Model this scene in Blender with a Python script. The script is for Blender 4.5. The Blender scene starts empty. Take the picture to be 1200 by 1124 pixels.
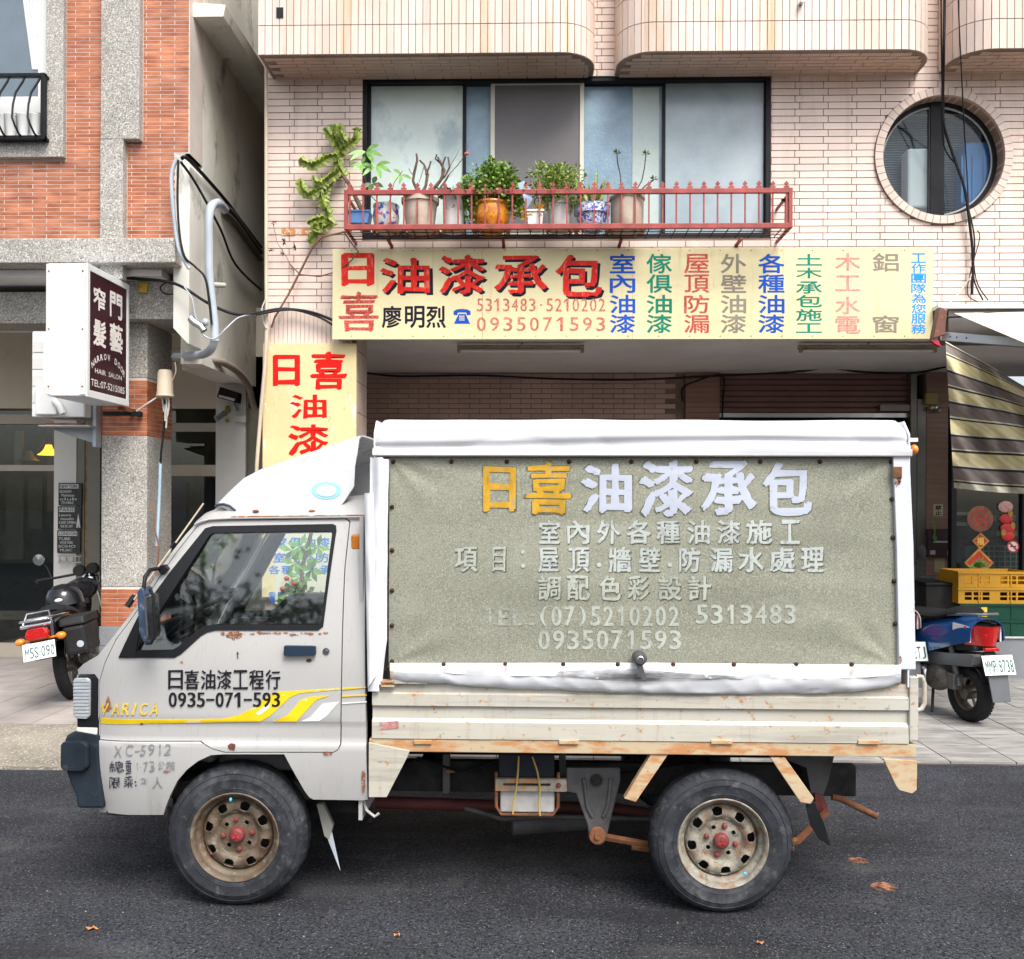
import bpy, bmesh, math, random
from mathutils import Vector, Matrix, noise
from mathutils.geometry import tessellate_polygon
PI = math.pi
rnd = random.Random(11)
SC = bpy.context.scene
COL = SC.collection

# ---------------------------------------------------------------- camera
F = 1109.0
CZ = 1.60
YAW = math.radians(1.5)
ROLL = math.radians(0.22)
RM = Matrix.Rotation(YAW, 3, 'Z') @ Matrix.Rotation(PI/2, 3, 'X') @ Matrix.Rotation(ROLL, 3, 'Z')
cd = bpy.data.cameras.new('camera'); cam = bpy.data.objects.new('camera', cd); COL.objects.link(cam)
cam.matrix_world = Matrix.Translation((0, 0, CZ)) @ RM.to_4x4()
cd.sensor_width = 36; cd.sensor_fit = 'HORIZONTAL'; cd.lens = 36*F/1200
cd.shift_y = (590-562)/1200; cd.clip_end = 600; cd.clip_start = 0.05
SC.camera = cam

# ---------------------------------------------------------------- light
SUN_EL, SUN_AZ = math.radians(54), math.radians(152)
w = bpy.data.worlds.new('World'); SC.world = w; w.use_nodes = True
nt = w.node_tree; nt.nodes.clear()
sky = nt.nodes.new('ShaderNodeTexSky'); sky.sky_type = 'NISHITA'; sky.sun_disc = False
sky.sun_elevation = SUN_EL; sky.sun_rotation = SUN_AZ; sky.dust_density = 4.0; sky.air_density = 1.0
hs = nt.nodes.new('ShaderNodeHueSaturation'); hs.inputs['Saturation'].default_value = 0.45
bg = nt.nodes.new('ShaderNodeBackground'); bg.inputs[1].default_value = 0.15
wo = nt.nodes.new('ShaderNodeOutputWorld')
nt.links.new(sky.outputs[0], hs.inputs['Color']); nt.links.new(hs.outputs[0], bg.inputs[0]); nt.links.new(bg.outputs[0], wo.inputs[0])
sd = bpy.data.lights.new('sun', 'SUN'); sd.energy = 1.85; sd.angle = math.radians(28); sd.color = (1, .965, .91)
so = bpy.data.objects.new('sun', sd); COL.objects.link(so)
_d = Vector((math.sin(SUN_AZ)*math.cos(SUN_EL), math.cos(SUN_AZ)*math.cos(SUN_EL), math.sin(SUN_EL)))
so.rotation_euler = _d.to_track_quat('Z', 'Y').to_euler(); so.location = (0, -5, 12)
vs = SC.view_settings
vs.view_transform = 'Standard'; vs.look = 'None'; vs.exposure = 0.90; vs.gamma = 1; vs.use_curve_mapping = False
SC.cycles.max_bounces = 8; SC.cycles.transparent_max_bounces = 16; SC.cycles.use_denoising = True
SC.cycles.caustics_reflective = False; SC.cycles.caustics_refractive = False

# ---------------------------------------------------------------- pixel of the photograph -> point on a real plane of the place
def ray(px, py):
    return RM @ Vector(((px-600)/F, (590-py)/F, -1))
def P(px, py, Y):
    d = ray(px, py); t = Y/d.y
    return Vector((d.x*t, Y, CZ+d.z*t))
def PXp(px, py, X):
    d = ray(px, py); t = X/d.x
    return Vector((X, d.y*t, CZ+d.z*t))
def G(px, py, z=0):
    d = ray(px, py); t = (z-CZ)/d.z
    return Vector((d.x*t, d.y*t, z))
def rect(px0, py0, px1, py1, Y):
    a, b, c, d = P(px0, py0, Y), P(px1, py0, Y), P(px1, py1, Y), P(px0, py1, Y)
    return (a.x+d.x)/2, (b.x+c.x)/2, (c.z+d.z)/2, (a.z+b.z)/2      # x0 x1 z0 z1

# ---------------------------------------------------------------- materials
def _n(nt, t, **k):
    n = nt.nodes.new(t)
    for a, b in k.items(): setattr(n, a, b)
    return n
MATS = {}
def M(name, col, rough=.6, metal=0., var=.12, vs=3., bump=0., bs=60., layers=(), rand=0., spec=.5, coat=0., emit=None, aniso=(1, 1, 1), hue=0., vary=None, alpha=None):
    """principled paint/stone/metal with broad variation, fine relief and wear layers (colour, threshold, width, scale, amount)"""
    m = bpy.data.materials.new(name); m.use_nodes = True; nt = m.node_tree; L = nt.links
    b = nt.nodes['Principled BSDF']; out = nt.nodes['Material Output']
    geo = _n(nt, 'ShaderNodeNewGeometry')
    def noi(scale, detail=4, off=0., rough_=.6):
        mp = _n(nt, 'ShaderNodeMapping')
        s = scale if isinstance(scale, (tuple, list)) else (scale,)*3
        mp.inputs['Scale'].default_value = s; mp.inputs['Location'].default_value = (off, off*1.7, off*.6)
        L.new(geo.outputs['Position'], mp.inputs[0])
        n = _n(nt, 'ShaderNodeTexNoise'); n.inputs['Scale'].default_value = 1; n.inputs['Detail'].default_value = detail
        n.inputs['Roughness'].default_value = rough_
        L.new(mp.outputs[0], n.inputs['Vector']); return n.outputs['Fac']
    c = tuple(col)+(1,)
    dk = tuple(x*(1-var*1.6) for x in col)+(1,); lt = tuple(min(1, x*(1+var)) for x in col)+(1,)
    if vary: lt = tuple(vary)+(1,)
    mx = _n(nt, 'ShaderNodeMix', data_type='RGBA'); mx.inputs[6].default_value = dk; mx.inputs[7].default_value = lt
    mr = _n(nt, 'ShaderNodeMapRange'); mr.inputs[1].default_value = .3; mr.inputs[2].default_value = .7
    L.new(noi(tuple(vs*a for a in aniso), 5), mr.inputs[0]); L.new(mr.outputs[0], mx.inputs[0])
    cur = mx.outputs[2]; rcur = None
    for i, ly in enumerate(layers):
        lc, th, wd, sc, am = ly[:5]
        mr = _n(nt, 'ShaderNodeMapRange'); mr.inputs[1].default_value = th; mr.inputs[2].default_value = th+wd; mr.inputs[4].default_value = am
        L.new(noi(sc, 6, 3.1*(i+1), .65), mr.inputs[0])
        fac = mr.outputs[0]
        if len(ly) > 5:                      # limited to a height band: (z full, z none)
            sx = _n(nt, 'ShaderNodeSeparateXYZ'); L.new(geo.outputs['Position'], sx.inputs[0])
            m2 = _n(nt, 'ShaderNodeMapRange'); m2.inputs[1].default_value = ly[5][1]; m2.inputs[2].default_value = ly[5][0]
            L.new(sx.outputs[2], m2.inputs[0])
            mu = _n(nt, 'ShaderNodeMath', operation='MULTIPLY'); L.new(fac, mu.inputs[0]); L.new(m2.outputs[0], mu.inputs[1]); fac = mu.outputs[0]
        m3 = _n(nt, 'ShaderNodeMix', data_type='RGBA'); m3.inputs[7].default_value = tuple(lc)+(1,)
        L.new(fac, m3.inputs[0]); L.new(cur, m3.inputs[6]); cur = m3.outputs[2]
    if rand or hue:
        oi = _n(nt, 'ShaderNodeObjectInfo'); h = _n(nt, 'ShaderNodeHueSaturation')
        r1 = _n(nt, 'ShaderNodeMapRange'); r1.inputs[3].default_value = 1-rand; r1.inputs[4].default_value = 1+rand
        L.new(oi.outputs['Random'], r1.inputs[0]); L.new(r1.outputs[0], h.inputs['Value']); L.new(cur, h.inputs['Color'])
        if hue:
            r2 = _n(nt, 'ShaderNodeMapRange'); r2.inputs[3].default_value = .5-hue; r2.inputs[4].default_value = .5+hue
            mm = _n(nt, 'ShaderNodeMath', operation='FRACT'); mk = _n(nt, 'ShaderNodeMath', operation='MULTIPLY'); mk.inputs[1].default_value = 7.3
            L.new(oi.outputs['Random'], mk.inputs[0]); L.new(mk.outputs[0], mm.inputs[0]); L.new(mm.outputs[0], r2.inputs[0]); L.new(r2.outputs[0], h.inputs['Hue'])
        cur = h.outputs[0]
    L.new(cur, b.inputs['Base Color'])
    b.inputs['Metallic'].default_value = metal
    b.inputs['Specular IOR Level'].default_value = (spec if max(col) > .06 else spec*.45)*(.4 if name.startswith(('sign_', 'lettering')) else 1)
    b.inputs['Coat Weight'].default_value = coat; b.inputs['Coat Roughness'].default_value = .12
    rr = _n(nt, 'ShaderNodeMapRange'); rr.inputs[3].default_value = max(.02, rough-.12); rr.inputs[4].default_value = min(1, rough+.12)
    L.new(noi(vs*4, 3, 9.), rr.inputs[0]); L.new(rr.outputs[0], b.inputs['Roughness'])
    if bump:
        bp = _n(nt, 'ShaderNodeBump'); bp.inputs['Strength'].default_value = min(1, bump); bp.inputs['Distance'].default_value = .004
        L.new(noi(bs, 5, 5.), bp.inputs['Height']); L.new(bp.outputs[0], b.inputs['Normal'])
    if emit:
        b.inputs['Emission Color'].default_value = tuple(emit[0])+(1,); b.inputs['Emission Strength'].default_value = emit[1]
    if alpha:                                # worn-away paint: (threshold, width, scale, lowest)
        tr = _n(nt, 'ShaderNodeBsdfTransparent'); ms = _n(nt, 'ShaderNodeMixShader')
        ar = _n(nt, 'ShaderNodeMapRange'); ar.inputs[1].default_value = alpha[0]; ar.inputs[2].default_value = alpha[0]+alpha[1]
        ar.inputs[3].default_value = alpha[3]
        L.new(noi(alpha[2], 6, 1.3, .7), ar.inputs[0]); L.new(ar.outputs[0], ms.inputs[0])
        L.new(tr.outputs[0], ms.inputs[1]); L.new(b.outputs[0], ms.inputs[2]); L.new(ms.outputs[0], out.inputs[0])
    MATS[name] = m
    return m
def glass(name, tint=(.9, .95, .95), refl=1.0, rough=.0, bump=0, ior=1.5):
    m = bpy.data.materials.new(name); m.use_nodes = True; nt = m.node_tree; L = nt.links; nt.nodes.clear()
    out = _n(nt, 'ShaderNodeOutputMaterial'); tr = _n(nt, 'ShaderNodeBsdfTransparent'); tr.inputs[0].default_value = tuple(tint)+(1,)
    gl = _n(nt, 'ShaderNodeBsdfGlossy'); gl.inputs['Roughness'].default_value = rough
    fr = _n(nt, 'ShaderNodeFresnel'); fr.inputs[0].default_value = ior
    mu = _n(nt, 'ShaderNodeMath', operation='MULTIPLY'); mu.inputs[1].default_value = refl; mu.use_clamp = True
    mx = _n(nt, 'ShaderNodeMixShader')
    L.new(fr.outputs[0], mu.inputs[0]); L.new(mu.outputs[0], mx.inputs[0]); L.new(tr.outputs[0], mx.inputs[1]); L.new(gl.outputs[0], mx.inputs[2]); L.new(mx.outputs[0], out.inputs[0])
    return m

# ---------------------------------------------------------------- mesh helpers
WL = {}                                       # world origin of each object
def _link(name, me, loc, parent):
    o = bpy.data.objects.new(name, me); COL.objects.link(o)
    loc = Vector(loc)
    if parent is not None:
        o.parent = parent; o.location = loc-WL[parent.name]
    else: o.location = loc
    WL[o.name] = loc
    return o
def tag(o, label=None, cat=None, group=None, kind=None):
    if label: o['label'] = label
    if cat: o['category'] = cat
    if group: o['group'] = group
    if kind: o['kind'] = kind
    return o
def thing(name, loc, label, cat, group=None):
    return tag(_link(name, None, loc, None), label, cat, group)
def bake(o, smooth):
    me = bpy.data.meshes.new_from_object(o.evaluated_get(bpy.context.evaluated_depsgraph_get())); o.modifiers.clear(); old = o.data; o.data = me; me.name = old.name; bpy.data.meshes.remove(old)
    if smooth is None: me.shade_flat()
    else: me.shade_smooth(); me.set_sharp_from_angle(angle=math.radians(smooth))
class MB:
    def __init__(s): s.v = []; s.f = []; s.uv = None
    def add(s, vs_, fs):
        n = len(s.v); s.v += [tuple(v) for v in vs_]; s.f += [tuple(i+n for i in f) for f in fs]; return s
    def box(s, x0, x1, y0, y1, z0, z1):
        return s.add([(x0, y0, z0), (x1, y0, z0), (x1, y1, z0), (x0, y1, z0), (x0, y0, z1), (x1, y0, z1), (x1, y1, z1), (x0, y1, z1)],
                     [(0, 3, 2, 1), (4, 5, 6, 7), (0, 1, 5, 4), (1, 2, 6, 5), (2, 3, 7, 6), (3, 0, 4, 7)])
    def rbox(s, r, y0, y1): return s.box(r[0], r[1], y0, y1, r[2], r[3])
    def prism(s, loops, d0, d1, ax='y'):
        """loops of 2D points (outer first, then holes); extruded from d0 to d1 along ax"""
        if not isinstance(loops[0][0], (tuple, list, Vector)): loops = [loops]
        def mk(p, d):
            if ax == 'y': return (p[0], d, p[1])
            if ax == 'x': return (d, p[0], p[1])
            return (p[0], p[1], d)
        flat = [p for lp in loops for p in lp]; n = len(flat)
        tri = tessellate_polygon([[Vector((p[0], p[1], 0)) for p in lp] for lp in loops])
        vs_ = [mk(p, d0) for p in flat]+[mk(p, d1) for p in flat]
        fs = [tuple(t) for t in tri]+[tuple(i+n for i in reversed(t)) for t in tri]
        k = 0
        for lp in loops:
            m = len(lp)
            for i in range(m):
                a, b = k+i, k+(i+1) % m
                fs.append((a, b, b+n, a+n))
            k += m
        return s.add(vs_, fs)
    def tube(s, pts, r, seg=8, cap=True, rs=None):
        pts = [Vector(p) for p in pts]; n = len(pts)
        rings = []; up = None
        for i, p in enumerate(pts):
            t = (pts[min(i+1, n-1)]-pts[max(i-1, 0)])
            if t.length < 1e-9: t = Vector((0, 0, 1))
            t.normalize()
            if up is None: up = t.orthogonal()
            up = (up-t*up.dot(t))
            if up.length < 1e-6: up = t.orthogonal()
            up.normalize(); sd_ = t.cross(up)
            rr = rs[i] if rs else r
            rings.append([p+(up*math.cos(2*PI*k/seg)+sd_*math.sin(2*PI*k/seg))*rr for k in range(seg)])
        vs_ = [v for rg in rings for v in rg]; fs = []
        for i in range(n-1):
            for k in range(seg):
                a = i*seg+k; b = i*seg+(k+1) % seg
                fs.append((a, b, b+seg, a+seg))
        if cap: fs += [tuple(reversed(range(seg))), tuple(range((n-1)*seg, n*seg))]
        return s.add(vs_, fs)
    def lathe(s, prof, c, ax='z', seg=24, cap=True, a0=0, a1=2*PI):
        """prof: (radius, distance along axis)"""
        vs_ = []; full = abs(a1-a0-2*PI) < 1e-6; m = seg if full else seg+1
        for r, h in prof:
            for k in range(m):
                a = a0+(a1-a0)*k/seg; u, v_ = r*math.cos(a), r*math.sin(a)
                vs_.append((c[0]+u, c[1]+v_, c[2]+h) if ax == 'z' else (c[0]+u, c[1]+h, c[2]+v_) if ax == 'y' else (c[0]+h, c[1]+u, c[2]+v_))
        fs = []
        for i in range(len(prof)-1):
            for k in range(m if full else m-1):
                a = i*m+k; b = i*m+(k+1) % m
                fs.append((a, b, b+m, a+m))
        if cap and full:
            if prof[0][0] > 1e-6: fs.append(tuple(reversed(range(m))))
            if prof[-1][0] > 1e-6: fs.append(tuple(range((len(prof)-1)*m, len(prof)*m)))
        return s.add(vs_, fs)
    def grid(s, fn, nu, nv, uv=False):
        n = len(s.v)
        s.add([fn(i/nu, j/nv) for j in range(nv+1) for i in range(nu+1)],
              [(j*(nu+1)+i, j*(nu+1)+i+1, (j+1)*(nu+1)+i+1, (j+1)*(nu+1)+i) for j in range(nv) for i in range(nu)])
        if uv: s.uv = [(i/nu, j/nv) for j in range(nv+1) for i in range(nu+1)]
        return s
    def ball(s, c, rx, ry=None, rz=None, seg=14, rings=8):
        ry = ry or rx; rz = rz or rx
        vs_ = []; fs = []
        for j in range(rings+1):
            t = PI*j/rings
            for k in range(seg):
                a = 2*PI*k/seg; vs_.append((c[0]+rx*math.sin(t)*math.cos(a), c[1]+ry*math.sin(t)*math.sin(a), c[2]+rz*math.cos(t)))
        for j in range(rings):
            for k in range(seg):
                a = j*seg+k; b = j*seg+(k+1) % seg; fs.append((a, a+seg, b+seg, b))
        return s.add(vs_, fs)
    def mesh(s, name, mat, c=(0, 0, 0), smooth=None):
        me = bpy.data.meshes.new(name)
        me.from_pydata([(v[0]-c[0], v[1]-c[1], v[2]-c[2]) for v in s.v], [], s.f)
        me.update()
        if mat: me.materials.append(mat)
        if s.uv:
            ul = me.uv_layers.new()
            for lp in me.loops: ul.data[lp.index].uv = s.uv[lp.vertex_index]
        return me
    def build(s, name, mat, parent=None, smooth=None, bevel=0, solid=0, origin=None, fix=True, weld=False, subsurf=0):
        xs = list(zip(*s.v)); c = origin or tuple((min(a)+max(a))/2 for a in xs)
        me = s.mesh(name, mat, c)
        if fix or weld:
            bm = bmesh.new(); bm.from_mesh(me)
            if weld: bmesh.ops.remove_doubles(bm, verts=bm.verts, dist=1e-5)
            if fix: bmesh.ops.recalc_face_normals(bm, faces=bm.faces)
            bm.to_mesh(me); bm.free()
        if smooth is not None:
            me.shade_smooth(); me.set_sharp_from_angle(angle=math.radians(smooth))
        o = _link(name, me, c, parent)
        if solid:
            md = o.modifiers.new('solidify', 'SOLIDIFY'); md.thickness = abs(solid); md.offset = -1 if solid > 0 else 1
            if smooth is not None: bake(o, min(smooth, 60))
        if bevel:
            md = o.modifiers.new('bevel', 'BEVEL'); md.width = bevel; md.segments = 2; md.limit_method = 'ANGLE'; md.angle_limit = math.radians(40)
            md.harden_normals = False
        if subsurf:
            md = o.modifiers.new('subsurf', 'SUBSURF'); md.levels = md.render_levels = subsurf
        return o
def piece(me, name, pos, parent, scale=None, rot=None):
    o = _link(name, me, pos, parent)
    if scale: o.scale = scale
    if rot: o.rotation_euler = rot
    return o
def copy_tree(o, loc, rz=None, label=None, parent=None):
    c = o.copy(); COL.objects.link(c)
    if parent is None:
        c.location = loc
        if rz is not None: c.rotation_euler.z = rz
        if label: c['label'] = label
    else: c.parent = parent
    for ch in list(o.children): copy_tree(ch, None, parent=c)
    return c

# ---------------------------------------------------------------- lettering (Blender's own built-in font, turned into mesh)
_gc = {}
def glyph(s, bold=0.0, shear=0.0, res=3):
    k = (s, bold, shear)
    if s == '1' and k not in _gc:
        _gc[k] = ([(.42+shear*.5, 1), (.72+shear*.5, 1), (.72, .0), (.42, 0), (.0+shear*.4, .78), (.0+shear*.4, .66), (.42+shear*.3, .84)], [(0, 3, 2, 1), (4, 5, 6, 0)])
    if k not in _gc:
        c = bpy.data.curves.new('t', 'FONT'); c.body = s; c.offset = bold; c.resolution_u = res; c.shear = shear
        o = bpy.data.objects.new('t', c); COL.objects.link(o)
        m = bpy.data.meshes.new_from_object(o.evaluated_get(bpy.context.evaluated_depsgraph_get()))
        vs_ = [(v.co.x, v.co.y) for v in m.vertices]; fs = [tuple(p.vertices) for p in m.polygons]
        bpy.data.objects.remove(o); bpy.data.curves.remove(c); bpy.data.meshes.remove(m)
        x0 = min(v[0] for v in vs_); x1 = max(v[0] for v in vs_); y0 = min(v[1] for v in vs_); y1 = max(v[1] for v in vs_)
        _gc[k] = ([((x-x0)/(x1-x0 or 1), (y-y0)/(y1-y0 or 1)) for x, y in vs_], fs)
    return _gc[k]
def lettering(items, place, mat, parent, bold=.02, dup=(), rough=0, name='lettering', shear=0., raise_=.0, nib=0):
    items = list(items)
    if 2 <= len(items) <= 8:
        for i, it in enumerate(items): o = lettering([it], place, mat, parent, bold, dup, rough, 'character', shear, raise_, nib)
        return o
    """items: (text, px0, py0, px1, py1); place(px, py, lift) -> point"""
    mb = MB()
    for it in items:
        s, a, b, c, d = it[:5]
        g, fs = glyph(s, 0., shear)
        rt_ = {'1': .50, 'I': .34, ':': .22, '(': .5, ')': .5}.get(s)
        if rt_ and abs(c-a) > .35*abs(d-b): m_ = (a+c)/2; h2 = min(abs(c-a)/2, abs(d-b)*.36*rt_/.5)*(1 if c > a else -1); a, c = m_-h2, m_+h2
        if s == ':': b = b+(d-b)*.3
        if s == '-': b, d = b+(d-b)*.44, b+(d-b)*.57
        elif s in '.·':
            h_ = (d-b)*.14; my = (b+d)/2; mx_ = (a+c)/2; hw = h_*abs((c-a)/(d-b) if (c-a) < (d-b)*.5 else 1); a, b, c, d = mx_-h_/2 if abs(c-a) > 2 else a, my-h_/2, mx_+h_/2 if abs(c-a) > 2 else c, my+h_/2
        bw_ = max(0, bold)*min(abs(c-a), abs(d-b)) if len(s) == 1 else max(0, bold)*abs(d-b)
        ofs = [(0, 0)]+([(bw_*math.cos(q*PI/4), bw_*math.sin(q*PI/4)) for q in range(8)] if bw_ and not nib else [])+([(bw_*1.35*t*math.cos(nib)+bw_*.28*e, -bw_*1.35*t*math.sin(nib)+bw_*.28*e) for t in (-1, -.66, -.33, 0, .33, .66, 1) for e in (-1, 1)] if nib and bw_ else [])+list(dup)
        for j, (dx, dz) in enumerate(ofs):
            lift = .0007+j*.00003+raise_
            vs_ = []
            for (u, v) in g:
                px = a+(c-a)*u+dx; py = d-(d-b)*v+dz
                if rough:
                    n = noise.noise(Vector((px*.35, py*.35, 0)))*rough; n2 = noise.noise(Vector((px*.35+50, py*.35, 0)))*rough
                    px += n; py += n2
                vs_.append(place(px, py, lift))
            mb.add(vs_, fs)
    return mb.build(name, mat, parent, fix=False)
def onY(Y): return lambda px, py, l: P(px, py, Y-l)
def row(s, x0, y0, x1, y1, fill=.86):
    """split a string evenly over a box, one glyph box each"""
    n = len(s); w_ = (x1-x0)/n if n > 1 else (x1-x0); out = []
    if n == 1: return [(s, x0, y0, x1, y1)]
    cw = (x1-x0)/(n-1+fill)
    return [(ch, x0+i*cw, y0, x0+i*cw+cw*fill, y1) for i, ch in enumerate(s) if ch != ' ']
def col(s, x0, y0, x1, y1, fill=.9):
    n = len(s); ch_ = (y1-y0)/(n-1+fill)
    return [(c_, x0, y0+i*ch_, x1, y0+i*ch_+ch_*fill) for i, c_ in enumerate(s)]
# ================================================================ materials of the place
RUST = (.20, .065, .02)
m_asph = M('asphalt', (.040, .043, .051), .85, var=.35, vs=1.1, bump=1., bs=75, spec=.35, layers=[((.010, .010, .012), .49, .10, 70, .95), ((.15, .15, .16), .58, .06, 105, .9), ((.085, .083, .082), .50, .25, (1.0, 3.6, 1), .5), ((.014, .014, .016), .52, .16, (.7, 2.6, 1), .6), ((.075, .074, .074), .60, .06, (9, 4, 1), .35), ((.24, .24, .24), .70, .03, 150, .9)])
m_peb = M('road_grit', (.30, .30, .29), .8, var=.5, vs=40)
m_grav = M('aggregate', (.25, .225, .18), .9, var=.25, vs=2, bump=1, bs=90, layers=[((.62, .58, .50), .55, .08, 75, .85), ((.13, .11, .09), .58, .08, 90, .8)])
m_pavL = M('paver_pink', (.33, .295, .275), .75, var=.14, vs=3, bump=.3, bs=120, rand=.05, layers=[((.2, .17, .15), .58, .3, 2.2, .5)])
m_pavR = M('paver_grey', (.30, .29, .275), .7, var=.25, vs=3, bump=.4, bs=60, rand=.09, aniso=(1, 4, 1), layers=[((.14, .13, .125), .53, .12, (2.2, 12, 1), .75), ((.46, .45, .44), .56, .12, (3, 9, 1), .6)])
m_joint = M('joint', (.10, .085, .075), .9, var=.3)
m_grout = M('tile_grout', (.27, .19, .155), .9, var=.25)
m_pink = M('pink_tile', (.78, .63, .55), .42, var=.05, vs=1.5, bump=.15, bs=40, rand=.055, layers=[((.58, .36, .18), .60, .14, (6, 6, .6), .35), ((.34, .25, .19), .54, .25, (9, 9, .8), .45), ((.50, .40, .34), .52, .1, (1.6, 1.6, .9), .4)])
m_pinkv = M('pink_cladding', (.72, .585, .51), .42, var=.05, vs=1.5, bump=.15, bs=40, rand=.06, layers=[((.55, .30, .09), .56, .12, (7, 7, .35), .7), ((.34, .24, .18), .50, .3, (4, 4, .5), .5), ((.60, .46, .36), .52, .1, (3, 3, .4), .5)])
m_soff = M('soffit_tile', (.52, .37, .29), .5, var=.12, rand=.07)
m_brown = M('brown_tile', (.56, .39, .33), .45, var=.08, rand=.08, vs=2)
m_dbrown = M('dark_brown_tile', (.34, .19, .145), .45, var=.1, rand=.08, vs=2)
m_red = M('red_tile', (.40, .10, .04), .5, var=.2, vs=9, vary=(.56, .21, .10), aniso=(.6, .6, 2.), rand=.10, bump=.2, bs=60)
m_redg = M('red_tile_grout', (.66, .58, .52), .9, var=.1)
m_gran = M('washed_granite', (.36, .345, .315), .85, var=.12, vs=3, bump=.9, bs=120, layers=[((.66, .635, .58), .52, .05, 78, .85), ((.09, .08, .07), .55, .05, 88, .8), ((.20, .175, .13), .58, .25, (5, 5, .8), .5)])
m_gran2 = M('grey_granite', (.25, .26, .28), .5, var=.12, bump=.3, bs=150, layers=[((.5, .5, .52), .58, .05, 120, .7)])
m_plast = M('old_plaster', (.78, .76, .68), .85, var=.08, vs=1.2, bump=.3, bs=25, layers=[((.34, .26, .13), .50, .25, (1.8, .9, .5), .6), ((.07, .06, .045), .58, .14, (5, 2.5, 1.4), .8)])
m_beige = M('beige_wall', (.62, .56, .46), .85, var=.08, vs=1.5, layers=[((.30, .24, .17), .62, .2, 2.2, .35)])
m_ceil = M('arcade_ceiling', (.85, .83, .82), .9, var=.07, vs=1.2, layers=[((.25, .2, .17), .66, .1, 9, .5)])
m_white = M('white_enamel', (.74, .75, .74), .4, var=.04)
m_offw = M('offwhite_wall', (.64, .63, .60), .8, var=.05)
m_black = M('black_frame', (.012, .013, .016), .5, var=.3)
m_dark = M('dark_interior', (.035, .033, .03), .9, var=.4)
m_alu = M('aluminium', (.55, .56, .57), .35, metal=.9, var=.08)
m_steel = M('galvanised', (.42, .46, .50), .5, metal=.6, var=.15, layers=[(RUST, .62, .1, 14, .6)])
m_cream = M('cream_paint', (.70, .60, .42), .5, var=.06, layers=[(RUST, .67, .08, 18, .7)])
m_pipeg = M('grey_pipe', (.42, .47, .52), .45, var=.1)
m_pipeb = M('beige_pipe', (.60, .50, .38), .55, var=.1)
m_cable = M('black_cable', (.012, .012, .014), .5, var=.3)
m_wcab = M('white_cable', (.55, .53, .5), .6, var=.2)
m_rust = M('rusty_metal', (.22, .085, .035), .8, var=.35, vs=14, bump=.5, bs=60)
m_glassd = glass('shop_glass', (.72, .78, .74), 1.6)
m_glassw = glass('window_glass', (.94, .98, .99), .45)
m_sign = M('cream_signboard', (.74, .65, .38), .5, var=.05, vs=1.5, layers=[((.50, .40, .20), .56, .2, (3, 3, 5), .4), ((.45, .36, .2), .58, .1, (14, 14, 1.2), .3), ((.45, .3, .12), .70, .05, 30, .6)])
m_signp = M('peeling_signboard', (.70, .58, .31), .5, var=.06, vs=3, layers=[((.80, .78, .70), .60, .04, (9, 9, 4), .7), ((.3, .22, .1), .64, .03, (26, 26, 9), .7)], bump=.3, bs=22)
m_scr = M('window_screen', (.17, .16, .165), .75, var=.08, vs=1, bump=.5, bs=200)
m_frost = M('frosted_glass_pale', (.58, .68, .64), .16, var=.06, vs=1.1, vary=(.66, .76, .72), bump=.35, bs=95, coat=.4, layers=[((.16, .26, .33), .57, .10, (1.3, 1, .9), .6)])  # the bluish patches put sky reflection into the pane colour
m_frostb = M('frosted_glass_sky_tint', (.20, .32, .43), .18, var=.15, vs=2, vary=(.32, .48, .60), bump=1., bs=55, coat=.4)  # blue of the mirrored sky is painted into this glass
m_frostg = M('frosted_glass_grey', (.33, .42, .47), .14, var=.12, vs=1.2, vary=(.50, .58, .61), bump=.35, bs=80, coat=.4)
m_curt = M('sheer_curtain', (.66, .70, .68), .9, var=.06, aniso=(6, 1, .2))
m_tinred = M('red_railing_paint', (.34, .055, .045), .5, var=.25, vs=9, layers=[(RUST, .6, .1, 25, .7)])

# ================================================================ ground
YW, YB, YL = 7.92, 10.8, 7.65
mb = MB().add([(-150, -150, 0), (150, -150, 0), (150, 150, 0), (-150, 150, 0)], [(0, 1, 2, 3)])
tag(mb.build('road', m_asph), 'dark new asphalt street under the parked truck', kind='structure')
eL, eR = G(20, 903).y, G(1140, 897).y
# raised base of the pavements
def slab(name, x0, x1, ya, yb, y1, z0, z1, mat, **k):
    m_ = MB().prism([(x0, ya), (x1, yb), (x1, y1), (x0, y1)], z0, z1, 'z')
    return m_.build(name, mat, **k)
o = slab('gravel_path', -12, -1.2, eL, eL+.02, 6.62, -.05, .020, m_grav); tag(o, 'strip of exposed pebble concrete between road and left pavement', kind='structure')
pvl = slab('pavement', -12, -1.2, 6.62, 6.62, 14, -.05, .012, m_joint); tag(pvl, 'pinkish paved walkway before the hair salon', kind='structure')
pvr = slab('pavement', -1.2, 12, eR, eR, 16, -.05, .008, m_joint); tag(pvr, 'streaky grey paved walkway behind and right of the truck', kind='structure')
mb = MB(); q = .148; mb.box(-q, q, -q, q, -.012, .012); meL = mb.mesh('paver', m_pavL); meR = mb.mesh('paver', m_pavR)
for i in range(14):
    for j in range(10):
        x, y = -5.85+i*.302, 6.62+.152+j*.302
        if x < -1.5: piece(meL, 'paver', (x, y, .012+rnd.uniform(-.001, .001)), pvl, rot=(0, 0, rnd.uniform(-.003, .003)))
for i in range(9):
    for j in range(14):
        x, y = 1.95+i*.402, eR+.202+j*.402
        if j > 10 and i < 3: continue
        o = piece(meR, 'paver', (x, y, .008+rnd.uniform(-.001, .001)), pvr, scale=(1.33, 1.33, 1))
mb = MB()                                       # far pavers under the truck's shadow side: joined
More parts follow.
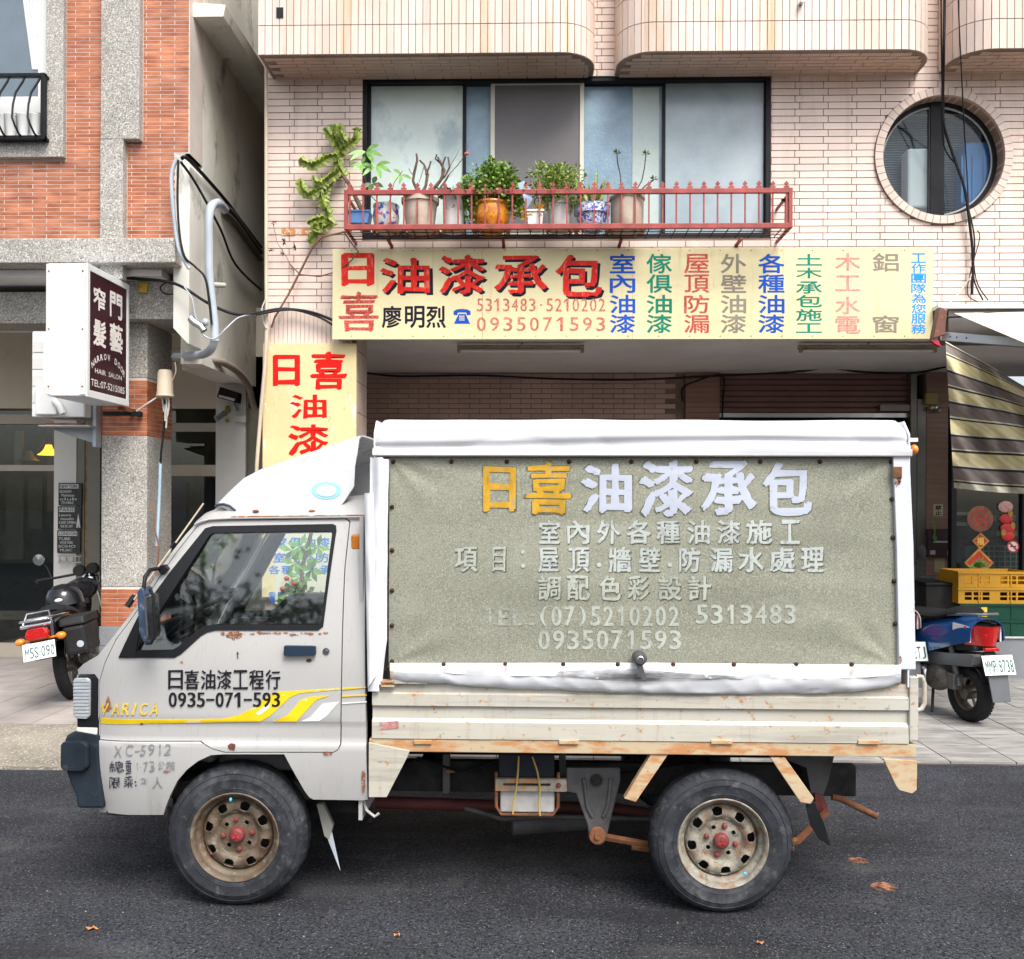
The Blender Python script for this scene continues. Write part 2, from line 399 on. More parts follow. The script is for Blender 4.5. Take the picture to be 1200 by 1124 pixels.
for i in range(10):
    for j in range(9):
        x, y = -1.0+i*.302, eR+.15+j*.302
        if x < 1.7: mb.box(x-q, x+q, y-q, y+q, 0, .02)
tag(mb.build('paver', m_pavR, pvr, fix=False), kind='stuff')
mb = MB()                                       # light grit strewn on the asphalt
for i in range(2600):
    x = rnd.uniform(-3.2, 3.6); y = rnd.uniform(2.2, 5.5)
    if -1.6 < x < 1.6 and 3.9 < y and rnd.random() < .7: continue
    r = rnd.uniform(.0008, .0022)*(2.2 if rnd.random() < .05 else 1); a = rnd.uniform(0, 3)
    c, s_ = math.cos(a)*r, math.sin(a)*r
    mb.add([(x-c, y-s_, .001), (x+s_, y-c, .001), (x+c, y+s_, .001), (x-s_, y+c, .001), (x, y, .001+r)], [(0, 1, 4), (1, 2, 4), (2, 3, 4), (3, 0, 4)])
tag(mb.build('loose_gravel', m_peb, fix=False), 'pale grit scattered over the asphalt', kind='stuff')
m_leaf1 = M('dry_leaf', (.50, .17, .05), .7, var=.3, vs=30); m_leaf2 = M('dirt_patch', (.36, .15, .08), .9, var=.4, vs=20, alpha=(.42, .2, 22, 0.))
def leaf_thing(px, py, r, label, a):
    g = G(px, py); mb = MB(); n = 10
    mb.add([(g.x, g.y, .010)]+[(g.x+math.cos(a+2*PI*k/n)*r*(1 if k % 5 else 1.5), g.y+math.sin(a+2*PI*k/n)*r*.55, .004+.01*(k % 3)/2) for k in range(n)], [(0, k+1, (k+1) % n+1) for k in range(n)])
    tag(mb.build('dry_leaf', m_leaf1), label, 'leaf', 'dry leaves on the asphalt')
leaf_thing(108, 1090, .017, 'orange dry leaf on the asphalt at lower left, below the front bumper', .3)
leaf_thing(891, 1107, .013, 'small dry leaf on the asphalt below the rear wheel', 1.2)
leaf_thing(465, 1098, .012, 'tiny orange leaf on the asphalt at the lower middle edge', 2)
for (px, py, r) in ((1006, 1009, .045), (1037, 1040, .058)):
    g = G(px, py); mb = MB(); n = 20
    mb.add([(g.x, g.y, .003)]+[(g.x+math.cos(2*PI*k/n)*r*rnd.uniform(.9, 1.1), g.y+math.sin(2*PI*k/n)*r*.9*rnd.uniform(.9, 1.1), .0025) for k in range(n)], [(0, k+1, (k+1) % n+1) for k in range(n)])
    tag(mb.build('road_stain', m_leaf2), 'patch of orange dirt on the asphalt', kind='structure')

# ================================================================ pink tiled building
TW, TH, JT = .2345, .0571, .007
pk = thing('tiled_building', (0, YW, 0), 'pink tiled building with rounded balconies over a shaded arcade', 'building')
zc = P(800, 437, YB).z                              # arcade ceiling height
xl = P(312, 200, YW).x
wr = rect(425, 90, 903, 279, YW)
rc = P(1104.5, 183.5, YW); rR = .495; rO = .565
circ = [(rc.x+rR*math.cos(2*PI*k/48), rc.z+rR*math.sin(2*PI*k/48)) for k in range(48)]
wall = MB().prism([[(xl, zc), (6.6, zc), (6.6, 7.4), (xl, 7.4)], [(wr[0], wr[2]), (wr[1], wr[2]), (wr[1], wr[3]), (wr[0], wr[3])], circ], YW, YW+.2).build('facade_wall', m_grout, pk)
mb = MB(); mb.box(-TW/2+JT/2, TW/2-JT/2, -.004, .004, -TH/2+JT/2, TH/2-JT/2); tile_me = mb.mesh('tile', m_pink)
zsign = P(700, 300, YW).z
cand = []
nz = int((5.9-zc)/TH); z = zc+.02
zv = P(350, 362, YW).z
cols_top = P(712, 30, YW)
r_ = 0
while z < 6.0:
    zm = z+TH/2; off = TW*(.0 if r_ % 2 else .17)
    x = xl+.004-off
    while x < 6.5:
        a, b = max(x, xl+.004), min(x+TW, 6.5)
        segs = [(a, b)]
        if wr[2]-.005 < zm+TH*.3 and zm-TH*.3 < wr[3]+.0:
            ns = []
            for (s0, s1) in segs:
                if s1 <= wr[0] or s0 >= wr[1]: ns.append((s0, s1))
                else:
                    if s0 < wr[0]: ns.append((s0, wr[0]))
                    if s1 > wr[1]: ns.append((wr[1], s1))
            segs = ns
        dz = abs(zm-rc.z); rmid = rO-.012
        if dz < rmid:
            h = math.sqrt(rmid**2-dz**2); ns = []
            for (s0, s1) in segs:
                if s1 <= rc.x-h or s0 >= rc.x+h: ns.append((s0, s1))
                else:
                    if s0 < rc.x-h: ns.append((s0, rc.x-h))
                    if s1 > rc.x+h: ns.append((rc.x+h, s1))
            segs = ns
        for (s0, s1) in segs:
            if s1-s0 < .02: continue
            if zm < zv+.02 and s1 < P(395, 380, YW).x+.2: continue
            cand.append((s0, s1, zm))
        x += TW
    z += TH; r_ += 1
def seen_score(c):
    s0, s1, zm = c; x = (s0+s1)/2; py = 590-(zm-CZ)/YW*F; px = 600+x/YW*F
    if px > 1215 or py < -5: return -1
    if 286 < py < 402 and 395 < px < 1085: return -1
    if py < 84 and not (697 < px < 727 or 1090 < px < 1120): return -1
    return (s1-s0)+rnd.uniform(0, .02)
cand.sort(key=seen_score, reverse=True)
mb = MB()
for i, (s0, s1, zm) in enumerate(cand):
    if i < 290 and seen_score((s0, s1, zm)) > 0:
        piece(tile_me, 'tile', ((s0+s1)/2, YW-.004+rnd.uniform(-.0008, .0008), zm), wall, scale=((s1-s0-JT)/(TW-JT), 1, 1))
    else: mb.box(s0+JT/2, s1-JT/2, YW-.008+rnd.uniform(-.001, .001), YW, zm-TH/2+JT/2, zm+TH/2-JT/2)
tag(mb.build('tile', m_pink, wall, fix=False), kind='stuff')
# vertical tiles over the column, left of the big sign
mb = MB(); x = xl+.004; zb_, zt_ = P(350, 403, YW).z-.15, zv+.0
while x < P(395, 380, YW).x+.1:
    mb.box(x+.002, x+TH*.62, YW-.008, YW, zb_+.003, zt_-.004); x += TH*.64
tag(mb.build('tile', m_pink, wall, fix=False), kind='stuff')
# tiles ringing the round window
ring = MB().lathe([(rR, -.03), (rO, -.022), (rO, .0)], (rc.x, YW, rc.z), 'y', 64, cap=False).build('window_ring', m_grout, pk)
n = 56; mb = MB(); a = PI/n*.92
mb.add([(r1*math.cos(s_), y_, r1*math.sin(s_)) for y_ in (-.008, 0) for (r1, s_) in ((rR+.003, -a), (rO-.003, -a), (rO-.003, a), (rR+.003, a))],
       [(0, 1, 2, 3), (7, 6, 5, 4), (0, 4, 5, 1), (1, 5, 6, 2), (2, 6, 7, 3), (3, 7, 4, 0)])
rt = mb.mesh('ring_tile', M('ring_tile', (.64, .51, .44), .45, var=.06, rand=.07))
for k in range(n): piece(rt, 'ring_tile', (rc.x, YW-.025, rc.z), ring, rot=(0, -2*PI*k/n, 0))
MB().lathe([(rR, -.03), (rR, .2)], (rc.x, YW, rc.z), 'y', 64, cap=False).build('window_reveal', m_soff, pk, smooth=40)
# round window: black frame, centre post, panes and what stands behind them
rw = MB(); Yf = YW+.10
rw.lathe([(rR, 0), (rR-.035, 0), (rR-.035, .05), (rR, .05)], (rc.x, Yf, rc.z), 'y', 64, cap=False)
rw.box(rc.x-.062, rc.x+.052, Yf-.015, Yf+.05, rc.z-rR+.01, rc.z+rR-.01)
rwo = rw.build('round_window', m_black, pk, smooth=40)
def halfdisc(sgn, x0):
    pts = []; R_ = rR-.035; a0 = math.acos(x0/R_)
    for k in range(25):
        a = -a0+2*a0*k/24; pts.append((rc.x+sgn*R_*math.cos(a), rc.z+R_*math.sin(a)))
    return pts
for sg, x0 in ((-1, .062), (1, .052)):
    MB().prism(halfdisc(sg, x0), Yf+.02, Yf+.026).build('pane', m_glassw, rwo)
    mbr = MB(); hp = halfdisc(sg, x0); mbr.prism([hp, [((x-rc.x)*.965+rc.x+sg*.004, (z-rc.z)*.965+rc.z) for x, z in hp]], Yf+.01, Yf+.019); mbr.build('sash', M('sash_grey', (.4, .42, .42), .5, var=.1) if sg < 0 else MATS['sash_grey'], rwo)
m_blind = M('venetian_blind', (.26, .33, .38), .6, var=.1)
mb = MB(); zz = rc.z-rR
while zz < rc.z+rR:
    mb.box(rc.x-rR, rc.x+rR, Yf+.28, Yf+.296, zz, zz+.013); zz += .021
tag(mb.build('blind_slat', m_blind, rwo, fix=False), kind='stuff')
m_bluep = M('blue_plastic', (.04, .20, .50), .45, var=.08)
cab = MB().rbox(rect(1056, 181, 1096, 250, Yf+.2), Yf+.05, Yf+.22).build('white_cabinet', m_white, None, bevel=.02); tag(cab, 'white appliance seen behind the left half of the round window', 'appliance')
crt = MB().rbox(rect(1122, 174, 1165, 245, Yf+.2), Yf+.065, Yf+.24)
for k in range(3): crt.rbox(rect(1126+k*13, 182, 1129+k*13, 238, Yf+.06), Yf+.055, Yf+.064)
crt = crt.build('plastic_bin', m_bluep, None, bevel=.006); tag(crt, 'blue plastic bin seen behind the right half of the round window', 'bin')
tag(MB().rbox(rect(1134, 169, 1160, 174, Yf+.2), Yf+.16, Yf+.22).build('folded_cloth', m_white, None, bevel=.004), 'white and pink cloth lying on the blue bin', 'cloth')
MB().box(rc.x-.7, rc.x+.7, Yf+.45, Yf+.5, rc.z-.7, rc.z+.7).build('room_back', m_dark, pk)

# sliding window
wf = MB(); Yf = YW+.05; fo = .034
wx0, wx1, wz0, wz1 = wr
def bars(mb, r, t, y0, y1, ts=None):
    x0, x1, z0, z1 = r
    mb.prism([[(x0, z0), (x1, z0), (x1, z1), (x0, z1)], [(x0+t, z0+t), (x1-t, z0+t), (x1-t, z1-t), (x0+t, z1-t)]], y0, y1)
bars(wf, wr, fo, Yf-.045, Yf+.05)
win = wf.build('sliding_window', m_black, pk)
def sash(a, b, c, d, y, fm, gm, t=.03, tb=None):
    r = rect(a, b, c, d, YW+.07)
    mb = MB(); bars(mb, r, t, y-.015, y+.015); s_ = mb.build('sash', fm, win)
    MB().box(r[0]+t, r[1]-t, y-.003, y+.003, r[2]+t, r[3]-t).build('pane', gm, s_)
m_lframe = M('pale_aluminium', (.66, .62, .53), .45, var=.06)
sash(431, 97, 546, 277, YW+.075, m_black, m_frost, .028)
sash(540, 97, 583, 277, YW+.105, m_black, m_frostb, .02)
sash(575, 96, 684, 277, YW+.06, m_lframe, m_scr, .034)
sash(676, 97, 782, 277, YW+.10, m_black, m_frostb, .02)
sash(776, 93, 898, 277, YW+.07, m_black, m_frostg, .025)
MB().rbox(rect(741, 103, 772, 268, YW+.095), YW+.090, YW+.094).build('curtain_edge', M('curtain_pale', (.50, .60, .58), .3, var=.05, bump=.5, bs=80), win)
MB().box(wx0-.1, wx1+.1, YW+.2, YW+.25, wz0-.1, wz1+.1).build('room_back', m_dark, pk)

# balconies
def balcony(px0, px1, round0, round1, first):
    Yb = 7.50; zb = (P(px0, 62, Yb).z if first else P((px0+px1)/2 if px1 < 1200 else 1160, 58 if px1 < 1200 else 54, Yb).z)
    zb = 5.165
    x0, x1 = P(px0, 60, Yb+.1).x, P(px1, 60, Yb+.1).x
    r = .27; pts = []
    if round0:
        pts.append((x0, YW-.01)); 
        for k in range(9): a = PI+PI/2*k/8; pts.append((x0+r+r*math.cos(a), Yb+r+r*math.sin(a)))
    else: pts += [(x0, YW-.01), (x0, Yb)]
    if round1:
        for k in range(9): a = -PI/2+PI/2*k/8; pts.append((x1-r+r*math.cos(a), Yb+r+r*math.sin(a)))
        pts.append((x1, YW-.01))
    else: pts += [(x1, Yb), (x1, YW-.01)]
    b = MB().prism(pts, zb, zb+1.1, 'z').build('balcony', m_grout, pk)
    # strips of vertical tiles along the outline
    L_ = [0]
    for i in range(1, len(pts)): L_.append(L_[-1]+math.dist(pts[i-1], pts[i]))
    tot = L_[-1]; n = int(tot/TH); stp = tot/n
    mb = MB(); mb.box(-stp/2+.003, stp/2-.003, -.008, 0, .003, TW-.004); me = mb.mesh('tile', m_pinkv)
    for k in range(n):
        s_ = (k+.5)*stp; i = max(j for j in range(len(L_)-1) if L_[j] <= s_)
        t = (s_-L_[i])/(L_[i+1]-L_[i]); a, c = pts[i], pts[i+1]
        x, y = a[0]+(c[0]-a[0])*t, a[1]+(c[1]-a[1])*t; ang = math.atan2(c[1]-a[1], c[0]-a[0])
        for j in range(3):
            if j == 2 and k % 1: continue
            piece(me, 'tile', (x, y, zb+.004+j*TW), b, rot=(0, 0, ang))
    mb = MB(); y = Yb+.03; j = 0
    while y < YW-.03:
        inset = 0
        x = x0+.03+(.08 if j % 2 else 0)
        while x < x1-.03:
            xa, xb = x, min(x+TW, x1-.03)
            if round0 and y < Yb+r: xa = max(xa, x0+r-math.sqrt(max(0, r*r-(Yb+r-y)**2))+.03)
            if round1 and y < Yb+r: xb = min(xb, x1-r+math.sqrt(max(0, r*r-(Yb+r-y)**2))-.03)
            if xb-xa > .03: mb.box(xa, xb-.007, y, y+TH-.007, zb-.006, zb)
            x += TW
        y += TH; j += 1
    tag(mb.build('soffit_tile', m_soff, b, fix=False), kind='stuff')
    return b
b1 = balcony(308, 697, False, True, True)
b2 = balcony(725, 1093, True, True, False)
b3 = balcony(1120, 1330, True, False, False)
vent = MB().rbox(rect(324, 9, 332, 21, 7.49), 7.485, 7.50).build('missing_tile_hole', m_black, b1)
sp = P(938, 5, 7.5); MB().tube([(sp.x, 7.5, sp.z), (sp.x, 7.43, sp.z-.005)], .017, 10).build('drain_spout', m_alu, b2)

# arcade: ceiling, beams, column, back wall
MB().box(xl+.002, 6.6, YW+.02, YB+.3, zc, zc+.15).build('arcade_ceiling', m_ceil, pk)
cx1 = P(417, 450, 7.93).x
cl = MB().box(xl, cx1, 7.93, 8.40, 0, zc-.001).build('column', m_grout, pk)
mb = MB(); zz = .01
while zz < zc-.1:
    for yy in (7.935, 8.17): mb.box(cx1, cx1+.008, yy, yy+.228, zz, zz+.255)
    zz += .262
mb.build('column_tile', M('column_side_tile', (.55, .44, .37), .5, var=.08), cl, fix=False)
cl.children[-1]['kind'] = 'stuff'
bw = thing('arcade_wall', (0, YB, 0), 'brown tiled back wall of the arcade seen above the truck', 'wall')
xb0, xb1 = -3.0, P(802, 460, YB).x
bwm = MB().box(xb0, xb1, YB, YB+.15, 0, zc).build('wall_face', m_grout, bw)
mb0 = MB(); mb0.box(-TW/2+.004, TW/2-.004, -.006, 0, -TH/2+.004, TH/2-.004); bt = mb0.mesh('brick_tile', m_brown)
mb = MB(); r_ = 0; z = zc-TH/2-.01; cnt = 0
while z > 0:
    x = xb0+(TW/2 if r_ % 2 else 0)
    while x < xb1-TW/2:
        px = 600+x/YB*F
        if z > P(600, 492, YB).z and px > 425 and cnt < 290: piece(bt, 'brick_tile', (x, YB, z), bwm); cnt += 1
        else: mb.box(x-TW/2+.004, x+TW/2-.004, YB-.006, YB, z-TH/2+.004, z+TH/2-.004)
        x += TW
    z -= TH; r_ += 1
tag(mb.build('brick_tile', m_brown, bwm, fix=False), kind='stuff')
# darker pier, roller shutter, metal door frame
def tiled_pier(px0, px1, name='tiled_pier', label=None):
    x0, x1 = P(px0, 500, YB-.05).x, P(px1, 500, YB-.05).x
    t = thing(name, ((x0+x1)/2, YB-.05, 0), label, 'pier')
    MB().box(x0, x1, YB-.06, YB+.15, 0, zc-.001).build('core', m_grout, t)
    me = MB().box(-(x1-x0)/2+.002, (x1-x0)/2-.002, -.006, 0, -TH/2+.003, TH/2-.003).mesh('long_tile', m_dbrown)
    z = TH/2+.01
    while z < zc-.02: piece(me, 'long_tile', ((x0+x1)/2, YB-.06, z), t); z += TH
tiled_pier(803, 843, label='narrow dark brown tiled pier beside the roller shutter')
tiled_pier(1085, 1117, label='dark brown tiled pier between the door frame and the right shop window')
sx0, sx1 = P(843, 470, YB).x, P(1066, 470, YB).x
sh = thing('roller_shutter', ((sx0+sx1)/2, YB, 0), 'dark brown roller shutter half lowered under the arcade ceiling', 'shutter')
z0s = P(950, 484, YB).z; z = z0s
me = MB().prism([(-.0, .0), (-.012, .01), (-.012, .05), (0, .062)], -(sx1-sx0)/2, (sx1-sx0)/2, 'x').mesh('slat', M('shutter_brown', (.19, .10, .08), .45, var=.12, vs=2, rand=.05))
while z < zc-.06: piece(me, 'slat', ((sx0+sx1)/2, YB+.03, z), sh); z += .0645
MB().box(sx0, sx1, YB-.01, YB+.05, z0s-.05, z0s-.003).build('bottom_rail', m_alu, sh)
MB().box(sx0-.1, sx1+.6, YB+.25, YB+.3, 0, zc-.002).build('dark_backing', m_dark, sh)  # near-black sheet added so no sky shows between the slats
dfx0, dfx1 = P(1066, 500, YB).x, P(1083, 500, YB).x
m_dalu = M('dark_aluminium', (.20, .18, .17), .4, metal=.5, var=.1)
df = thing('door_frame', (dfx0, YB-.05, 0), 'tall metal door frame right of the truck cover', 'door frame')
MB().box(dfx0-.02, dfx0+.05, YB-.08, YB+.05, 0, zc-.002).box(dfx0+.06, dfx1, YB-.06, YB+.05, 0, zc-.3).build('post', m_dalu, df, bevel=.005)
zt_ = P(1060, 560, YB).z; MB().box(dfx0-.35, dfx0-.021, YB-.06, YB+.0, zt_-.1, zt_).box(dfx0-.35, dfx0-.021, YB-.06, YB+.0, zt_+.75, zt_+.82).build('crossbar', m_dalu, df)
MB().box(dfx0-.4, dfx0-.02, YB+.01, YB+.03, .0, zt_-.1).build('door_panel', M('brown_door', (.16, .09, .07), .4, var=.15), df)
# right shop behind: glazing
# ================================================================ signs on the pink building
YS = 7.76
sb = thing('signboard', P(741, 397, YS), 'long cream signboard above the truck with red, blue, green and grey lettering', 'signboard')
def board_panels(x0px, x1px, n):
    for i in range(n):
        a, b = x0px+(x1px-x0px)*i/n, x0px+(x1px-x0px)*(i+1)/n
        r = rect(a, 290.5, b, 397, YS)
        zt, zb_ = P(741, 291, YS).z, P(741, 397.5, YS).z
        MB().box(r[0]+.0008, r[1]-.0008, YS, YS+.035, zb_, zt).build('panel', m_sign, sb, bevel=.0015)
board_panels(389.5, 1093.5, 4)
zt, zb_ = P(741, 291, YS).z, P(741, 397.5, YS).z
MB().box(P(392, 350, YS).x, P(1091, 350, YS).x, YS+.036, YW-.009, zb_+.03, zt-.03).build('back_frame', m_steel, sb)
mb = MB()
for px in range(412, 1090, 36):
    for py in (293.5, 394): p = P(px, py, YS); mb.ball((p.x, YS-.001, p.z), .005, .003, .005, 6, 4)
tag(mb.build('screw', m_rust, sb, fix=False), kind='stuff')
wr_ = (.30, .12, (22, 22, 30), .35)
p_red = M('sign_red', (.72, .02, .01), .5, var=.15, vs=12, alpha=(.22, .1, (60, 60, 25), .65), layers=[((.75, .30, .18), .56, .12, (40, 40, 14), .7)])
p_red2 = M('sign_red_worn', (.76, .13, .11), .5, alpha=(.44, .16, (55, 55, 30), .10))
p_pink = M('sign_pink_faded', (.78, .33, .28), .5, alpha=(.36, .2, 50, .25))
p_faint = M('sign_red_faint', (.74, .25, .18), .5, alpha=(.42, .16, 60, .05))
p_shadow = M('sign_black', (.015, .015, .03), .5, var=.1)
p_blue = M('sign_blue', (.005, .085, .50), .5, var=.15, layers=[((.05, .2, .7), .6, .1, 20, .5)])
p_green = M('sign_green', (.0, .24, .15), .5, var=.15)
p_grey = M('sign_grey', (.27, .24, .19), .5, var=.15)
p_cyan = M('sign_light_blue', (.01, .28, .72), .5, var=.1)
on = onY(YS)
big = [('油', 446, 303, 503, 343), ('漆', 515, 300, 568, 344), ('承', 580, 300, 640, 344), ('包', 652, 299, 704, 347)]
lettering([(c, a+2.8, b+2.8, x+2.8, y+2.8) for c, a, b, x, y in big], on, p_shadow, sb, .020, nib=.5, rough=1.4)
lettering(big, on, p_red, sb, .020, raise_=.0009, rough=1.4, nib=.5)
lettering([('日', 402, 298, 436, 334)], on, p_red, sb, .045, rough=1.5, nib=.5)
lettering([('喜', 398, 343, 443, 388)], on, p_red2, sb, .016, rough=1.8, raise_=.0003, nib=.5)
lettering([('廖', 448, 359, 470, 384), ('明', 475, 359, 497, 384), ('烈', 500, 359, 522, 384)], on, p_shadow, sb, .025)
lettering(row('5313483.5210202', 559, 350, 709, 365, .72), on, p_faint, sb, .03)
lettering(row('0935071593', 559, 372, 709, 388, .66), on, p_faint, sb, .03)
C4 = [(298, 320), (322, 343), (346, 367), (369, 390)]
for s, x0, x1, m_ in (('室內油漆', 715, 744, p_blue), ('傢俱油漆', 758, 787, p_green), ('屋頂防漏', 802, 831, p_red2), ('外壁油漆', 845, 874, p_grey), ('各種油漆', 889, 919, p_blue)):
    lettering([(c, x0, a, x1, b) for c, (a, b) in zip(s, C4)], on, m_, sb, .022)
lettering([(c, 933, a, 963, b) for c, (a, b) in zip('土木承包施工', ((298, 311), (314, 326), (330, 344), (346, 360), (362.5, 376), (379, 390)))], on, p_green, sb, .024)
lettering([(c, 979, a, 1008, b) for c, (a, b) in zip('木工水電', ((297, 317), (323, 341), (348, 368), (371, 391)))], on, p_pink, sb, .02)
lettering([('鋁', 1023, 297, 1053, 318), ('窗', 1023, 370, 1053, 390)], on, p_grey, sb, .02)
lettering(col('工作團隊為您服務', 1068, 297, 1085, 391, .92), on, p_cyan, sb, .022)
# telephone symbol
mb = MB()
def pz(pts, y0, y1):
    return [(P(a, b, YS).x, P(a, b, YS).z) for a, b in pts]
mb.prism([pz([(531.5, 369), (531.5, 365), (535, 362.8), (541.5, 362), (548, 362.8), (551.5, 365), (551.5, 369), (547, 369.5), (546.5, 366.3), (536.5, 366.3), (536, 369.5)], 0, 0)], YS-.0015, YS)
mb.prism([pz([(537.5, 368), (545.5, 368), (551, 379.5), (532, 379.5)], 0, 0)], YS-.0015, YS)
mb.build('telephone_symbol', p_blue, sb)
mb = MB()
for i in range(3):
    for j in range(3): mb.rbox(rect(538.3+i*2.2, 370+j*2.2, 539.9+i*2.2, 371.4+j*2.2, YS), YS-.0022, YS-.0016)
mb.build('telephone_keys', m_sign, sb)

YV = 7.86
r = rect(307.5, 402.5, 417, 700, YV)
vb = thing('column_signboard', (r[0], YV, r[2]), 'tall cream signboard on the column behind the truck cab with red characters', 'signboard')
MB().rbox(r, YV, YV+.05).build('panel', m_signp, vb, bevel=.002)
on2 = onY(YV)
p_red3 = M('sign_bright_red', (.80, .008, .004), .45, var=.1, layers=[((.85, .25, .1), .64, .05, 60, .7)])
lettering([('日', 321, 417, 350, 452)], on2, p_red3, vb, .036, rough=1.5, nib=.5)
lettering([('喜', 365, 413, 405, 456), ('油', 341, 463, 382, 490), ('漆', 339, 498, 384, 534)], on2, p_red3, vb, .024, rough=1.6, nib=.5)
lettering([('承', 343, 541, 382, 572), ('包', 343, 580, 382, 610)], on2, p_red3, vb, .024, rough=1.6, nib=.5)

# ================================================================ window guard with pots
YR = 7.45; rx0, rx1 = P(403, 240, YR).x, P(929, 240, YR).x
zt = P(666, 224, YR).z; zb = P(666, 265, YR).z; yb_ = 7.74
wg = thing('window_guard', ((rx0+rx1)/2, YR, zb), 'red iron window guard holding potted plants under the wide window', 'railing')
mb = MB()
mb.box(rx0, rx1, YR, YR+.03, zt-.02, zt+.018).box(rx0, rx1, YR, YR+.03, zb-.02, zb+.02)
for x in (rx0, rx1-.03): mb.box(x, x+.03, YR-.001, YR+.03, zb-.02, zt+.02)
for x in (rx0, rx1-.02):
    for z in (zt-.01, zb-.008): mb.box(x, x+.02, YR+.03, YW-.01, z-.01, z+.012)
mb.build('rail', m_tinred, wg, bevel=.003)
pm = MB().box(-.006, .006, -.006, .006, zb-zt, 0).mesh('picket', m_tinred)
fl = [(0, .062), (.008, .05), (.019, .038), (.012, .03), (.007, .024), (.012, .016), (.020, .020), (.024, .012), (.018, .004), (.009, .002), (.006, 0)]
fm_ = MB().prism([fl[0]]+fl[1:]+[(-a, b) for a, b in reversed(fl[1:])], -.004, .004).mesh('finial', m_tinred)
n = 32
for k in range(n+1):
    x = rx0+.045+(rx1-rx0-.09)*k/n
    q_ = piece(pm, 'picket', (x, YR+.014, zt-.015), wg)
    piece(fm_, 'finial', (x, YR+.014, zt+.018), q_, rot=(0, rnd.uniform(-.05, .05), rnd.uniform(-.15, .15)))
for x in (rx0+.01, rx1-.01):
    for k in range(2): piece(pm, 'picket', (x, YR+.09+k*.09, zt-.015), wg)
mb = MB(); k = 0; x = rx0+.02
while x < rx1: mb.tube([(x, YR+.02, zb-.012), (x, yb_, zb-.012)], .0045, 5); x += .104
for y in (YR+.1, YR+.2, yb_-.005): mb.tube([(rx0, y, zb-.018), (rx1, y, zb-.018)], .0045, 5)
mb.build('floor_grid', M('dark_iron', (.06, .025, .022), .6, var=.3), wg, fix=False)
for px in (457, 590, 727, 866):
    x = P(px, 275, 7.8).x; MB().box(x-.012, x+.012, yb_-.03, YW-.01, zb-.04, zb-.022).box(x-.012, x+.012, YW-.03, YW-.01, zb-.12, zb-.022).build('bracket', m_tinred, wg)
mb = MB(); bp = P(920, 232, YR+.06); mb.box(bp.x-.03, bp.x+.035, YR+.05, YR+.06, bp.z-.03, bp.z-.01); mb.build('dark_clip', m_black, wg)

YP = 7.60; zf = zb-.006
g_l1 = M('leaf_green', (.08, .20, .02), .5, var=.5, vs=30, vary=(.26, .44, .05)); g_l2 = M('leaf_fresh', (.12, .32, .05), .45, var=.3, vs=12, vary=(.22, .46, .09))
g_l3 = M('cactus_green', (.10, .20, .025), .5, var=.4, vs=22, vary=(.36, .44, .06)); g_l4 = M('leaf_dark', (.035, .085, .02), .5, var=.4, vs=14, vary=(.10, .19, .03)); g_bark = M('bark', (.13, .085, .06), .85, var=.35, vs=30, bump=.6, bs=80)
g_soil = M('soil', (.035, .022, .015), .95, var=.3); g_yel = M('petal_yellow', (.80, .55, .01), .5, var=.15); g_vari = M('leaf_variegated', (.10, .20, .05), .45, vs=30, var=.4, vary=(.50, .52, .18))
def pot(px0, px1, pyt, mat, label, shape='taper', name='flower_pot', hb=None, rim=None):
    a, b = P(px0, pyt, YP).x, P(px1, pyt, YP).x
    R_ = (b-a)/2; zt_ = P((px0+px1)/2, pyt, YP).z; c = ((a+b)/2, YP, zf); h = zt_-zf
    t = thing(name, c, label, 'flower pot')
    if shape == 'taper': pr = [(R_*.70, 0), (R_*.78, h*.2), (R_*.93, h*.86), (R_*1.02, h*.87), (R_*1.03, h), (R_*.93, h), (R_*.90, h*.9), (0, h*.88)]
    elif shape == 'belly': pr = [(R_*.62, 0), (R_*.86, h*.2), (R_*1.0, h*.55), (R_*.93, h*.85), (R_*1.0, h*.93), (R_*.98, h), (R_*.86, h), (R_*.84, h*.9), (0, h*.88)]
    elif shape == 'bowl': pr = [(R_*.5, 0), (R_*.7, h*.12), (R_*.86, h*.5), (R_*.86, h*.62), (R_*1.02, h*.66), (R_*1.03, h), (R_*.9, h), (R_*.88, h*.9), (0, h*.88)]
    else: pr = [(R_*.82, 0), (R_*.9, h*.1), (R_*.93, h*.9), (R_*1., h*.93), (R_*1., h), (R_*.88, h), (R_*.86, h*.9), (0, h*.88)]
    MB().lathe(pr, c, 'z', 28).build('pot_body', mat, t, smooth=35)
    MB().lathe([(0, h*.9), (R_*.88, h*.9), (R_*.88, h*.89), (0, h*.885)], c, 'z', 18, cap=False).build('soil', g_soil, t)
    MB().lathe([(R_*.8, -.004), (R_*1.0, -.003), (R_*1.05, .012), (R_*1.0, .012), (R_*.8, .001)], c, 'z', 24, cap=False).build('saucer', M_sauc, t, smooth=35)
    return t, c, R_, h
M_sauc = M('saucer_terracotta', (.42, .19, .10), .8, var=.25)
m_potb = M('pot_weathered_beige', (.50, .41, .33), .7, var=.18, vs=9, layers=[((.36, .24, .15), .55, .2, (7, 7, 1.5), .7)])
m_potg = M('pot_grey_white', (.55, .54, .52), .65, var=.15, vs=8)
m_poto = M('pot_orange_glaze', (.62, .22, .02), .25, var=.3, vs=16, layers=[((.18, .06, .01), .56, .06, 30, .7)])
m_potp = M('pot_painted', (.62, .60, .55), .3, layers=[((.03, .06, .40), .52, .02, 22, .95), ((.50, .05, .03), .58, .02, 26, .95), ((.02, .25, .25), .62, .02, 30, .9)])
m_potf = M('pot_floral', (.68, .68, .66), .3, layers=[((.45, .06, .05), .62, .02, 28, .9), ((.05, .05, .10), .66, .02, 38, .9)])
